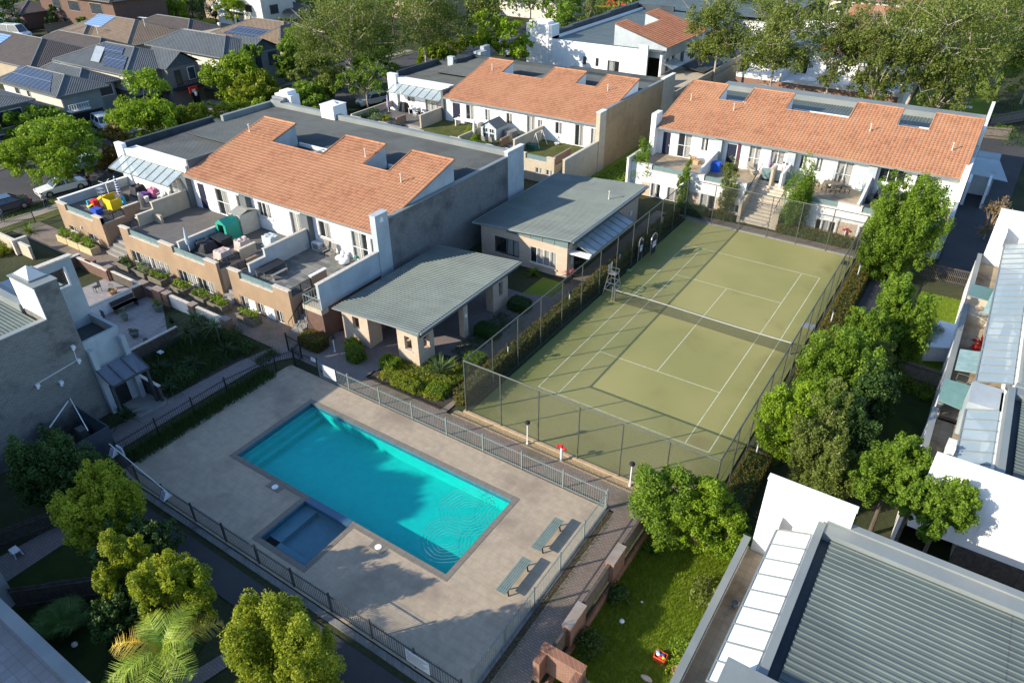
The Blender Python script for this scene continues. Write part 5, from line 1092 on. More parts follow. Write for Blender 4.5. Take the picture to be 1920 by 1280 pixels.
lilac = C('lilac_cloth',(.42,.36,.50),.95); greyfab = C('grey_fabric',(.22,.22,.21),.95); greenslat = C('green_grey_slats',(.17,.225,.205),.6)
benchgap = darksteel; terrapot = C('terracotta_pot',(.40,.22,.13),.9); stonepot = C('stone_trough',(.20,.18,.13),.95,0,(.11,.10,.075)); sandstone = C('sandstone_trough',(.52,.42,.24),.95,0,(.42,.33,.18)); greypot = C('grey_pot',(.17,.18,.17),.8)

def leaves_np(centers, radii, per, size, seed, outward=.6, flat=1.0, up=0.0, narrow=.55):
    """leaf quads round many small clump centres; returns verts, faces, per-face value"""
    r = np.random.default_rng(seed); n = len(centers)*per
    c = np.repeat(np.asarray(centers), per, 0); rr = np.repeat(np.asarray(radii), per)
    d = r.normal(size=(n,3)); d /= np.linalg.norm(d,axis=1)[:,None]
    p = c+d*(rr*(.35+.65*r.random(n)**.5))[:,None]*np.array([1,1,flat])
    nn = d*outward+r.normal(size=(n,3))*.55+np.array([0,0,up+.25]); nn /= np.linalg.norm(nn,axis=1)[:,None]
    t = np.cross(nn, r.normal(size=(n,3))); t /= np.linalg.norm(t,axis=1)[:,None]; s = np.cross(nn, t)
    L = (size*(.6+.8*r.random(n)))[:,None]
    v = np.stack([p-t*L*.5, p+s*L*narrow*.5, p+t*L*.5-nn*L*.12, p-s*L*narrow*.5], 1).reshape(-1,3)
    val = np.clip(np.repeat(r.random(len(centers)), per)*.65+r.random(n)*.35, 0, 1)
    return v, val
def leaf_mesh(name, v, val, mat):
    n = len(v)//4; me = bpy.data.meshes.new(name); me.vertices.add(len(v)); me.vertices.foreach_set('co', v.astype(np.float32).ravel())
    me.loops.add(n*4); me.loops.foreach_set('vertex_index', np.arange(n*4,dtype=np.int32)); me.polygons.add(n)
    me.polygons.foreach_set('loop_start', np.arange(0,n*4,4,dtype=np.int32)); me.polygons.foreach_set('loop_total', np.full(n,4,dtype=np.int32))
    at = me.attributes.new('rnd','FLOAT','FACE'); at.data.foreach_set('value', val.astype(np.float32)); me.materials.append(mat); me.update(); me.validate(); return me
def mobj(name, me, parent=None, loc=(0,0,0)):
    o = bpy.data.objects.new(name, me); COL.objects.link(o); o.location = loc
    if parent is not None: o.parent = parent
    return o
def hedge(label, pts_box, mat, seed, z0=0, leaf=.09, cat='hedge', name='hedge', group=None, dens=1.0, round_=.0):
    x0,x1,y0,y1,h = pts_box; r = np.random.default_rng(seed); cx,cy = (x0+x1)/2,(y0+y1)/2
    t = thing(name, label, cat, (cx,cy,z0), group)
    b = B(); i = .1; b.box(x0+i,x1-i,y0+i,y1-i,z0,z0+h-i)
    part('branches', b, leafmats['dark'], t)
    A = (x1-x0)*(y1-y0)+2*h*(x1-x0+y1-y0); n = int(A*60*dens)
    f = r.random(n); px = r.uniform(x0,x1,n); py = r.uniform(y0,y1,n); pz = r.uniform(0,h,n)
    top = f < (x1-x0)*(y1-y0)/A; side = ~top; sx = side & (r.random(n) < (y1-y0)/(x1-x0+y1-y0)); sy = side & ~sx
    pz[top] = h; px[sx] = np.where(r.random(sx.sum())<.5, x0, x1); py[sy] = np.where(r.random(sy.sum())<.5, y0, y1)
    if round_:
        q = np.stack([(px-cx)/((x1-x0)/2),(py-cy)/((y1-y0)/2),(pz-h*.4)/(h*.6)],1); L = (np.abs(q)**4).sum(1)**.25; q = q/np.maximum(L,1e-3)[:,None]
        px, py, pz = cx+q[:,0]*(x1-x0)/2, cy+q[:,1]*(y1-y0)/2, np.maximum(h*.4+q[:,2]*h*.6, .02)
    P = np.stack([px-cx,py-cy,pz],1)+r.normal(size=(n,3))*.02
    v, val = leaves_np(P, np.full(n,.09), 5, leaf, seed+1); mobj('foliage', leaf_mesh('foliage', v, val, mat), t); return t
def spiky(label, x, y, z, n, L, w, mat, seed, cat='plant', name='spiky_plant', trunk=0, arch=.6, group=None):
    r = random.Random(seed); t = thing(name, label, cat, (x,y,z), group); b = B()
    if trunk: q = B(); q.bar((x,y,z),(x+.1*trunk,y,z+trunk),.12,.08,6); part('stem', q, bark, t)
    for i in range(n):
        a = 2*math.pi*i/n*2.4+r.random(); el = r.uniform(.15,1.35); l = L*r.uniform(.7,1.1); c, s = math.cos(a), math.sin(a)
        prev = None
        for k in range(4):
            u = k/3; hx = l*u*math.cos(el)*(1+.2*u); hz = l*u*math.sin(el)-arch*l*u*u*.5; ww = w*(1-u)**.7*.5+.004
            p = (x+c*hx-s*ww, y+s*hx+c*ww, z+trunk+hz+.05); q_ = (x+c*hx+s*ww, y+s*hx-c*ww, z+trunk+hz+.05)
            if prev: b.quad(prev[0], prev[1], q_, p)
            prev = (p, q_)
    part('leaves', b, mat, t); return t
def pot(label, x, y, z, r0, h, mat, leafm=None, seed=0, pl=.25, group=None, cat='pot plant'):
    t = thing('potted_plant', label, cat, (x,y,z), group); b = B()
    b.lathe(x,y,[(r0*.6,z),(r0,z+h),(r0*1.08,z+h),(r0*1.08,z+h+.03),(r0*.9,z+h+.03),(r0*.85,z+h-.04)],12); part('pot', b, mat, t)
    if leafm:
        r = np.random.default_rng(seed); c = r.normal(size=(10,3))*np.array([pl*.5,pl*.5,pl*.4])+np.array([0,0,h+pl*.6])
        v, val = leaves_np(c, np.full(10,pl*.4), 14, .09, seed); mobj('foliage', leaf_mesh('foliage',v,val,leafm), t)
    return t
# ---- lamps along the court
def lamp(label, x, y, h=1.62):
    t = thing('path_lamp', label, 'lamp post', (x,y,0), 'low lamp posts round the tennis court'); b = B()
    b.lathe(x,y,[(.07,0),(.07,.1),(.04,.14),(.036,h-.22)],10); part('pole', b, whitep, t)
    b = B(); b.ball((x,y,h-.12),.125,.125,.12,12,6); part('globe', b, chromem, t)
    b = B(); b.lathe(x,y,[(.15,h-.10),(.15,h-.06),(.12,h+.01),(.05,h+.05),(.01,h+.055)],14); part('lamp_shade', b, darksteel, t)
for x,y,l in ((-3.2,-16.72,'path lamp in the pebble strip near the left end of the pool side court fence'),(3.0,-16.55,'path lamp in the pebble strip beside the slim trees at the near right court corner'),(-8.4,-10.9,'path lamp in the left hedge nearest to the pavilion garden bed'),(-8.42,-2.97,'path lamp in the left hedge opposite the small lawn'),(-8.25,4.7,'path lamp in the left hedge just behind the umpire chair'),(-8.3,13.1,'path lamp farthest along the left hedge near the far court corner'),(7.95,12.8,'path lamp in the right hedge near the far right court corner'),(7.9,4.6,'path lamp in the right hedge level with the net'),(7.82,-11.3,'path lamp partly hidden by trees near the right court corner')): lamp(l,x,y)
def hydrant(label, x, y):
    t = thing('hydrant', label, 'hydrant', (x,y,0), 'fire hydrants by the court'); b = B(); b.lathe(x,y,[(.07,0),(.07,.85),(.05,.9)],10); part('standpipe', b, whitep, t)
    b = B(); b.bar((x-.22,y,.93),(x+.22,y,.93),.06,.06,8); b.lathe(x-.22,y,[(.08,.88),(.08,1.0)],8); b.lathe(x+.22,y,[(.08,.88),(.08,1.0)],8); b.lathe(x,y,[(.09,.98),(.09,1.12)],8); part('valves', b, redp, t)
hydrant('white standpipe with red valves at the pool side court fence', -.95, -16.85); hydrant('white standpipe with red valves in the hedge beyond the far court end', 5.45, 19.9)
# ---- pool benches
def bench(label, x, y0, y1):
    t = thing('bench', label, 'bench', ((x),(y0+y1)/2,0), 'slatted benches beside the pool')
    for i in range(5): b = B(); b.box(x-.24+i*.1,x-.16+i*.1,y0,y1,.42,.455); part('slat', b, greenslat, t)
    for y in (y0+.3,y1-.3):
        b = B(); b.bar((x-.2,y,.41),(x+.25,y,.41),.06); b.bar((x-.16,y,.41),(x-.24,y,.0),.05); b.bar((x+.18,y,.41),(x+.24,y,.0),.05); part('leg', b, darksteel, t)
bench('green slatted bench nearer the pool gate corner by the right fence', 1.28, -23.05, -20.85)
bench('green slatted bench lower down beside the right pool fence', 1.26, -25.9, -23.72)
# ---- umpire chair
t = thing('umpire_chair', 'tall grey metal umpire chair at the left end of the net', 'umpire chair', (-6.9,.9,0)); X, Y = -6.95, .95
b = B(); ft = [(-.5,-.6),(.5,-.6),(.5,.6),(-.5,.6)]; tp = [(-.25,-.28),(.25,-.28),(.25,.28),(-.25,.28)]
for (a,c),(d,e) in zip(ft,tp): b.bar((X+a,Y+c,0),(X+d,Y+e,1.75),.055)
for hh in (.55,1.1):
    P = [(X+a+(d-a)*hh/1.75, Y+c+(e-c)*hh/1.75, hh) for (a,c),(d,e) in zip(ft,tp)]
    for i in range(4): b.bar(P[i],P[(i+1)%4],.045)
part('frame', b, chromem, t)
b = B()
for i in range(5): b.box(X-.3,X+.3,Y-.28+i*.12,Y-.2+i*.12,1.75,1.79)
part('seat', b, greyfab, t)
b = B()
for i in range(4): b.box(X-.32,X-.29,Y-.28,Y+.28,1.95+i*.14,2.03+i*.14)
b.bar((X-.3,Y-.28,1.75),(X-.3,Y-.28,2.5),.05); b.bar((X-.3,Y+.28,1.75),(X-.3,Y+.28,2.5),.05); part('backrest', b, chromem, t)
for s in (-.3,.3): b = B(); b.bar((X-.3,Y+s,2.05),(X+.3,Y+s,2.05),.05); b.bar((X+.3,Y+s,1.77),(X+.3,Y+s,2.05),.04); part('armrest', b, chromem, t)
b = B(); b.bar((X+.45,Y-.9,0),(X+.45,Y-.9,1.15),.09); part('side_post', b, chromem, t)
# ---- net
t = thing('tennis_net', 'sagging tennis net with white top band across the court', 'tennis net', (0,0,0))
for x in (-6.3,6.5): b = B(); b.lathe(x,.05,[(.06,0),(.06,1.0),(.075,1.0),(.075,1.06)],10); b.box(x-.1,x+.1,0,.1,0,.03); part('post', b, chromem, t)
b = B(); q = B(); N = 40; pr = None
for i in range(N+1):
    u = i/N; x = -6.25+12.7*u; s = 4*u*(1-u); z = .97-.17*s+.015*math.sin(9*u); y = .05+.10*math.sin(u*5.1)+.22*s
    if pr: b.quad((pr[0],pr[1]*.5+.02,.03),(x,y*.5+.02,.03),(x,y,z),pr); q.quad((pr[0],pr[1]-.012,pr[2]-.055),(x,y-.012,z-.055),(x,y-.012,z+.004),(pr[0],pr[1]-.012,pr[2]+.004)); q.quad((pr[0],pr[1]+.012,pr[2]-.055),(x,y+.012,z-.055),(x,y+.012,z+.004),(pr[0],pr[1]+.012,pr[2]+.004)); q.quad((pr[0],pr[1]-.012,pr[2]+.004),(x,y-.012,z+.004),(x,y+.012,z+.004),(pr[0],pr[1]+.012,pr[2]+.004))
    pr = (x,y,z)
part('netting', b, netm, t); part('top_band', q, C('worn_net_band',(.45,.45,.42),.9), t)
# ---- boards by the left fence
for x,y,w,l in ((-6.95,8.2,.55,'black framed notice board with white court rules notice on the left side of the court'),(-7.5,6.9,.35,'smaller black framed notice board left of the other one by the left court fence')):
    t = thing('notice_board', l, 'notice board', (x,y,0)); b = B(); r_ = .45
    b.bar((x,y-w,0),(x,y-w,1.75),.06); b.bar((x,y+w,0),(x,y+w,1.75),.06)
    for k in range(6): a0=math.pi*k/6; a1=math.pi*(k+1)/6; b.bar((x,y-w*math.cos(a0),1.75+r_*.8*math.sin(a0)),(x,y-w*math.cos(a1),1.75+r_*.8*math.sin(a1)),.07)
    part('frame', b, chromem if w>.5 else greyfab, t)
    b = B(); b.box(x-.02,x+.02,y-w+.06,y+w-.06,.35,1.8); part('backing_cloth', b, blackcover, t)
    b = B(); b.box(x+.025,x+.05,y-w*.5,y+w*.6,.95,1.45); part('notice', b, whitep, t)
    b = B(); b.box(x+.052,x+.056,y-w*.45,y+w*.3,1.28,1.36); part('notice_heading', b, bluep, t)
b = B(); b.box(-7.55,-7.2,4.6,5.0,.0,.18); b.v=[(x,y,z+.01) for x,y,z in b.v]; single('ball_tray', b, C('green_box',(.2,.24,.09)), 'small green box at the foot of the left court fence','box',(-7.4,4.8,0))
b = B(); b.box(6.2,7.0,3.9,4.6,.01,.07)
for i in range(7): b.box(6.22,6.98,3.95+i*.09,3.99+i*.09,.07,.085)
single('drain_grate', b, chromem, 'metal drain grate at the right court edge near the net','drain',(6.6,4.2,0))
b = B(); b.box(6.3,6.8,15.2,15.9,.01,.06)
for i in range(6): b.box(6.32,6.78,15.25+i*.1,15.3+i*.1,.06,.075)
single('drain_grate', b, darksteel, 'dark drain grate near the far right court corner','drain',(6.5,15.5,0))
# ---- pool fence signs and the pole with striped ends
def sign(label, x0,x1,y,z0,z1,mat=whitep,lines=5, face=-1):
    t = thing('pool_sign', label, 'sign', ((x0+x1)/2,y,z0)); b = B(); b.box(x0,x1,y-.012,y+.012,z0,z1); part('board', b, mat, t)
    b = B()
    for i in range(lines): zz = z1-.08-(z1-z0-.12)*i/lines; b.box(x0+.06,x1-.06-.12*(i%3),y+face*.015-.002,y+face*.015+.002,zz-.018,zz)
    part('printed_lines', b, darksteel, t)
sign('large white notice board on the fence at the pool gate', -17.15,-16.05,-18.63,.35,1.2,lines=7)
sign('small white notice on the gate post at the top left pool corner', -18.1,-17.7,-18.62,1.15,1.4,lines=2)
sign('white notice board on the lower pool fence near the bottom right tree', -.1,1.1,-30.55,.35,1.1,lines=6)
t = thing('striped_pole', 'long white pole with striped triangular ends lying along the lower left pool fence', 'pole', (-18.5,-30.4,1.2))
b = B(); b.bar((-21.2,-30.15,1.3),(-15.4,-30.6,1.25),.05,.05,8); part('pole', b, whitep, t)
sm = stripes_mat('navy_stripes',0,.1,(.75,.78,.8),(.05,.06,.15),.5)
for x,y in ((-20.6,-30.3),(-15.5,-30.7)):
    b = B(); b.prismx([(y-.25,.9),(y+.3,.95),(y,1.35)],x-.25,x+.1); part('striped_end', b, sm, t)
b = B(); b.box(-20.8,-20.3,-30.05,-29.95,.7,1.3); single('pool_sign', b, paleblue, 'pale blue square sign on the corner post of the lower left pool fence','sign',(-20.5,-30,.7))
# ---- planters in front of the near terraces
LP = leafmats
k = 0
for x0,x1,m,l in ((-51.8,-50.2,sandstone,'first'),(-50.1,-48.4,sandstone,'middle'),(-48.3,-46.4,sandstone,'last')):
    k += 1; t = thing('planter_box', 'sunlit sandstone planter with leafy shrub, '+l+' of three from the left below two windows','planter',((x0+x1)/2,-16.4,0),'stone planters along the front walk')
    b = B(); b.wall('x',x0,x1,-16.85,-16.75,0,.62); b.wall('x',x0,x1,-16.15,-16.05,0,.62); b.box(x0,x0+.1,-16.75,-16.15,0,.62); b.box(x1-.1,x1,-16.75,-16.15,0,.62); part('trough', b, m, t)
    b = B(); b.box(x0+.1,x1-.1,-16.75,-16.15,.4,.52); part('soil', b, soil, t)
    r = np.random.default_rng(k); c = np.stack([r.uniform(-.7,.7,26),r.uniform(-.35,.35,26),r.uniform(.55,1.15,26)],1); v,val = leaves_np(c,np.full(26,.2),26,.13,k); mobj('shrub', leaf_mesh('shrub',v,val,LP['green']), t)
for i,(x0,lm) in enumerate(((-42.6,'dark'),(-40.4,'sage'),(-38.2,'green'),(-35.4,'bright'),(-33.0,'green'),(-30.9,'bright'),(-27.6,'bright'))):
    t = thing('planter_box', ['dark mossy planter nearest the left stairs','mossy planter with sword like pale leaves, second from the left stairs','mossy planter with broad bushy leaves before the window wall','mossy planter with bright leaves just left of the second window wall','mossy planter with a green clump before the second window wall','mossy planter beside the narrow middle stair','single mossy planter before the white panelled windows near the pavilion'][i],'planter',(x0+.9,-16.5,0),'mossy planters along the front walk')
    b = B(); b.wall('x',x0,x0+1.7,-17.0,-16.9,0,.58); b.wall('x',x0,x0+1.7,-16.25,-16.15,0,.58); b.box(x0,x0+.1,-16.9,-16.25,0,.58); b.box(x0+1.6,x0+1.7,-16.9,-16.25,0,.58); part('trough', b, stonepot, t)
    b = B(); b.box(x0+.1,x0+1.6,-16.9,-16.25,.35,.47); part('soil', b, soil, t)
    r = np.random.default_rng(i+50); c = np.stack([r.uniform(-.7,.7,16),r.uniform(-.3,.3,16),r.uniform(.5,.95,16)],1); v,val = leaves_np(c,np.full(16,.2),22,.16 if lm!='sage' else .22,i+50,narrow=.5 if lm!='sage' else .2); mobj('shrub', leaf_mesh('shrub',v,val,LP[lm]), t)
# ---- low brick and white walls of the garden between walk and brick house
def lowwall(name, label, boxes, mats, cat='garden wall', group=None):
    t = thing(name, label, cat, ((boxes[0][0]+boxes[0][1])/2,(boxes[0][2]+boxes[0][3])/2,0), group)
    for (x0,x1,y0,y1,h),(m,nm) in zip(boxes,mats): b = B(); b.box(x0,x1,y0,y1,0,h); part(nm, b, m, t); coping(t,x0,x1,y0,y1,h,redbrick if m is redbrick else capcol,.07,.02)
W_, P_ = (white,'wall_panel'),(redbrick,'brick_pillar')
lowwall('garden_wall','low garden wall of white panels between brick pillars along the front walk',[(-30.9,-30.3,-18.5,-18.0,1.05),(-33.3,-31.0,-18.35,-18.15,.95),(-33.95,-33.35,-18.5,-18.0,1.05),(-30.2,-27.4,-18.35,-18.15,.95),(-27.3,-26.6,-18.5,-18.0,1.05)],[P_,W_,P_,W_,P_])
lowwall('garden_wall','low brick and rail garden wall along the walk left of the potted palm',[(-35.2,-34.2,-18.5,-18.0,1.05),(-37.0,-36.2,-18.5,-18.0,1.05),(-41.5,-40.9,-18.5,-18.0,1.05),(-44.2,-43.4,-18.5,-18.0,.9),(-40.8,-37.1,-18.35,-18.2,.8),(-36.1,-35.3,-18.4,-18.2,.8),(-43.3,-41.6,-18.35,-18.2,.7)],[P_,P_,P_,P_,(darktimber,'rail_panel'),(darkred,'wall_panel'),(darktimber,'rail_panel')])
lowwall('garden_wall','white dividing wall across the shaded paved garden',[(-36.6,-36.4,-22.6,-19.3,1.0),(-36.65,-36.35,-19.2,-18.55,1.05)],[W_,(darkred,'wall_end')])
lowwall('garden_wall','dark brick wall beside the blue rendered gable of the brick house',[(-45.6,-45.3,-25,-18.2,1.0),(-45.3,-41,-18.6,-18.4,.9)],[(darkred,'wall_panel'),(darkred,'wall_panel')])
lowwall('garden_wall','dark boundary wall beside the overgrown garden and entrance',[(-28.9,-28.75,-25.4,-20.8,1.1),(-28.7,-23.8,-25.55,-25.4,1.1)],[(darktimber,'wall_panel'),(darktimber,'wall_panel')])
t = thing('outdoor_bench','dark slatted bench against the white dividing wall in the paved garden','bench',(-35.9,-20.2,0)); b = B()
for i in range(4): b.box(-36.2,-35.7+.0,-21.2+.0,-19.4,.42+.0,.44)
b.box(-36.25,-36.2,-21.2,-19.4,.5,.85); part('seat', b, darktimber, t); b = B()
for y in (-21.1,-19.5): b.box(-36.2,-35.7,y-.04,y+.04,0,.42)
part('legs', b, darktimber, t)
for i,(x,y,rz,l) in enumerate(((-40.2,-20.0,.6,'dark wire chair on the far part of the shaded patio'),(-35.6,-22.4,2.0,'dark garden chair with a white newspaper on its seat'))):
    t = thing('garden_chair', l, 'chair', (x,y,0)); b = B(); b.box(x-.22,x+.22,y-.22,y+.22,.42,.45); part('seat', b, darksteel, t)
    b = B(); b.box(x-.22,x+.22,y+.2,y+.23,.45,.9); part('backrest', b, darksteel, t)
    for a in (-.2,.2):
        for c_ in (-.2,.2): b = B(); b.bar((x+a,y+c_,0),(x+a,y+c_,.42),.03); part('leg', b, darksteel, t)
b = B(); b.box(-35.75,-35.45,-22.55,-22.3,.455,.475); single('newspaper', b, whitep, 'folded white newspaper lying on a dark garden chair','newspaper',(-35.6,-22.4,.455))
for i,(x,y,r0,m,lm,l) in enumerate(((-31.9,-22.2,.32,greypot,'dark','grey bowl planter near the edge of the shaded patio'),(-32.3,-24.2,.32,greypot,'dark','grey bowl planter beside the entrance piers'),(-34.5,-21.3,.26,greypot,'sage','potted fern beside the dark garden chair'),(-36.3,-22.9,.25,greypot,'dark','small pot at the end of the white dividing wall'),(-38.8,-19.6,.35,terrapot,'dark','large pot with dark shrub behind the wire chair'),(-33.6,-19.2,.4,greypot,'lime','potted palm beside the brick pillar of the low garden wall'))):
    if i == 5: pot(l,x,y,0,r0,.5,m); spiky('fan of pale green sword leaves growing from the pot by the brick pillar',x,y,.4,26,1.0,.06,LP['lime'],3)
    else: pot(l,x,y,0,r0,.35,m,LP[lm],i,.35)
# utility enclosure
t = thing('utility_enclosure','dark sheet metal enclosure with bins and meters beside the brick house wall','enclosure',(-24.3,-30.8,0))
b = B(); b.box(-25.45,-22.0,-29.62,-29.56,0,1.75); b.box(-22.06,-22.0,-31.4,-29.62,0,1.75); b.box(-25.45,-22.06,-31.46,-31.4,0,1.75); part('fence_sheet', b, M('blue_grey_sheet',(.06,.075,.095),None,2,.5), t)
b = B(); b.bar((-25.45,-29.6,2.2),(-22.5,-30.4,1.8),.05); b.bar((-25.3,-29.8,2.2),(-24.5,-31.4,1.8),.05); part('brace', b, whitep, t)
b = B(); b.box(-24.6,-24.0,-30.3,-29.9,0,.9); b.box(-24.9,-24.5,-31.1,-30.8,0,.5); b.box(-23.6,-23.2,-31.2,-30.9,0,.6); b.box(-23.9,-23.7,-30.8,-30.5,0,.4); b.lathe(-24.6,-30.6,[(.12,0),(.12,.5)],8); part('equipment', b, greypot, t)
b = B(); b.box(-24.5,-24.1,-31.49,-31.465,1.3,1.6); part('label_plate', b, whitep, t)
# ---- garden right of the pool: brick pillars and timber
t = thing('pillar_fence','timber fence between brick pillars along the garden right of the pool','fence',(4.8,-23,0))
for y0,y1 in ((-22.5,-21.3),(-26.3,-25.0)): b = B(); b.box(4.6,5.0,y0,y1,0,1.2); part('brick_pillar', b, redbrick, t); coping(t,4.6,5.0,y0,y1,1.2,redbrick,.08,.02)
for y0,y1 in ((-21.3,-17.6),(-25.0,-22.5),(-27.4,-26.3)):
    b = B(); n = int((y1-y0)/.16)
    for i in range(n): b.box(4.74,4.79,y0+i*(y1-y0)/n+.01,y0+(i+1)*(y1-y0)/n-.004,0.02,1.1)
    part('palings', b, timber, t); b = B(); b.box(4.70,4.84,y0,y1,1.1,1.16); part('rail', b, darktimber, t)
t = thing('brick_corner_wall','red brick corner wall with capping at the lower end of the right path','wall',(5.3,-27.5,0))
b = B(); b.box(4.45,6.3,-27.75,-27.4,0,1.25); b.box(6.05,6.3,-28.6,-27.75,0,1.25); b.box(4.45,4.75,-28.3,-27.75,0,1.25); part('brickwork', b, redbrick, t); coping(t,4.45,6.3,-27.75,-27.4,1.25,redbrick,.08,.03)
t = thing('timber_fence','pale timber fence curving away from the brick corner wall','fence',(6.8,-28.2,0)); b = B()
for i in range(14): x=6.3+i*.16; y=-27.6-i*.09; b.box(x,x+.14,y-.02,y+.02,0,.9)
part('palings', b, timber, t)
def palings(label, p, q_, h=1.3, mat=None, name='timber_fence'):
    t = thing(name, label, 'fence', (p[0],p[1],0)); L = math.hypot(q_[0]-p[0],q_[1]-p[1]); n = int(L/.15); ux,uy = (q_[0]-p[0])/L,(q_[1]-p[1])/L; b = B(); r = random.Random(int(L*10))
    for i in range(n):
        s = L*(i+.5)/n; hh = h+r.uniform(-.03,.03); a = Vector((p[0]+ux*s,p[1]+uy*s,0)); w = .066; d = .012
        vs = [(a.x+ux*sx*w-uy*sy*d, a.y+uy*sx*w+ux*sy*d, z) for z in (0,hh) for sx,sy in ((-1,-1),(1,-1),(1,1),(-1,1))]
        b.add(vs,[(0,3,2,1),(4,5,6,7),(0,1,5,4),(1,2,6,5),(2,3,7,6),(3,0,4,7)])
    part('palings', b, mat or timber, t); b = B()
    for z in (.3,h-.2): b.bar((p[0]+uy*.04,p[1]-ux*.04,z),(q_[0]+uy*.04,q_[1]-ux*.04,z),.06)
    part('rails', b, darktimber, t)
palings('weathered paling fence across the lower lawn of the right hand garden',(11.0,1.2),(16.7,.9),1.4); palings('paling fence closing the dark lawn near the right hand trees',(9.8,-9.0),(14.6,-9.2),1.1,darktimber)
palings('dark paling fence along the right of the east lawns',(10.2,-9.0),(10.2,1.0),1.0,darktimber)
palings('dark timber fence between the two shaded gardens at the lower left',(-16.0,-37.9),(-12.6,-34.6),1.4,darktimber); palings('low timber edging fence beside the path at the lower left',(-20.3,-36.9),(-19.2,-34.2),1.1,darktimber); palings('dark timber fence behind the dark tree at the left edge',(-26,-33.2),(-21.0,-32.6),1.3,darktimber)
palings('pale timber fence at the far right behind the tennis court trees',(12.6,57.5),(15.2,58.0),1.3); palings('pale timber fence beyond the shrubs at the far right',(12.9,62.4),(16.2,67.5),1.4); palings('long timber fence in front of the red brick house top left',(-150,34),(-146,52.5),1.8,timber)
palings('grey fence along the lane behind the white building at the top',(-60,92),(-52,118),1.8,greywall)
t = thing('garden_shed','low white ribbed shed roof between the two right hand lawns','shed',(14.8,6,0))
b = B(); b.prism([(13.8,3.9),(15.4,4.8),(15.6,7.5),(14.1,7.4)],0,1.1); part('wall', b, white, t)
b = B(); b.slab((13.65,3.7,1.2),(15.5,4.6,1.2),(15.7,7.6,1.3),(14.05,7.5,1.3),.06); part('roof', b, whitebright, t)
b = B(); b.box(5.9,6.1,-23.6,-23.4,0.005,.05); 
t = thing('garden_pergola','dark timber screen across the end of the shaded lane at the right','screen',(13.6,17,0)); b = B()
for i in range(26): b.box(12.1+i*.12,12.15+i*.12,16.2,16.25,0,1.3)
for z in (.2,.7,1.25): b.box(12.0,15.2,16.15,16.3,z,z+.06)
part('lattice', b, darktimber, t)
# things on the right lawn
t = thing('toy_basket','red plastic crate full of toys on the right lawn','basket',(8.3,-24.75,0)); b = B(); X,Y=8.3,-24.7
b.wall('x',X-.25,X+.25,Y-.2,Y-.17,0,.3); b.wall('x',X-.25,X+.25,Y+.17,Y+.2,0,.3); b.box(X-.25,X-.22,Y-.17,Y+.17,0,.3); b.box(X+.22,X+.25,Y-.17,Y+.17,0,.3); b.box(X-.22,X+.22,Y-.17,Y+.17,0.01,.05); part('crate', b, C('orange_red_plastic',(.65,.08,.03)), t)
for i,(dx,dy,m) in enumerate(((-.1,0,whitep),(.08,.05,bluep),(.02,-.08,redp),(.14,-.05,yellowp),(-.15,.08,cyanp))): b = B(); b.ball((X+dx,Y+dy,.28),.09,.07,.08,8,5); part('toy', b, m, t)
pot('terracotta pot of yellow leaved plant at the edge of the right lawn',9.0,-24.6,-.6,.18,.3,terrapot,LP['yellow'],5,.55)
pot('grey pot standing on the tiled terrace at the lower right',10.25,-22.6,2.4,.15,.24,greypot); 
t.location = (8.2,-24.4,-.6); b = B(); b.ball((6.1,-23.65,-.51),.12,.12,.09,12,6); single('ball', b, whitep, 'white ball lying on the shaded part of the right lawn','ball',(6.1,-23.65,-.6))
b = B(); b.ball((6.4,-22.25,-.55),.07,.06,.05,8,5); single('ball', b, whitep, 'tiny white ball on the right lawn nearer the slim trees','ball',(6.4,-22.25,-.6))
b = B(); b.ball((8.1,-25.45,-.54),.26,.13,.06,12,6); single('pool_float', b, pinkcloth, 'faded pink mat on the shaded right lawn','mat',(8.1,-25.45,-.6))
t = thing('plastic_stool','white plastic stool on the path at the lower left','stool',(-19.2,-36.4,0)); b = B(); X,Y=-19.2,-36.4; b.box(X-.25,X+.25,Y-.17,Y+.17,.3,.34); part('seat', b, whitep, t)
for a,c_ in ((-.2,-.13),(.2,-.13),(.2,.13),(-.2,.13)): b = B(); b.bar((X+a,Y+c_,.3),(X+a*1.2,Y+c_*1.3,0),.05); part('leg', b, whitep, t)
b = B(); b.ball((-12.2,-37.5,.12),.13,.13,.12,10,6); single('ball', b, whitep, 'round white ball in the dark garden left of the palm','ball',(-12.2,-37.5,0))
b = B(); b.box(-28.2,-27.8,-22.9,-22.6,.45,.5); single('tray', b, whitep, 'small white tray in the dark overgrown garden','tray',(-28,-22.7,.45))
# lower left neighbouring house: terrace with parapet, tall body out of the frame shading the gardens
t = thing('corner_house','house at the lower left corner with tiled terrace and grey parapet','house',(-14,-41,0))
b = B(); b.box(-30,-4.0,-38.9,-38.6,0,2.95); b.box(-18.2,-16.4,-38.6,-37.7,0,3.0); part('terrace_wall', b, bluewall, t)
b = B(); b.box(-30,-4.0,-38.98,-38.52,2.95,3.05); part('coping', b, flash, t)
b = B(); b.box(-30,-4.0,-46,-38.9,2.2,2.35); part('terrace_floor', b, decklight, t)
b = B(); b.box(-32,-13.5,-58,-45.2,0,7.4); part('house_body', b, white, t)
b = B(); b.slab((-30,-43.2,4.6),(-13.4,-43.2,4.6),(-13.4,-45.2,5.2),(-30,-45.2,5.2),.05); part('glass_canopy', b, canb, t)
b = B(); b.box(-13.5,-9.0,-56,-47.5,0,5.6); part('house_wing', b, white, t)
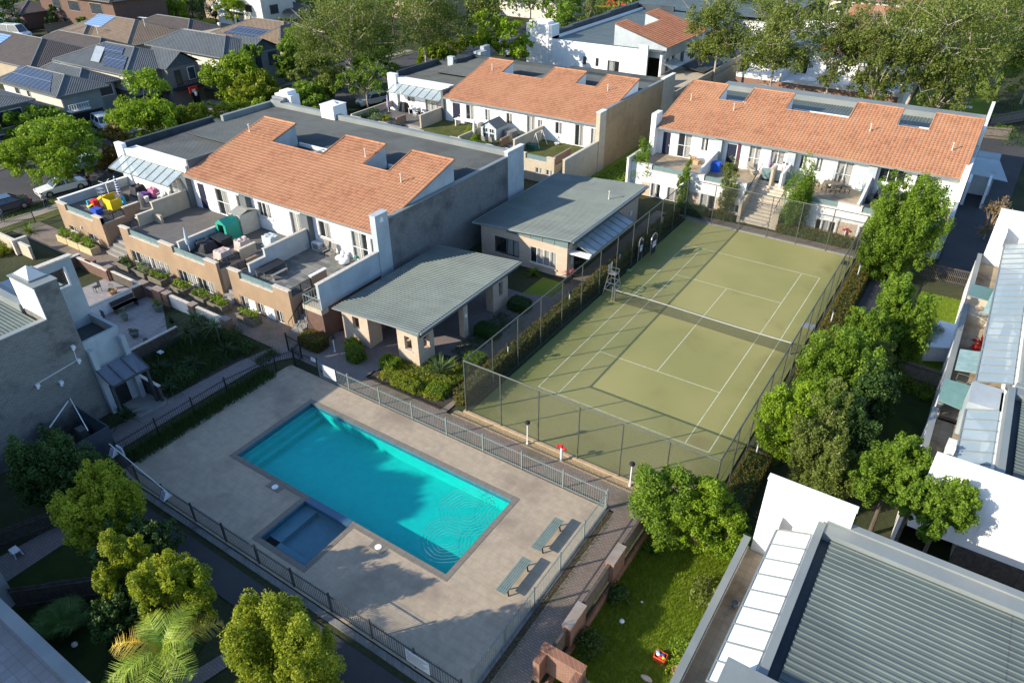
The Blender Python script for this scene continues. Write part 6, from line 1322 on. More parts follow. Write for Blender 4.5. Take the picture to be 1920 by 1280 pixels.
# ---- terrace things, near row (deck 2.4)
def cylthing(name,label,cat,x,y,z,prof,mat,n=12,group=None): b = B(); b.lathe(x,y,[(r,z+h) for r,h in prof],n); return single(name,b,mat,label,cat,(x,y,z),group)
def closed_umbrella(label,x,y,z,mat,h=2.3):
    t = thing('closed_umbrella',label,'umbrella',(x,y,z),'folded umbrellas on the terraces'); b = B(); b.lathe(x,y,[(.03,z),(.03,z+h)],8); part('pole',b,whitep,t)
    b = B(); b.lathe(x,y,[(.13,z+.75),(.17,z+1.0),(.10,z+h-.5),(.03,z+h+.02)],9); part('canopy',b,mat,t)
    b = B(); b.lathe(x,y,[(.27,z),(.27,z+.06),(.05,z+.12)],12); part('base',b,darksteel,t)
def heap(name,label,cat,x0,x1,y0,y1,z,h,mat,seed,group=None,droop=.25,sub=7):
    """a cloth or cover thrown over something: bumpy box with folds"""
    r = random.Random(seed); b = B(); n = sub; vs=[]; fs=[]
    hs = [[h*(.8+.2*r.random()) for _ in range(n+1)] for _ in range(n+1)]
    for i in range(n+1):
        for j in range(n+1):
            u,w = i/n,j/n; e = min(u,1-u,w,1-w); hh = hs[i][j] if e>.01 else 0.02
            off = .06*math.sin(i*2.3+j*1.7) if e<.01 else 0
            vs.append((x0+(x1-x0)*u+off,y0+(y1-y0)*w+off*.7,z+(hh if e>.01 else .02+.08*r.random())))
    for i in range(n):
        for j in range(n): fs.append((i*(n+1)+j,(i+1)*(n+1)+j,(i+1)*(n+1)+j+1,i*(n+1)+j+1))
    b.add(vs,fs); return single(name,b,mat,label,cat,((x0+x1)/2,(y0+y1)/2,z),group)
def table(label,x0,x1,y0,y1,z,h,mat,legm,name='table',cat='table',group=None):
    t = thing(name,label,cat,((x0+x1)/2,(y0+y1)/2,z),group); b = B(); b.box(x0,x1,y0,y1,z+h-.05,z+h); part('table_top',b,mat,t)
    for x in (x0+.06,x1-.06):
        for y in (y0+.06,y1-.06): b = B(); b.box(x-.03,x+.03,y-.03,y+.03,z,z+h-.05); part('leg',b,legm,t)
    return t
def chair(label,x,y,z,rz,mat,legm,recl=.1,w=.5,group=None,low=.42,name='chair',back=.5):
    t = thing(name,label,'chair',(x,y,z),group,rz=rz); s=w/2
    b = B(); b.box(-s,s,-s,s,low-.04,low); part('seat',b,mat,t,world=False)
    b = B(); b.slab((-s,s,low),(s,s,low),(s,s+recl,low+back),(-s,s+recl,low+back),.04); part('backrest',b,mat,t,world=False)
    for a in (-s+.03,s-.03):
        for c_ in (-s+.03,s-.03): b = B(); b.bar((a,c_,0),(a,c_,low-.04),.035); part('leg',b,legm,t,world=False)
        b = B(); b.bar((a,-s,low+.2),(a,s+.05,low+.2),.04); part('armrest',b,legm,t,world=False)
    return t
Z = 2.4
t = thing('play_gym','yellow plastic play gym with red and blue panels on the far left terrace','play equipment',(-49,-13.4,Z))
b = B(); b.slab((-50.3,-14.2,Z+.3),(-49.7,-14.4,Z+.3),(-49.1,-13.3,Z+1.0),(-49.6,-13.1,Z+1.0),.05); part('slide',b,yellowp,t)
b = B(); b.box(-49.2,-47.9,-13.3,-13.2,Z,Z+.95); b.box(-49.2,-49.1,-13.2,-12.2,Z,Z+1.1); b.box(-48.0,-47.9,-13.2,-12.3,Z,Z+.9); b.slab((-49.2,-13.2,Z+1.1),(-48.5,-13.2,Z+1.35),(-48.5,-12.2,Z+1.35),(-49.2,-12.2,Z+1.1),.06); part('yellow_panels',b,yellowp,t)
b = B(); b.box(-49.9,-49.3,-14.0,-13.5,Z,Z+.85); part('red_panel',b,redp,t); b = B(); b.box(-50.1,-49.95,-14.2,-13.6,Z,Z+.8); b.box(-48.3,-47.9,-12.2,-11.95,Z,Z+.9); part('cyan_panel',b,cyanp,t)
b = B(); b.box(-49.0,-48.1,-14.6,-14.0,Z,Z+.5); part('blue_box',b,bluep,t)
t = thing('drying_rack','small metal drying rack on the far left terrace by the boundary wall','rack',(-51.3,-12.1,Z)); b = B(); X,Y=-51.2,-12.2
for a in (-.3,.3):
    for c_ in (-.2,.2): b.bar((X+a,Y+c_,Z),(X+a,Y+c_,Z+1),.035)
for h in (.3,.65,1.0): b.box(X-.32,X+.32,Y-.22,Y+.22,Z+h,Z+h+.03)
part('frame',b,chromem,t)
t = thing('planter_box','long dark planter on the far left terrace','planter',(-49.6,-11.4,Z)); b = B(); b.box(-50.6,-48.9,-11.6,-11.1,Z,Z+.6); part('trough',b,C('dark_stone',(.10,.09,.08),.9),t); b = B(); b.box(-50.5,-49.0,-11.5,-11.2,Z+.6,Z+.63); part('soil',b,soil,t)
closed_umbrella('folded blue and white striped umbrella on the far left terrace',-49.1,-11.7,Z,stripe_umb,2.5)
t = thing('rotary_dryer','white X shaped rotary clothes line on the far left terrace','clothes line',(-49.9,-12.2,Z)); b = B(); X,Y=-49.9,-12.2; b.bar((X,Y,Z),(X,Y,Z+1.8),.05)
for a in range(4): b.bar((X,Y,Z+1.75),(X+.6*math.cos(a*1.57+.5),Y+.6*math.sin(a*1.57+.5),Z+1.95),.035)
part('frame',b,whitep,t)
heap('barbecue_cover','large black covered barbecue on the far left terrace','barbecue',-50.2,-48.8,-10.4,-9.2,Z,.95,blackcover,1)
cylthing('patio_heater','pale cylindrical patio heater standing at the top of the left stairs','heater',-46.6,-11.3,Z,[(.17,0),(.17,1.15),(.12,1.3),(.03,1.36)],chromem,14)
heap('toy_pile','pile of pink and purple toys by the glass canopy','toys',-48.6,-47.4,-9.6,-8.9,Z,.8,C('pink_toys',(.45,.15,.28)),2); b = B(); b.box(-48.7,-47.9,-10.2,-9.7,Z,Z+.5); single('toy_box',b,purplep,'purple toy box in front of the pink toy pile','box',(-48.3,-10,Z))
chair('white slatted chair under the glass canopy of the far left terrace',-46.6,-9.4,Z,.4,whitep,whitep); cylthing('wire_bin','round white wire basket on the far left terrace','basket',-47.3,-10.4,Z,[(.16,0),(.2,.5)],whitep,10)
b = B(); b.box(-45.4,-45.0,-9.3,-8.9,Z,Z+.5); single('crate',b,C('mint_plastic',(.2,.5,.4)),'mint green crate beside the white chair','crate',(-45.2,-9.1,Z))
closed_umbrella('folded pale blue umbrella behind the glass balustrade of the second terrace',-35.2,-14.7,Z,paleblue,2.1)
heap('barbecue_cover','black covered barbecue beside the folded pale umbrella','barbecue',-35.5,-33.9,-14.3,-13.0,Z,.75,blackcover,3)
b = B(); b.box(-35.2,-33.7,-12.8,-11.9,Z,Z+.62); b.box(-35.25,-33.65,-12.85,-11.85,Z+.62,Z+.68); single('storage_box',b,blackcover,'black storage box before the green plastic greenhouse','storage box',(-34.4,-12.4,Z))
t = thing('greenhouse','small green plastic walk in greenhouse on the second terrace','greenhouse',(-35.0,-11.1,Z)); b = B(); x0,x1,y0,y1=-35.5,-34.2,-11.9,-10.6
b.box(x0,x0+.03,y0,y1,Z,Z+1.35); b.box(x1-.03,x1,y0,y1,Z,Z+1.35); b.box(x0,x0+.3,y0,y0+.03,Z,Z+1.35); b.box(x1-.3,x1,y0,y0+.03,Z,Z+1.35); b.box(x0,x1,y1-.03,y1,Z,Z+1.35)
b.add([(x0,y0,Z+1.35),(x1,y0,Z+1.35),((x0+x1)/2,y0,Z+1.8),(x0,y1,Z+1.35),(x1,y1,Z+1.35),((x0+x1)/2,y1,Z+1.8)],[(0,1,2),(3,5,4),(0,2,5,3),(1,4,5,2)]); part('film',b,greentarp,t)
b = B()
for z in (.4,.9): b.box(x0+.1,x1-.1,y0+.3,y1-.1,Z+z,Z+z+.03)
b.box(x0+.3,x0+.8,y0+.4,y0+.8,Z+.43,Z+.6); part('shelf',b,darksteel,t)
t = thing('steel_shed','cream ribbed steel garden shed on the second terrace','shed',(-34.9,-9.6,Z)); b = B(); x0,x1,y0,y1=-35.5,-34.3,-10.4,-8.75
b.box(x0,x1,y0,y1,Z,Z+1.65)
for i in range(9): xx=x0+.08+i*.13; b.box(xx,xx+.04,y0-.015,y0,Z,Z+1.65)
for i in range(13): yy=y0+.06+i*.13; b.box(x1,x1+.015,yy,yy+.04,Z,Z+1.65)
part('wall',b,creamp,t); b = B(); b.slab((x0-.06,y0-.08,Z+1.68),(x1+.06,y0-.08,Z+1.68),(x1+.06,(y0+y1)/2,Z+1.95),(x0-.06,(y0+y1)/2,Z+1.95),.03); b.slab((x0-.06,(y0+y1)/2,Z+1.95),(x1+.06,(y0+y1)/2,Z+1.95),(x1+.06,y1,Z+1.68),(x0-.06,y1,Z+1.68),.03)
for i in range(10): xx=x0+i*.13; b.bar((xx,y0-.08,Z+1.70),(xx,(y0+y1)/2,Z+1.97),.03)
part('roof',b,creamp,t)
heap('covered_furniture','pinkish cloth draped over furniture nearest the slatted railing','covered furniture',-33.1,-31.8,-14.4,-13.2,Z,.7,pinkcloth,4); heap('covered_furniture','brown pink cloth over a tall crate in the middle of the second terrace','covered furniture',-32.9,-31.8,-12.6,-11.4,Z,.9,pinkcloth,5); heap('covered_furniture','pale blue sheet over a clothes horse by the party wall','covered furniture',-31.6,-30.2,-11.0,-9.9,Z,.95,paleblue,6)
b = B(); b.box(-30.5,-29.4,-12.0,-9.5,Z+.003,Z+.03); single('deck_mat',b,decktan,'sunlit tan mat beside the middle stair','mat',(-30,-11,Z))
table('long black dining table on the slate terrace',-27.75,-26.75,-14.6,-12.5,Z,.65,blackcover,chromem); 
t = thing('garden_bench','slim dark bench drawn up to the long black table','bench',(-26.4,-13.4,Z)); b = B(); b.box(-26.5,-26.2,-14.3,-12.9,Z+.38,Z+.42); part('seat',b,greyfab,t)
for y in (-14.2,-13.0): b = B(); b.box(-26.48,-26.22,y-.02,y+.02,Z,Z+.38); part('leg',b,chromem,t)
t = thing('air_conditioner','white air conditioner box against the wall of the slate terrace','air conditioner',(-27.4,-8.95,Z)); b = B(); b.box(-27.8,-27.0,-9.15,-8.75,Z,Z+.6); part('casing',b,whitep,t); b = B(); b.lathe(-27.4,-8.95,[(.01,Z+.6),(.01,Z+.6)],8); b = B(); b.box(-27.7,-27.1,-9.17,-9.15,Z+.08,Z+.52); part('fan_grille',b,greyfab,t)
for i,(x,y,l) in enumerate(((-26.5,-9.2,'left grey slatted garden armchair on the slate terrace'),(-25.6,-9.3,'right grey slatted garden armchair on the slate terrace'))): chair(l,x,y,Z,0,C('driftwood_%d'%i,(.24,.22,.19),.9),greyfab,.22,.55,'garden armchairs on the slate terrace',.32,'garden_armchair',.6)
for i,(x,y,l) in enumerate(((-24.6,-9.3,'white bean bag next to the grey armchairs'),(-23.9,-9.6,'white bean bag nearest the terrace side wall'))):
    t = thing('bean_bag',l,'bean bag',(x,y,Z),'white bean bags'); b = B(); b.ball((x,y,Z+.2),.38,.42,.22,14,8); b.ball((x+.05,y+.28,Z+.42),.22,.16,.3,12,7); part('bag',b,whitep,t,smooth=True)
b = B(); b.lathe(-23.2,-9.0,[(.22,Z+.42),(.22,Z+.45)],12); b.bar((-23.2,-9.0,Z),(-23.2,-9.0,Z+.42),.05); b.ball((-23.2,-9.0,Z+.55),.13,.13,.1,10,6); single('side_table',b,C('teal_pot',(.08,.25,.2)),'round side table with teal bowl beside the glass door','side table',(-23.2,-9,Z))
b = B()
for s in (0,1): b.bar((-23.9+s,-15.2+.02,Z),(-23.9+s,-15.2+.02,Z+.02),.02)
# ---- terrace things, second row (deck 2.15)
Z = 2.15
t = thing('playhouse','grey and white timber playhouse with gable roof on the middle terrace of the second row','playhouse',(-32.2,21.6,Z)); x0,x1,y0,y1=-33.3,-31.3,20.9,22.9
b = B(); b.box(x0,x1,y0,y1,Z,Z+1.3); b.add([(x0,y0,Z+1.3),(x1,y0,Z+1.3),((x0+x1)/2,y0,Z+1.9),(x0,y1,Z+1.3),(x1,y1,Z+1.3),((x0+x1)/2,y1,Z+1.9)],[(0,1,2),(3,5,4)]); part('wall',b,paleblue,t)
b = B(); b.slab((x0-.1,y0-.15,Z+1.26),((x0+x1)/2,y0-.15,Z+1.95),((x0+x1)/2,y1+.1,Z+1.95),(x0-.1,y1+.1,Z+1.26),.05); b.slab(((x0+x1)/2,y0-.15,Z+1.95),(x1+.1,y0-.15,Z+1.26),(x1+.1,y1+.1,Z+1.26),((x0+x1)/2,y1+.1,Z+1.95),.05); part('roof',b,greypot,t)
b = B()
for xx in (x0+.25,x0+1.1): b.box(xx,xx+.65,y0-.03,y0,Z+.65,Z+1.15)
b.box(x0,x0+.08,y0-.03,y0,Z,Z+1.3); b.box(x1-.08,x1,y0-.03,y0,Z,Z+1.3); part('window_frame',b,whitep,t)
b = B()
for xx in (x0+.3,x0+1.15): b.box(xx,xx+.25,y0-.04,y0-.03,Z+.7,Z+1.1); b.box(xx+.3,xx+.55,y0-.04,y0-.03,Z+.7,Z+1.1)
b.box(x0+.3,x0+.9,y0-.035,y0,Z,Z+.55); b.box(x0+1.15,x0+1.7,y0-.035,y0,Z,Z+.55); part('pane',b,farglass,t)
closed_umbrella('folded white umbrella beside the playhouse',-33.6,20.0,Z,whitep,2.3)
cylthing('water_tank','round pale grey tank beside the playhouse','tank',-30.6,22.6,Z,[(.8,0),(.8,.75),(.75,.8)],greyfab,18)
b = B(); b.box(-38.4,-35.0,22.6,23.5,Z+.75,Z+.82); b.box(-38.3,-38.2,22.7,23.4,Z,Z+.75); b.box(-35.2,-35.1,22.7,23.4,Z,Z+.75); single('outdoor_counter',b,whitep,'long white outdoor counter left of the playhouse','counter',(-36.7,23,Z))
hedge('clipped green hedge along the glass balustrade of the second row',(-33.8,-30.4,17.95,18.25,.55),LP['green'],60,Z,name='hedge'); 
def shrub(label,x,y,z,rx,rz,mat,seed,n=26,leaf=.13,per=34,name='shrub',cat='shrub',group=None,ry=None):
    r = np.random.default_rng(seed); ry = ry or rx; t = thing(name,label,cat,(x,y,z),group)
    c = r.normal(size=(n,3)); c /= np.linalg.norm(c,axis=1)[:,None]; c = c*(.45+.4*r.random(n))[:,None]*np.array([rx,ry,rz]); c[:,2] = np.abs(c[:,2])*.9+.15*rz
    v,val = leaves_np(c,np.full(n,min(rx,rz)*.36),per,leaf,seed); mobj('foliage', leaf_mesh('foliage',v,val,mat), t)
    b = B()
    for i in range(4): a=i*1.6; b.bar((x,y,z),(x+.5*rx*math.cos(a),y+.5*ry*math.sin(a),z+.8*rz),.05,.02,5)
    part('stems',b,bark,t); return t
shrub('yellow green shrub beside the playhouse',-34.6,20.8,Z,.9,1.3,LP['yellow'],61); shrub('green shrub against the glass near the folded white umbrella',-33.0,19.3,Z,.6,.8,LP['bright'],62)
t = thing('swing_frame','white A frame swing on the sunny right terrace of the second row','swing',(-26.3,22.4,Z)); b = B(); X,Y=-26.4,21.8
for dy in (-.8,.8): b.bar((X-.55,Y+dy,Z),(X,Y+dy*.8,Z+1.5),.05); b.bar((X+.55,Y+dy,Z),(X,Y+dy*.8,Z+1.5),.05)
b.bar((X,Y-.7,Z+1.5),(X,Y+.7,Z+1.5),.05); part('frame',b,whitep,t)
b = B(); b.box(-28.6+1.6,-25.9,20.2,20.9,Z,Z+.45); b.box(-27.05,-25.85,20.15,20.95,Z+.45,Z+.5); single('storage_box',b,C('dark_green_plastic',(.03,.12,.08)),'dark green storage box beside the white swing frame','storage box',(-26.5,20.5,Z))
b = B(); b.lathe(-24.9,23.0,[(.15,Z),(.28,Z+.2),(.3,Z+.22)],12); single('wash_bowl',b,whitep,'white bowl on the sunny terrace of the second row','bowl',(-24.9,23,Z))
for i,(x,y) in enumerate(((-31.6,19.2),(-30.8,19.4))): chair(['left','right'][i]+' of the two grey chairs before the playhouse',x,y,Z,3.0,greyfab,darksteel,group='chairs before the playhouse')
for i,(x,y,m,l) in enumerate(((-29.4,23.2,'green','potted plant with tall stems left of the sliding door of the second row'),(-28.9,22.7,'dark','dark square planter by the wall of the second row'),(-28.2,22.9,'red','small red flowering pot by the party wall of the second row'))): pot(l,x,y,Z,.18,.3,terrapot,LP[m],i+70,.35)
closed_umbrella('folded lilac umbrella on the leftmost terrace of the second row',-48.3,22.5,Z,lilac,2.2)
heap('barbecue_cover','dark arched barbecue cover on the leftmost terrace of the second row','barbecue',-48.0,-46.6,23.6,24.6,Z,1.1,blackcover,8)
table('white table with plants on the leftmost terrace of the second row',-46.0,-44.9,23.5,24.6,Z,.7,whitep,whitep,'white_table'); chair('white chair beside the white table of the second row',-44.6,23.2,Z,1.2,whitep,whitep)
for i,(x,y,s,m,l) in enumerate(((-49.0,20.6,1.1,'dark','dark shrub filling the corner of the leftmost second row terrace'),(-47.5,19.4,1.0,'sage','pale shrub behind the glass of the leftmost second row terrace'),(-46.6,20.2,.7,'yellow','yellow green shrub near the lilac umbrella'),(-49.3,18.8,.8,'dark','dark shrub hanging over the leftmost second row parapet'))): shrub(l,x,y,Z,s,s*.9,LP[m],80+i,20,.15)
# ---- terrace things, far row (deck 2.6)
Z = 2.6
t = thing('cardboard_boxes','two open cardboard boxes on the left terrace of the far row','boxes',(-9.9,24.6,Z)); 
for a,c_,h in ((-10.3,24.5,.5),(-9.8,24.0,.38)): b = B(); b.box(a-.25,a+.25,c_-.2,c_+.2,Z,Z+h); b.slab((a-.25,c_-.2,Z+h),(a-.25,c_+.2,Z+h),(a-.45,c_+.2,Z+h+.1),(a-.45,c_-.2,Z+h+.1),.01); b.slab((a+.25,c_-.2,Z+h),(a+.25,c_+.2,Z+h),(a+.42,c_+.2,Z+h+.12),(a+.42,c_-.2,Z+h+.12),.01); part('box',b,cardboard,t)
b = B(); b.box(-7.75,-7.1,22.8,23.4,Z,Z+.85); b.box(-7.8,-7.05,22.75,23.45,Z+.85,Z+.93); single('wheelie_bin',b,C('bright_blue_bin',(.02,.12,.6)),'bright blue bin on the second terrace of the far row','bin',(-7.4,23.1,Z))
for i,(x,y,rz) in enumerate(((-4.6,24.4,.5),(-3.0,24.6,-.3),(-2.0,24.5,-.6),(-3.8,23.2,2.4))): chair('tan sling terrace chair of the far row, '+['left of the lilac umbrella','right behind the lilac umbrella','nearest the white party wall','with its back to the court'][i],x,y,Z,rz,C('tan_sling_%d'%i,(.42,.36,.27),.9),chromem,.25,.5,'tan sling chairs')
table('low tan table among the sling chairs of the far row',-3.6,-2.7,23.4,24.1,Z,.4,C('tan_table',(.4,.33,.24)),chromem)
closed_umbrella('folded lilac umbrella on the second terrace of the far row',-3.1,24.9,Z,lilac,2.2)
t = thing('arc_lamp','thin arched pole with dark lamp over the sling chairs','lamp',(-1.7,24.4,Z)); b = B(); b.path([(-1.7,24.3,Z),(-1.7,24.3,Z+1.5),(-1.9,24.4,Z+1.9),(-2.6,24.6,Z+2.15),(-3.3,24.8,Z+2.1)],.04); part('pole',b,greyfab,t); b = B(); b.ball((-1.65,24.25,Z+1.6),.1); part('lamp_head',b,darksteel,t)
t_ = table('brown dining table on the third terrace of the far row',2.1,3.7,23.7,24.5,Z,.68,C('brown_table',(.16,.14,.11)),darksteel)
for i,(x,y,rz,l) in enumerate(((2.4,23.3,3.14,'front left'),(3.2,23.3,3.14,'front right'),(2.5,24.9,0,'back left'),(3.3,24.9,0,'back right'),(1.6,24.1,1.57,'left end'),(4.2,24.1,-1.57,'right end'))): chair('dark tan dining chair at the '+l+' of the brown dining table',x,y,Z,rz,C('dark_tan_sling_%d'%i,(.26,.22,.16),.9),darksteel,.12,.44,'dining chairs of the far row')
closed_umbrella('folded white umbrella above the brown dining table of the far row',2.6,24.6,Z,whitep,2.3)
heap('barbecue_cover','large black covered barbecue on the right terrace of the far row','barbecue',6.4,8.3,23.8,24.9,Z,1.05,blackcover,9)
table('small tan table on the right terrace of the far row',8.4,9.3,23.6,24.5,Z,.65,C('pale_tan_table',(.5,.4,.26)),whitep)
cylthing('dark_bin','dark bin against the sloping white party wall of the far row','bin',6.2,22.6,Z,[(.2,0),(.24,.5)],blackcover)
# right hand terraces
spiky('red leaved plant on the sunny terrace at the right edge',16.5,3.6,2.4,34,.9,.13,LP['red'],21,arch=.9); spiky('second red leaved plant lower on the same terrace',16.2,2.6,2.4,24,.7,.12,LP['red'],22,arch=.9)
t = thing('garden_chair_set','wire frame garden chairs on the right edge terrace below the privacy glass','chairs',(16.3,-2.6,2.4)); 
for x,y in ((15.9,-2.2),(16.7,-2.5)):
    b = B(); z=2.4
    for a in (-.28,.28):
        for c_ in (-.28,.28): b.bar((x+a,y+c_,z),(x+a,y+c_,z+.45),.03)
    b.box(x-.28,x+.28,y-.28,y+.28,z+.42,z+.45); b.bar((x-.28,y+.28,z+.45),(x-.28,y+.28,z+.9),.03); b.bar((x+.28,y+.28,z+.45),(x+.28,y+.28,z+.9),.03); b.bar((x-.28,y+.28,z+.9),(x+.28,y+.28,z+.9),.03); part('frame_chair',b,chromem,t)
b = B(); b.box(15.9,16.3,-8.6,-8.0,2.4,3.2); single('air_conditioner',b,whitep,'white air conditioner beside the bluish glass canopy','air conditioner',(16.1,-8.3,2.4))
b = B(); b.box(16.75,17.3,5.0,5.9,2.4,3.4); b.lathe(17.0,5.4,[(.3,3.4),(.3,3.42)],14); single('air_conditioner',b,whitep,'white air conditioner behind the red leaved plants','air conditioner',(17,5.4,2.4))
b = B(); b.box(15.9,16.2,14.7,15.75,4.2,5.4); single('air_conditioner',b,whitep,'white air conditioner on the white end wall at the right edge','air conditioner',(16,15.2,4.2))
RT_, BL_, SL_ = 'trees at the right of the court', 'trees at the lower left of the pool', 'slim trees before the far row'
def crown(label, kind, x, y, zc, rx, rz, mat, seed, leaf=.16, nclump=60, per=70, ry=None, trunk=bark, tw=.22, group=None, cat='tree', lobes=9, base=None, lean=(0,0), sparse=0, cr=.30, wood=True, low=-.7):
    """tree: limbs rising into a crown of many leaf clumps gathered in uneven lobes"""
    if group == 'street trees on the left': rx *= 1.12; rz *= 1.12; nclump = int(nclump*1.3)
    rx *= 1.08; rz *= 1.2; nclump = int(nclump*1.8); leaf *= 1.08; r = np.random.default_rng(seed); ry = ry*1.08 if ry else rx
    t = thing(kind, label, cat, (x,y,0), group); S = np.array([rx,ry,rz])
    lc = r.normal(size=(lobes,3)); lc /= np.linalg.norm(lc,axis=1)[:,None]; lc *= (.35+.35*r.random(lobes))[:,None]; lc[:,2] = np.clip(lc[:,2],low,.75)
    lr = .34+.22*r.random(lobes)
    billow = group in (RT_, BL_, SL_)
    if billow: nclump = int(nclump*1.7); cr *= .78; leaf *= .9; lc[:,2] *= 1.15
    k = r.integers(0,lobes,nclump); d = r.normal(size=(nclump,3)); d /= np.linalg.norm(d,axis=1)[:,None]; d[:,2] = d[:,2]*.95+.12 if billow else np.abs(d[:,2])*.9-.25
    if billow: d *= np.array([.74,.74,1.4]); rx *= 1.04
    cc = lc[k]+d*(lr[k]*(.65+.42*r.random(nclump)))[:,None]; cc = cc*S; cc[:,2] = np.maximum(cc[:,2], -zc+.25+(base or 0))
    rad = cr*(.45+.75*r.random(nclump))*min(rx,rz)*.62
    v,val = leaves_np(cc, rad, per, leaf, seed+5, flat=1.45 if billow else .85)
    val = np.clip(val*.85+.12*(np.repeat(cc[:,2],per)/rz),0,1)
    z0 = 0 if base is None else base
    o = mobj('crown', leaf_mesh('crown', v, val, mat), t, (lean[0],lean[1],zc))
    b = B(); top = Vector((x+lean[0]*.6,y+lean[1]*.6,max(.3,zc-rz*.55))); b.path([(x,y,z0),(x+lean[0]*.25,y+lean[1]*.25,top.z*.5),tuple(top)],tw,7,tw*.7)
    for i in range(lobes):
        e = Vector((x+lean[0]+lc[i][0]*rx*.95, y+lean[1]+lc[i][1]*ry*.95, zc+lc[i][2]*rz*.95)); m_ = top.lerp(e,.5)+Vector((0,0,.12*rz)); b.path([tuple(top),tuple(m_),tuple(e)],tw*.5,5,tw*.12)
        if sparse:
            for q in range(3): f = e+Vector((r.normal()*rx*.25,r.normal()*ry*.25,abs(r.normal())*rz*.3)); b.bar(e,f,tw*.14,tw*.05,4)
    part('trunk', b, trunk, t); return t
L = leafmats
ST = 'street trees on the left'
crown('big round bright green street tree in front of the parked white car','street_tree',-64.2,-9.8,3.6,4.5,3.1,L['bright'],1,.26,110,95,group=ST,lobes=13,tw=.45)
crown('darker street tree behind the big round one, before the pale house','street_tree',-78.6,-4.2,2.4,3.6,2.1,L['green'],2,.34,60,70,group=ST,tw=.4)
crown('broad street tree between the white off road car and the roof parapet','street_tree',-69.6,4.2,3.6,4.4,3.6,L['bright'],3,.32,80,80,group=ST,tw=.4)
crown('small golden brown tree beside the left townhouse parapet','street_tree',-61.9,-4.1,2.2,2.2,2.4,L['gold'],4,.26,40,70,group=ST,tw=.25)
crown('low spreading yellow green tree below the basketball hoop','street_tree',-65.7,9.1,2.5,4.3,2.1,L['yellow'],5,.32,60,80,group=ST,tw=.35)
crown('yellow green tree right of the grey gabled house','street_tree',-71.9,18.4,3.5,3.5,3.5,L['lime'],6,.32,60,80,group=ST,tw=.35)
crown('lime green tree just right of the other yellow green one','street_tree',-67.0,19.1,3.2,3.3,3.0,L['yellow'],7,.32,60,80,group=ST,tw=.35)
for i,(x,y,z,rx,rz,m,l) in enumerate(((-61.2,13.5,2.0,2.6,1.9,'bright','bushy bright tree at the back of the near row beside the white corner block'),(-60.0,20.5,2.6,2.8,2.4,'green','green verge tree between the white corner block and the silver car'),(-62.5,25.0,3.4,3.0,2.8,'olive','olive verge tree just left of the huge gum trunk'),(-64.0,35.5,3.0,3.4,2.6,'green','green tree behind the silver car'),(-60.5,47.5,2.4,3.4,2.2,'lime','lime bush behind the parapet of the second row'),(-76.5,24.0,3.4,3.0,2.8,'green','green tree on the far verge before the grey green house'),(-77.0,36.0,3.8,3.6,3.2,'bright','bright tree on the far verge before the solar roofed bungalow'),(-71.5,44.0,3.6,4.0,3.0,'green','green tree on the far verge where the side road joins'))):
    crown(l,'street_tree',x,y,z,rx,rz,L[m],500+i,.32,46,70,group=ST,tw=.3)
crown('narrow dark green tree left of the tall gum','street_tree',-71.3,28.5,4.2,2.3,3.4,L['green'],8,.34,45,60,group=ST,tw=.3)
GT = 'tall gum trees'
def gum(label, x,y,zc,rx,rz,seed,mat='olive',n=60,per=60,leaf=.30,tw=.5,lean=(0,0),ry=None,lobes=12): return crown(label,'gum_tree',x,y,zc,rx*1.05,rz*1.05,L[mat],seed,leaf*.82,int(n*.75),per,ry=ry,trunk=palebark,tw=tw*.7,group=GT,lobes=lobes,sparse=1,cr=.27,lean=lean,low=-.6)
gum('huge gum tree with pale forked trunk between the street and the second townhouse row',-58.8,28.6,9.4,6.8,5.8,11,n=240,tw=.7,lean=(-2,0),lobes=16)
gum('lower leafy gum beside the parked silver car',-55.6,26.4,4.6,3.4,3.0,12,'green',50,tw=.35)
gum('twin trunked gum tree behind the left end of the second townhouse row',-57.5,41.0,10.2,6.4,5.8,13,n=220,tw=.55,lobes=14)
gum('gum tree filling the top edge left of the white tower',-63.9,50,8.5,6.0,5.2,14,n=130,tw=.5)
gum('tall gum tree at the top edge behind the solar roofed bungalow',-78,52,8,5.5,5,15,n=75,tw=.5)
gum('slender pale gum above the flat roof of the white building',-49.3,74,6.5,2.6,4.2,16,'olive',36,tw=.3)
gum('tall gum tree with white branching trunk at the left of the grove',-20.3,57,9.8,5.0,5.0,17,n=190,tw=.5,lobes=14)
gum('small gum tree beside the paved ramp at the left of the grove',-23.2,59,5.2,2.8,2.6,18,n=40,tw=.25)
gum('gum tree in the middle of the grove above the far row',-12.2,55.5,8.6,5.0,5.2,19,n=190,tw=.5,lobes=13)
gum('gum tree rising at the top edge behind the middle of the grove',-15.5,72,8.5,5.0,4.5,20,n=60)
gum('gum tree in front of the hidden orange roofed house',-5.4,56.5,8.4,4.2,5.2,21,n=160,tw=.45)
gum('gum tree with thin pale stems before the hidden house terrace',.2,55.6,6.4,3.8,4.8,22,n=150,tw=.4)
gum('gum tree at the top edge above the hidden house',-5,80,9,5.4,3.8,23,n=60)
gum('largest gum tree of the right grove with leaning pale trunks',3.6,54.5,9.6,6.8,6.2,24,n=300,tw=.7,lobes=17,lean=(1.2,4))
gum('low gum branch mass at the right of the far row roof',6.9,57,4.8,4.2,3.4,25,n=100,tw=.4)
gum('gum tree at the upper right behind the shaded lawn',9.3,72,8.6,6.2,5.4,26,n=130,tw=.55)
gum('darker gum tree in the top right corner',15.5,76,7.5,5.5,6.0,27,'green',n=80,tw=.5)
gum('bushy gum tree half way down the right of the shaded lawn',11.7,74,4.6,4.2,4.0,28,'green',n=60,tw=.35)
gum('far gum tree at the top edge right of the white building',-21,88,9,6,5,29,n=60)
gum('far gum tree above the top right grove',3,92,10,6.5,5,30,n=70)
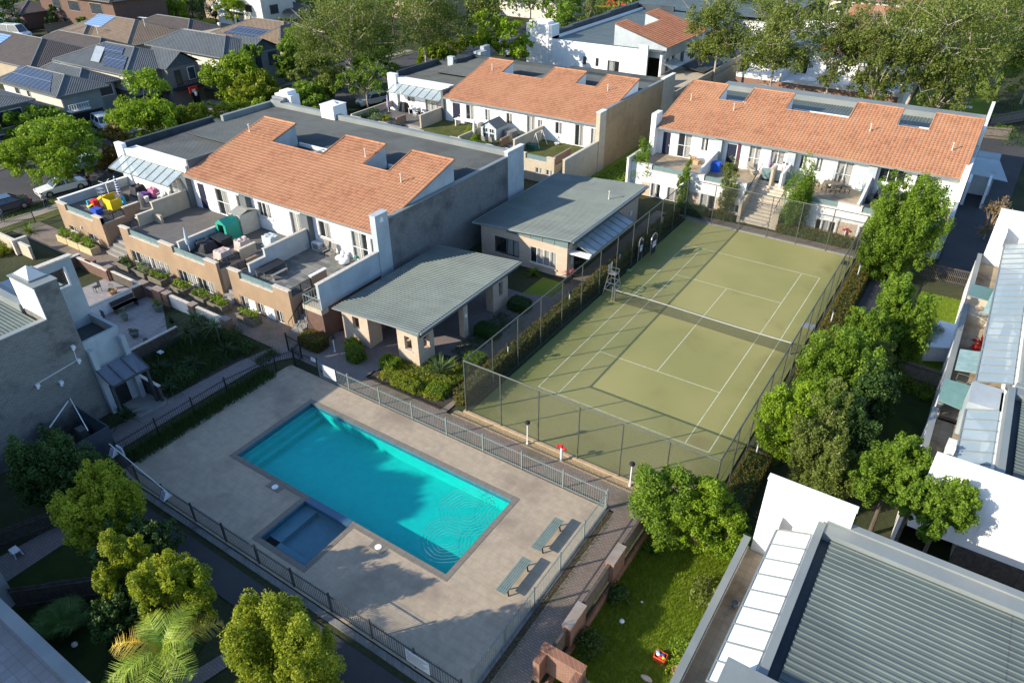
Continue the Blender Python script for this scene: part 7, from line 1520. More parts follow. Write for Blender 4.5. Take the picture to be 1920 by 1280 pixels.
FT = 'trees across the background'
for i,(x,y,z,rx,rz,m,l) in enumerate((( -49.5,44.5,7.0,3.3,4.0,'lime','bright lime tree above the second row left of the tower'),(-63.4,54.0,2.8,4.6,3.0,'yellow','low yellow green tree behind the second row parapet'),(-45.8,46.4,6.8,3.0,3.6,'bright','bright green tree just left of the white tower'),(-51.8,70.9,4.6,5.2,4.4,'green','dark round tree behind the white tower'),(-50,58.5,2.5,2.4,2.6,'green','small tree at the foot of the white tower'),
 (-158,31.5,3,3.6,4.6,'dark','dark tree in the top left corner beside the vans'),(-136.5,54,3.4,4.8,4.0,'bright','bright tree right of the red brick house'),(-131,60,4,6.5,4.8,'dark','dark tree mass behind the side street'),(-120,56.2,3.6,3.1,3.2,'lime','round lime tree on the lawn by the far driveway'),(-116.5,59.5,3,2.6,2.8,'green','round green tree before the white cubic house'),(-107.5,58,1.6,6.0,1.5,'olive','low scrub behind the bungalow with the solar array'),(-152,37.5,1.6,1.7,2.8,'dark','small dark conifer before the red brick house'),(-140,37.4,1.7,1.8,2.6,'green','green bush against the red brick house'),(-108,33.6,1.8,3.0,1.5,'olive','olive bush between the tan roof and the charcoal roof'),
 (-100,66,6,6,5.5,'olive','tall olive tree at the top edge right of the cubic house'),(-88,68,6.5,6.5,5.5,'olive','another olive tree at the top edge farther right'),(-92,78,7,6,5.5,'green','green tree between the top roofs'),(-75,78,6,6,5,'olive','olive tree above the street bend'),(-72,92,6,6,5,'green','green tree at the top edge left of the park lawn'),(-58,104,6,5,5,'green','green tree at the right of the park lawn'),(-80,118,6,7,5,'dark','dark tree behind the park lawn'),(-46,112,6,6,5,'olive','olive tree behind the white building'),(-142,62,5,6,5,'dark','dark tree behind the first dark mass top left'),(-176,38,4,6,5,'green','far left tree beyond the street'),(-150,58,4,6,5,'dark','dark tree behind the brick house roof'),(-118,80,5,7,5,'green','green tree behind the cubic house'),(-34,104,7,6,6,'olive','olive tree at the top edge above the tiled wing'),(24,84,6,6,6,'green','tree at the far top right edge'),(-60,86,5,4,4.5,'green','green tree along the lane beyond the tower'),(-102,92,6,7,6,'olive','olive tree on the skyline left of centre'),(-28,122,8,8,6,'olive','far olive tree beyond the gum grove'),(12,112,8,8,6,'green','far green tree beyond the top right grove'))):
    crown(l,'background_tree',x,y,z,rx,rz,L[m],100+i,.42,34,42,group=FT,tw=.35,lobes=8)
OT = 'tall gums beyond the lower left corner'
for i,(sx,sy,z,rx,rz) in enumerate(((-11.0,-25.9,13.5,3.5,1.6),(-14.4,-25.8,13.0,3.1,1.6),(-11.4,-29.6,12.0,3.4,2.0),(-16.6,-30.0,12.0,3.8,2.4))):
    k_ = z/math.tan(SUN_EL); gum(['first','second','third','fourth'][i]+' tall gum standing beyond the lower left corner of the picture', sx+sd.x/math.cos(SUN_EL)*k_, sy+sd.y/math.cos(SUN_EL)*k_, z, rx, rz, 400+i, n=300, tw=.45)
# a mass of far trees towards the horizon
r = np.random.default_rng(5); n = 900; rr = 130+260*r.random(n); an = r.uniform(-1.30,.55,n)
cx_, cy_ = 12+rr*np.sin(an), -42+rr*np.cos(an); keep = (cy_ > 92)|(cx_ < -165); cx_, cy_ = cx_[keep], cy_[keep]
cc = np.stack([np.repeat(cx_,6)+r.normal(size=len(cx_)*6)*2.2, np.repeat(cy_,6)+r.normal(size=len(cx_)*6)*2.2, r.uniform(1.5,8.5,len(cx_)*6)],1)
v,val = leaves_np(cc, np.full(len(cc),2.0), 18, 1.1, 6); o = mobj('far_woodland', leaf_mesh('far_woodland', v, val, L['olive'])); o['kind'] = 'stuff'
# ---- trees round the court and pool
SL = 'slim trees before the far row'
for i,(x,y,z,rx,rz,m,l) in enumerate(((-13.9,20.6,2.4,1.1,2.3,'green','tall slim tree at the left corner of the far row, nearest the clubhouse roof'),(-9.0,19.4,2.0,.72,2.0,'green','thinnest slim tree before the left terrace of the far row'),(-5.0,19.6,2.3,.98,2.2,'olive','slim tree left of the white stairs'),(.95,19.6,2.6,1.5,2.6,'green','fuller conical tree right of the white stairs'))):
    crown(l,'slim_tree',x,y,z,rx,rz,L[m],140+i,.12,42 if i<3 else 120,70,group=SL,tw=.12,lobes=10,cr=.5)
RT = 'trees at the right of the court'
crown('big dense round tree covering the far right corner of the court','dense_tree',9.8,15.4,3.2,3.0,3.3,L['green'],151,.15,260,120,group=RT,tw=.35,lobes=18,cr=.24)
crown('pointed leader tree rising behind the big dense round tree','dense_tree',10.6,19.0,3.6,1.2,2.0,L['green'],152,.16,50,70,group=RT,tw=.2)
crown('feathery green tree beside the palm fronds right of the court','dense_tree',12.1,2.3,2.8,2.1,2.5,L['green'],153,.15,160,100,group=RT,tw=.3,lobes=14,cr=.26)
crown('dark tree crowded against the right court fence near the net','dense_tree',9.7,-4.6,2.7,2.35,2.58,L['green'],154,.14,150,100,group=RT,tw=.3,lobes=13,cr=.28)
crown('olive tree filling the gap beside the paling fence','dense_tree',11.3,-3.2,2.2,1.7,1.9,L['olive'],155,.14,90,80,group=RT,tw=.25)
crown('bright tree nearest the right fence between the court and the shaded lawn','dense_tree',8.9,-10.6,2.5,1.79,2.13,L['bright'],156,.13,110,100,group=RT,tw=.25,lobes=11,cr=.3)
crown('yellowish see through tree with a white trunk left of the bluish glass canopy','dense_tree',10.5,-11.4,2.8,1.79,2.24,L['olive'],157,.13,80,70,group=RT,tw=.2,trunk=palebark,cr=.26,lobes=10)
crown('dark tree between the yellowish tree and the shaded lawn','dense_tree',12.0,-9.6,1.9,1.3,2.0,L['dark'],158,.13,90,80,group=RT,tw=.2)
crown('low green tree just above the nearest white end wall','dense_tree',11.9,-12.9,2.6,1.5,1.4,L['olive'],159,.12,90,90,group=RT,tw=.2,cr=.3)
crown('mid green tree on the dark lawn left of the white wall','dense_tree',14.0,-13.2,4.0,1.7,1.35,L['green'],160,.12,130,100,group=RT,tw=.22,lobes=12,cr=.28)
crown('small olive tree whose shadow falls on the white wall at the right','dense_tree',16.1,-15.3,4.5,1.2,1.2,L['green'],161,.12,80,90,group=RT,tw=.2,cr=.3)
crown('left one of the two slim bright trees at the near right court corner','slim_tree',5.6,-18.9,2.0,1.45,2.6,L['green'],162,.11,150,110,tw=.14,lobes=13,cr=.34,trunk=palebark)
crown('right one of the two slim bright trees at the near right court corner','slim_tree',7.0,-18.3,2.1,1.3,2.5,L['bright'],163,.11,130,110,tw=.14,lobes=12,cr=.34)
crown('smaller bright tree against the near white end wall','slim_tree',8.7,-18.4,1.6,1.0,1.6,L['bright'],164,.11,80,100,tw=.12,cr=.36)
crown('pointed green tree against the right court fence just beyond the net','dense_tree',10.2,-1.0,2.6,1.7,2.0,L['green'],165,.14,110,90,group=RT,tw=.25,lobes=11,cr=.3)
crown('dark green tree overhanging the shaded lawn behind the bright one','dense_tree',12.0,-6.2,2.1,1.6,1.9,L['dark'],166,.13,100,90,group=RT,tw=.22)
crown('light green tree joining the two crowns beside the white wall at the right','dense_tree',15.0,-14.9,4.6,.95,.95,L['green'],167,.12,60,90,group=RT,tw=.2)
BL = 'trees at the lower left of the pool'
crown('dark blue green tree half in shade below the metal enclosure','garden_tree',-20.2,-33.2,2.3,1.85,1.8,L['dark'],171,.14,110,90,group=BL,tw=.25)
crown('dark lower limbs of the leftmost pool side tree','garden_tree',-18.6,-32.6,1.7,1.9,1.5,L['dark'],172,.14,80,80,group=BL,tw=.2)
crown('sunlit yellow green tree nearest the striped pole','garden_tree',-15.3,-33.7,2.7,1.9,1.75,L['yellow'],173,.12,170,110,group=BL,tw=.25,lobes=13,cr=.27)
crown('narrow yellow green tree between the two larger ones at the lower left','garden_tree',-11.1,-34.9,3.0,1.1,1.5,L['yellow'],174,.11,90,100,group=BL,tw=.18,lobes=9,cr=.34)
crown('yellow green tree above the palm','garden_tree',-8.5,-34.6,2.9,1.5,1.5,L['yellow'],175,.11,120,110,group=BL,tw=.2,lobes=11,cr=.3)
crown('large rounded bright tree in the bottom middle beside the lower pool fence','garden_tree',-2.5,-34.2,3.0,2.25,2.1,L['yellow'],176,.105,330,130,group=BL,tw=.3,lobes=18,cr=.24)
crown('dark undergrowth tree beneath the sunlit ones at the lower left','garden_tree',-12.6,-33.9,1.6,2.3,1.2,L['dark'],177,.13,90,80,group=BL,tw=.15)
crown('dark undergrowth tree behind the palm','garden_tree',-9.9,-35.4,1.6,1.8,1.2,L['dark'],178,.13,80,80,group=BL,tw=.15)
crown('bare tan coloured shrub beside the far white end wall at the right','dry_tree',15.4,26.5,1.9,1.4,2.0,L['dry'],180,.16,36,26,tw=.14,trunk=C('tan_bark',(.42,.28,.15)),sparse=1,lobes=14,cr=.3)
for i,(x,y,z,rx,rz,m,l) in enumerate(((14.2,60.4,.8,1.6,.8,'lime','lime green shrub clump between the two pale fences at the far right'),(13.2,65.3,.7,1.2,.7,'bright','small bright shrub below the upper pale fence'),(15.6,71,1.9,2.4,2.0,'green','dark rounded bush behind the upper pale fence'),(15.8,56.5,1.0,1.8,1.0,'dark','dark clipped bush at the right end of the shaded lane'),(12.9,.4,.6,1.4,.6,'bright','bright shrub at the foot of the paling fence on the right'),(14.6,.2,.5,1.2,.5,'green','green ground shrub below the paling fence'),(11.6,-7.2,1.2,1.3,1.2,'dark','dark clipped bush beside the shaded lawn'),(10.6,-15.5,.8,1.8,.8,'hedge','brownish bush at the near end of the right hedge'),(8.6,-20.4,.6,.9,.6,'olive','dry shrub in the corner of the right lawn'),(8.95,-23.6,.5,.8,.5,'green','leafy shrub around the terracotta pot'),(5.6,-25.6,.9,.8,.9,'dark','dark shrub against the pillar fence'),(5.5,-22.7,.7,.6,.7,'dark','dark shrub behind the upper brick pillar'))):
    shrub(l,x,y,-.6 if (5<x<9.5 and y<-18) else 0,rx,rz*1.4,L[m],200+i,26,.12,36)
# hedges
hedge('brown green clipped hedge between the path and the left court fence',(-8.8,-8.1,-16.1,2.9,1.05),L['hedge'],31); hedge('shaded far part of the left court hedge',(-8.8,-8.1,3.0,16.6,1.05),L['hedge'],32)
hedge('long brown green hedge below the right terraces of the far row',(.1,6.5,18.4,19.5,.7),L['hedge'],33); hedge('short hedge left of the white stairs',(-6.0,-3.9,18.4,19.2,.6),L['hedge'],34); hedge('dark hedge behind the far left court corner',(-8.9,-6.3,17.6,19.0,.8),L['dark'],38)
hedge('brown hedge along the right side of the court',(7.5,8.6,-2.4,16.6,.7),L['hedge'],35); hedge('clipped hedge at the near right corner of the court',(7.4,8.6,-16.3,-11.2,.8),L['hedge'],36); hedge('bright clipped hedge between the yellow brick wall and the far row',(-18.6,-15.9,20.0,26.0,.8),L['bright'],37)
BX = 'clipped bushes round the pavilion'
for i,(x0,x1,y0,y1,h,m,l) in enumerate(((-15.2,-13.9,-15.8,-14.8,.75,'lime','bright clipped bush at the foot of the brick tower pier'),(-13.4,-11.2,-16.8,-16.0,.6,'yellow','long yellow green clipped bush at the lower edge of the garden bed'),(-10.9,-9.6,-16.3,-15.3,.6,'lime','clipped bush at the right end of the garden bed'),(-18.5,-17.5,-15.6,-14.7,.75,'bright','clipped bush left of the pavilion nearest the small lamp'),(-17.6,-16.5,-16.4,-15.4,.95,'green','dark clipped bush in front of the left brick pier'),(-21.6,-19.6,-16.9,-15.6,.9,'gold','large gold topped clipped hedge by the stair foot'),(-12.4,-10.6,-9.4,-8.2,.8,'dark','dark rounded bush beside the slim brick post'),(-10.9,-9.5,-12.6,-11.4,.7,'green','green clipped bush at the back of the garden bed'),(-12.4,-10.8,-5.3,-4.0,.8,'dark','dark clipped bush at the corner of the small lawn'))):
    hedge(l,(x0,x1,y0,y1,h),L[m],300+i,0,.075,'bush','clipped_bush',BX,1.7,1)
lamp('small lamp among the clipped bushes left of the pavilion',-18.9,-16.0,1.2)
def stuff_leaves(name, pts, n, size, mat, seed, h=(0,.25), narrow=.5, up=.3):
    r = np.random.default_rng(seed); x0,x1,y0,y1 = pts; c = np.stack([r.uniform(x0,x1,n),r.uniform(y0,y1,n),r.uniform(h[0],h[1],n)],1)
    v,val = leaves_np(c,np.full(n,.16),9,size,seed,up=up,narrow=narrow); o = mobj(name, leaf_mesh(name,v,val,mat)); o['kind'] = 'stuff'; return o
stuff_leaves('ground_cover',(-14.6,-9.8,-16.6,-12.8),1700,.10,L['yellow'],41); stuff_leaves('ground_cover',(-14.4,-9.9,-16.5,-13.0),900,.10,L['olive'],401); stuff_leaves('ground_cover',(-12.4,-10.8,-12.0,-6.0),500,.09,L['dark'],42)
def tufts(name, pts, n, hgt, mat, seed, w=.018, zb=0.0):
    r = np.random.default_rng(seed); x0,x1,y0,y1 = pts; x = r.uniform(x0,x1,n); y = r.uniform(y0,y1,n); a = r.uniform(0,6.28,n); h = hgt*(.5+r.random(n)); l = .5*h*r.normal(size=n); b_ = r.uniform(0,6.28,n)
    z = np.zeros(n)+zb; h = h+zb; p0 = np.stack([x-w*np.cos(a),y-w*np.sin(a),z],1); p1 = np.stack([x+w*np.cos(a),y+w*np.sin(a),z],1); t0 = np.stack([x+l*np.cos(b_),y+l*np.sin(b_),h],1); t1 = t0+np.array([.004,.004,0])
    v = np.stack([p0,p1,t1,t0],1).reshape(-1,3); o = mobj(name, leaf_mesh(name,v,r.random(n),mat)); o['kind'] = 'stuff'; return o
tufts('lawn_grass_blades',(5.05,9.4,-30.5,-17.8),42000,.12,L['lime'],43,.014,-.6); tufts('strappy_border_grass',(-21.2,-20.0,-29.6,-20.0),2600,.5,L['dark'],44,.02); tufts('garden_undergrowth',(-28.6,-23.7,-24.9,-18.6),4200,.5,L['dark'],45,.02)
tufts('shaded_bed_grass',(-22.6,-21.6,-19.8,-18.2),300,.4,L['dark'],46); tufts('path_edge_weeds',(2.85,3.3,-30,-19),700,.08,L['olive'],47)
tufts('east_lawn_blades',(12.4,16.2,8.9,13.9),9000,.07,L['bright'],48,.014); tufts('east_lawn_blades',(11.8,16.6,1.3,4.6),8000,.07,L['bright'],49,.014); tufts('verge_grass',(-62.1,-60.7,-25,10),3000,.12,L['olive'],50,.03)
# spiky and palm plants
spiky('cycad with a wide rosette of grey green fronds in the garden bed by the pavilion',-11.1,-14.5,.35,64,1.45,.13,L['sage'],51,arch=.4,name='cycad')
spiky('small cycad with one sunlit side under the slim trees at the right',5.6,-19.6,-.6,26,1.0,.09,L['green'],52,arch=.5,name='cycad'); spiky('pink red cordyline beside the clubhouse corner',-10.4,.5,.1,40,.8,.09,L['pink'],53,trunk=.7,arch=.7,name='cordyline'); spiky('bright green strappy clump by the street fence at the far left',-55.8,-17.3,0,50,1.3,.09,L['lime'],54,arch=.5); spiky('small leafy plant under the clubhouse window',-13.6,.4,0,26,.8,.16,L['bright'],55)
for i,(x,y,tr,l) in enumerate(((-28.0,-19.9,1.6,'dark dragon tree with bushy head in the middle of the overgrown garden'),(-27.2,-21.0,1.3,'dark spiky plant with pale bare stems in the overgrown garden'),(-26.0,-19.7,1.5,'tall spiky plant near the front walk in the overgrown garden'),(-25.2,-22.4,.3,'grassy clump by the entrance path in the overgrown garden'),(-24.6,-20.2,.3,'grassy clump at the path bend of the overgrown garden'),(-29.8,-20.5,.9,'spiky plant against the patio lawn'),(-26.6,-23.8,.2,'low grassy clump beside the entrance slab'),(-24.2,-24.8,.2,'grassy clump at the corner of the entrance slab'),(-23.9,-27.9,.3,'small palm like plant beside the entrance pier'))):
    spiky(l,x,y,0,44,1.15,.07,L['dark'] if i not in (0,2) else L['sage'],60+i,trunk=tr,arch=.9,group='spiky plants of the overgrown garden')
for i,(x,y,rx,rz,m) in enumerate(((-24.6,-23.6,1.2,.9,'dark'),(-23.8,-19.0,.9,.8,'dark'),(-29.6,-22.6,.9,.7,'dark'),(-26.3,-18.9,1.3,1.0,'dark'),(-29.3,-18.9,1.0,.9,'dark'))): shrub(['rounded dark shrub beside the left path','dark shrub where the left path bends','dark shrub by the patio lawn edge','dark shrub behind the low white garden wall','dark shrub beside the brick pillars'][i],x,y,0,rx,rz,L[m],230+i,26,.12,34,group='dark shrubs of the overgrown garden')
for i,(x,y) in enumerate(((-57,-21.0),(-55.2,-20.8),(-53.6,-20.9))): shrub(['leftmost','middle','rightmost'][i]+' yellow green shrub in the sunny garden at the left edge',x,y,0,1.0,.9,L['yellow' if i else 'bright'],240+i,26,.16,34)
lowwall('garden_wall','sunlit rendered boundary wall at the left edge of the picture',[(-58,-50,-19.9,-19.7,1.1),(-52.2,-51.9,-20.2,-19.0,1.25)],[(cream,'wall_panel'),(capcol,'wall_pillar')])
def frond_palm(label, x,y,z,n,Lf,mats,seed,trunk=1.5,name='palm_tree',group=None,droop=1.0):
    r = random.Random(seed); t = thing(name,label,'palm tree',(x,y,0),group); q = B(); q.path([(x,y,0),(x,y,z*.5),(x,y,z)],.24,8,.2); part('trunk',q,bark,t)
    for i in range(n):
        a = 2*math.pi*i/n+r.uniform(-.25,.25); el = r.uniform(.45,1.15); l = Lf*r.uniform(.85,1.1); b = B(); c,s = math.cos(a),math.sin(a); pts = []
        for k in range(15): u = k/14; hx = l*(u*math.cos(el)+.22*u*u); hz = l*(u*math.sin(el)-droop*.75*u*u); pts.append(Vector((x+c*hx,y+s*hx,z+hz)))
        for k in range(14):
            b.bar(pts[k],pts[k+1],.035*(1-k/16),.03*(1-k/16),4); d = (pts[k+1]-pts[k]).normalized(); side = Vector((-s,c,0)); upv = side.cross(d)
            for m_ in range(6):
                o_ = pts[k].lerp(pts[k+1],m_/6); ll = .60*math.sin(math.pi*min(1,(k+m_/6+1.5)/15.5))**.6+.06
                for sg in (-1,1):
                    dr = (side*sg*.85+d*.45+upv*r.uniform(-.5,.6)).normalized(); e = o_+dr*ll+Vector((0,0,-.12*ll)); w = d*.011; b.add([o_-w,o_+w,e+w*.2,e-w*.2],[(0,1,2,3)])
        me = mesh_obj('frond', b, mats[1] if i in (2,7) else mats[0], t, (x,y,0))
    return t
frond_attr_fix = None
pm = M('palm_frond',(.20,.30,.02),(.34,.40,.05),3,.5); pg = M('golden_frond',(.60,.36,.03),(.40,.34,.05),3,.5); pdk = M('green_frond',(.06,.13,.02),(.10,.18,.03),3,.5)
frond_palm('bright yellow green palm with arching fronds at the lower left',-6.7,-36.3,2.9,12,2.2,(pm,pg),9,droop=.9)
frond_palm('palm with pale fronds showing beside the feathery tree right of the court',10.6,1.9,1.7,8,1.6,(pm,pm),10,droop=.8); frond_palm('dark low palm in the shaded garden left of the bright palm',-13.4,-37.3,.5,10,1.2,(pdk,pdk),11,droop=.7)
frond_palm('palm hidden behind the right hand trees above the shed',13.2,5.6,1.5,8,1.5,(pdk,pdk),12)
# ---- cars
def car(label, x, y, rz, paint, L_=4.4, W_=1.75, H=1.45, kind='sedan', group='parked cars', name='parked_car'):
    t = thing(name, label, 'van' if kind=='van' else 'car', (x,y,0), group, rz=rz); h = L_/2; w = W_/2
    if kind=='sedan': prof = [(-h,.35),(-h,.62),(-h*.93,.82),(-h*.62,.90),(-h*.42,.93),(h*.28,.90),(h*.9,.74),(h,.55),(h,.32)]; cab = [(-h*.66,.90),(-h*.36,H-.03),(-h*.05,H),(h*.12,H-.04),(h*.42,.88)]
    elif kind=='van': prof = [(-h,.35),(-h,1.15),(h*.62,1.15),(h*.93,.95),(h,.7),(h,.35)]; cab = [(-h,1.14),(-h*.97,H-.05),(-h*.9,H),(h*.35,H),(h*.45,H-.06),(h*.72,1.13)]
    else: prof = [(-h,.42),(-h,1.0),(-h*.97,1.06),(h*.35,1.06),(h*.93,.92),(h,.72),(h,.42)]; cab = [(-h*.98,1.05),(-h*.92,H-.05),(-h*.82,H),(h*.08,H),(h*.2,H-.05),(h*.45,1.04)]
    b = B(); n = len(prof)
    for yy,sc in ((-w,1),): pass
    rings = [(-w,.0),(-w*.93,-.0),(w*.93,-.0),(w,.0)]
    vs = []
    for j,(yy,_) in enumerate(((-w,0),(w,0))):
        for (px,pz) in prof: vs.append((px*.985,yy,pz if pz>.5 else pz))
    for j,yy in enumerate((-w*.86,w*.86)):
        for (px,pz) in prof: vs.append((px,yy,pz+.035 if pz>.5 else pz-.03))
    o0,o1,i0,i1 = 0,n,2*n,3*n; fs = []
    for k in range(n-1): fs += [(o0+k,o0+k+1,i0+k+1,i0+k),(i0+k,i0+k+1,i1+k+1,i1+k),(i1+k,i1+k+1,o1+k+1,o1+k)]
    fs += [tuple(range(n-1,-1,-1)), tuple(range(n,2*n)), (i0,i1,i1+n-1,i0+n-1)]
    b.add(vs,fs); part('body', b, paint, t, world=False)
    b = B(); m = len(cab); vs = [(px,-w*.94,pz) if pz<1.2 and k in (0,m-1) else (px,-w*.74,pz) for k,(px,pz) in enumerate(cab)]+[(px,w*.94,pz) if pz<1.2 and k in (0,m-1) else (px,w*.74,pz) for k,(px,pz) in enumerate(cab)]
    b.add(vs,[tuple(range(m-1,-1,-1)),tuple(range(m,2*m))]+[(k,k+1,m+k+1,m+k) for k in range(m-1)]); part('windows', b, farglass, t, world=False)
    b = B(); top = [p_ for p_ in cab if p_[1] > H-.08]; x0,x1 = top[0][0],top[-1][0]; b.add([(x0-.03,-w*.77,H-.05),(x1+.03,-w*.77,H-.05),(x1+.03,w*.77,H-.05),(x0-.03,w*.77,H-.05),(x0+.05,-w*.7,H+.02),(x1-.05,-w*.7,H+.02),(x1-.05,w*.7,H+.02),(x0+.05,w*.7,H+.02)],[(4,5,6,7),(0,1,5,4),(1,2,6,5),(2,3,7,6),(3,0,4,7)])
    for s in (-1,1):
        for u,(a,c_) in enumerate(((cab[0],top[0]),(cab[-1],top[-1]),((x0*.5+x1*.5-.02,cab[0][1]),(x0*.5+x1*.5,H-.05)))): b.bar((a[0],s*w*.945,a[1]),(c_[0],s*w*.755,min(c_[1],H-.04)),.07)
    if kind=='suv': b.box(x0+.5,x1-.5,-w*.35,w*.35,H+.02,H+.035,0)
    part('roof', b, paint, t, world=False)
    for sx in (-h*.64,h*.62):
        for s in (-1,1):
            b = B(); R_ = .34; vs = []
            for yy in (s*(w-.18),s*(w+.01)):
                for k in range(14): vs.append((sx+R_*math.cos(k*math.pi/7),yy,R_+R_*math.sin(k*math.pi/7)))
            b.add(vs,[(k,(k+1)%14,14+(k+1)%14,14+k) for k in range(14)]+[tuple(range(13,-1,-1)),tuple(range(14,28))]); wh = part('wheel', b, blackcover, t, world=False)
            q = B(); vs = [(sx+.2*math.cos(k*math.pi/5),s*(w+.02),R_+.2*math.sin(k*math.pi/5)) for k in range(10)]; q.add(vs,[tuple(range(10)) if s<0 else tuple(range(9,-1,-1))]); part('rim', q, chromem, wh, world=False)
    for s in (-1,1):
        b = B(); b.box(h-.1,h+.012,s*w*.72-.16,s*w*.72+.16,.6,.74); part('headlight', b, whitep, t, world=False); b = B(); b.box(-h-.012,-h+.06,s*w*.78-.1,s*w*.78+.1,.6,.85); part('tail_light', b, redp, t, world=False)
    b = B(); b.box(h-.05,h+.015,-w*.45,w*.45,.42,.58); part('grille', b, blackcover, t, world=False); return t
def P(name,c): 
    m,nt,bs = newmat(name); bs.inputs['Base Color'].default_value=c4(c); bs.inputs['Roughness'].default_value=.25; bs.inputs['Coat Weight'].default_value=.6; bs.inputs['Coat Roughness'].default_value=.08; return m
car('white off road car parked on the driveway of the pale house',-79.0,4.0,R(-12),P('white_car_paint',(.62,.66,.70)),4.5,1.85,1.75,'suv')
car('white car parked under the big street tree with a sunlit bonnet',-62.9,-10.3,R(-100),P('pearl_car_paint',(.72,.71,.66)),4.6,1.8,1.4)
car('dark blue black car parked at the left edge below the street tree',-62.7,-16.0,R(-98),P('navy_car_paint',(.02,.022,.04)),4.6,1.8,1.4)
car('pale blue car glimpsed behind the big street tree',-67.5,-5.2,R(-95),P('ice_blue_paint',(.38,.46,.48)),4.3,1.75,1.42)
car('silver sports utility car parked beside the gum tree trunk',-58.2,30.0,R(-105),P('silver_car_paint',(.58,.58,.54)),4.3,1.75,1.6,'suv')
car('grey hatchback on the street left of the white tower',-58.6,65.3,R(-160),P('grey_car_paint',(.33,.36,.38)),4.0,1.7,1.45); car('dark utility on the street behind the grey hatchback',-63.4,70.4,R(-160),P('dark_ute_paint',(.08,.07,.05)),4.6,1.8,1.6,'suv')
car('long white van parked beside the red brick house',-151.5,29.0,R(15),P('white_van_paint',(.75,.76,.77)),5.8,2.1,2.4,'van',name='parked_van'); car('white car parked left of the long white van',-158,29.5,R(15),P('white_hatch_paint',(.72,.73,.74)),4.4,1.8,1.5,'suv'); car('second white van behind the first one top left',-160.5,33,R(15),P('white_van_paint_2',(.7,.71,.72)),5.4,2.0,2.2,'van',name='parked_van')
# basketball hoop
t = thing('basketball_hoop','red backed basketball hoop on a pole in the dark front yard','basketball hoop',(-77,16,0)); b = B(); b.bar((-77.2,15.6,0),(-77.2,15.6,2.4),.1); part('pole',b,darksteel,t)
b = B(); b.box(-76.95,-76.9,15.2,16.5,2.2,3.0); part('backboard',b,redp,t); b = B(); b.box(-76.9,-76.88,15.6,16.1,2.3,2.65); b.lathe(-76.6,15.85,[(.23,2.3),(.13,1.85)],10); part('net',b,whitep,t)
# antenna and small street things
for i,(x,y,z,l) in enumerate(((-113,33,4.6,'television antenna on the tan roofed bungalow'),(-119.5,28,3.4,'lower antenna on the tan roofed bungalow'))):
    b = B(); b.bar((x,y,z),(x,y,z+1.6),.06); b.bar((x-1.2,y,z+1.5),(x+1.2,y,z+1.6),.05)
    for k in range(6): b.bar((x-1+k*.4,y-.4,z+1.52),(x-1+k*.4,y+.4,z+1.52),.03)
    single('antenna',b,framewhite,l,'antenna',(x,y,z))
for i,(x,y,l) in enumerate(((-133.2,51.2,'left white letterbox post on the far verge'),(-123.0,54.8,'right white letterbox post beside the round lime tree'))): b = B(); b.box(x-.15,x+.15,y-.15,y+.15,0,1.0); b.box(x-.3,x+.3,y-.2,y+.2,1.0,1.35); single('letterbox',b,whitep,l,'letterbox',(x,y,0))
b = B(); b.bar((9.3,66.5,0),(9.3,66.5,1.0),.08); b.box(8.4,10.4,66,67,1.0,1.06); single('garden_table',b,whitep,'white garden table on the shaded lawn behind the far row','table',(9.3,66.5,0))
b = B(); b.box(13.5,14.2,64.8,65.4,0,.7); single('planter_pot',b,terrapot,'orange pot on the shaded lawn near the upper pale fence','pot',(13.9,65,0))
b = B(); b.slab((-72,121,4),(-64,123,4),(-64,128,5.5),(-72,126,5.5),.2); b.box(-71,-65,122,127,0,4); single('red_roofed_shelter',b,C('bright_red_roof',(.5,.03,.03)),'bright red roofed shelter at the top edge above the tower','shelter',(-68,124,0))
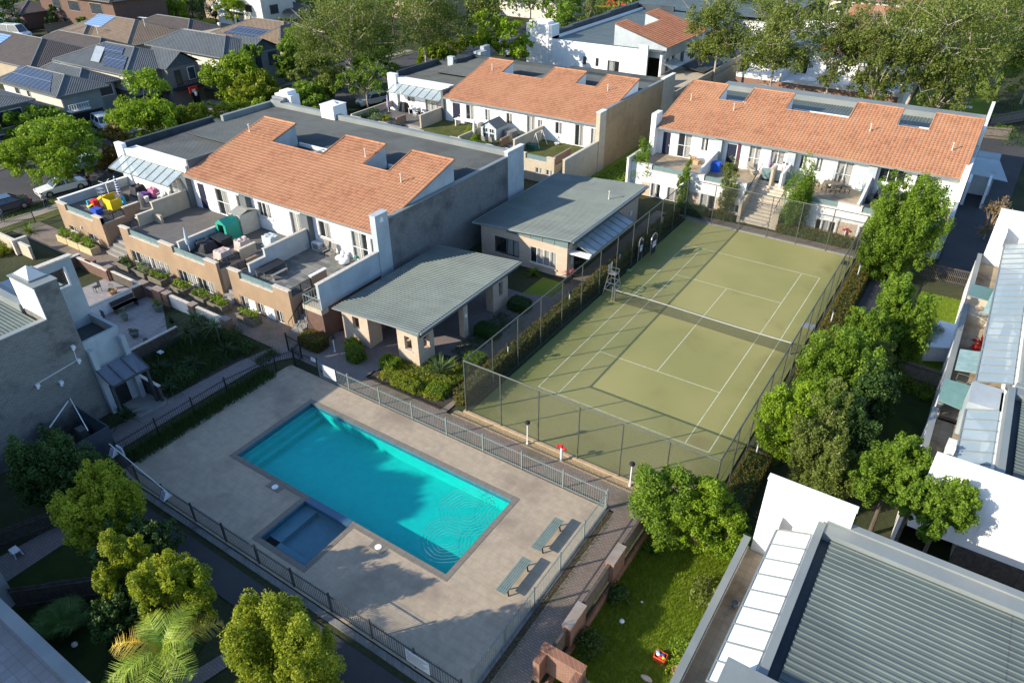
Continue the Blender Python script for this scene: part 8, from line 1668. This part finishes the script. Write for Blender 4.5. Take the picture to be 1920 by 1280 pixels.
# ---- people on the street
def person(label, x, y, rz, pose, top, bottom, hair, H=1.55):
    t = thing('person', label, 'person', (x,y,0), rz=rz); k = H/1.75
    def sk(name, pts, edges, rad, mat, root=0):
        me = bpy.data.meshes.new(name); me.from_pydata([tuple(c*k for c in p_) for p_ in pts], edges, []); me.materials.append(mat); o = bpy.data.objects.new(name, me); COL.objects.link(o); o.parent = t
        md = o.modifiers.new('skin','SKIN'); sv = me.skin_vertices[0].data
        for i,rr_ in enumerate(rad): sv[i].radius = (rr_*k, rr_*k)
        sv[root].use_root = True; ss = o.modifiers.new('sub','SUBSURF'); ss.levels = 1; ss.render_levels = 1; return o
    a = pose
    P0 = [(0,0,.95),(0,a['lean']*.5,1.15),(0,a['lean'],1.40),(0,a['lean']*1.15,1.52),(0,a['lean']*1.3,1.64),
          (-.10,0,.90),(-.11,a['lk'],.50),(-.11,a['lf'],.08),(-.11,a['lf']+.14,.04),(.10,0,.90),(.11,a['rk'],.50),(.11,a['rf'],.08),(.11,a['rf']+.14,.04),
          (-.19,a['lean'],1.40),(-.25,a['lean']+a['la'],1.14),(-.22,a['lean']+a['la']*2.2,.95),(.19,a['lean'],1.40),(.25,a['lean']+a['ra'],1.14),(.22,a['lean']+a['ra']*2.2,.95)]
    E0 = [(0,1),(1,2),(2,3),(3,4),(0,5),(5,6),(6,7),(7,8),(0,9),(9,10),(10,11),(11,12),(2,13),(13,14),(14,15),(2,16),(16,17),(17,18)]
    sk('body', P0, E0, [.12,.12,.13,.055,.095,.09,.06,.04,.035,.09,.06,.04,.035,.06,.042,.03,.06,.042,.03], skin)
    sk('shirt', P0[:3]+[P0[13],P0[14],P0[16],P0[17]], [(0,1),(1,2),(2,3),(3,4),(2,5),(5,6)], [.14,.145,.15,.078,.06,.078,.06], top)
    sk('trousers', [P0[0]]+P0[5:8]+P0[9:12], [(0,1),(1,2),(2,3),(0,4),(4,5),(5,6)], [.145,.105,.078,.055,.105,.078,.055], bottom)
    b = B(); hy = a['lean']*1.3; b.ball((0,(hy-.02)*k,1.685*k),.105*k,.115*k,.10*k,10,6); part('hair', b, hair, t, world=False, smooth=True); return t
dk, nav, gr_ = C('dark_hair',(.03,.025,.02)), C('navy_cloth',(.03,.035,.06),.95), C('grey_cloth',(.30,.30,.32),.95)
person('person in dark clothes with pale hair walking on the far side of the white car',-61.6,-8.2,R(-60),dict(lean=.05,lk=.14,lf=-.02,rk=.02,rf=-.2,la=.1,ra=-.06),C('black_jacket',(.02,.02,.025),.9),nav,C('fair_hair',(.5,.4,.28)))
person('person in dark trousers standing in front of the white car bonnet',-59.9,-13.5,R(120),dict(lean=.04,lk=.06,lf=.02,rk=.0,rf=-.05,la=.05,ra=.04),gr_,nav,dk)
person('person in a pale top standing at the left edge by the street fence',-60.2,-17.4,R(60),dict(lean=.02,lk=.03,lf=0,rk=.08,rf=.05,la=.08,ra=-.02),gr_,C('grey_trousers',(.12,.13,.15),.95),dk)
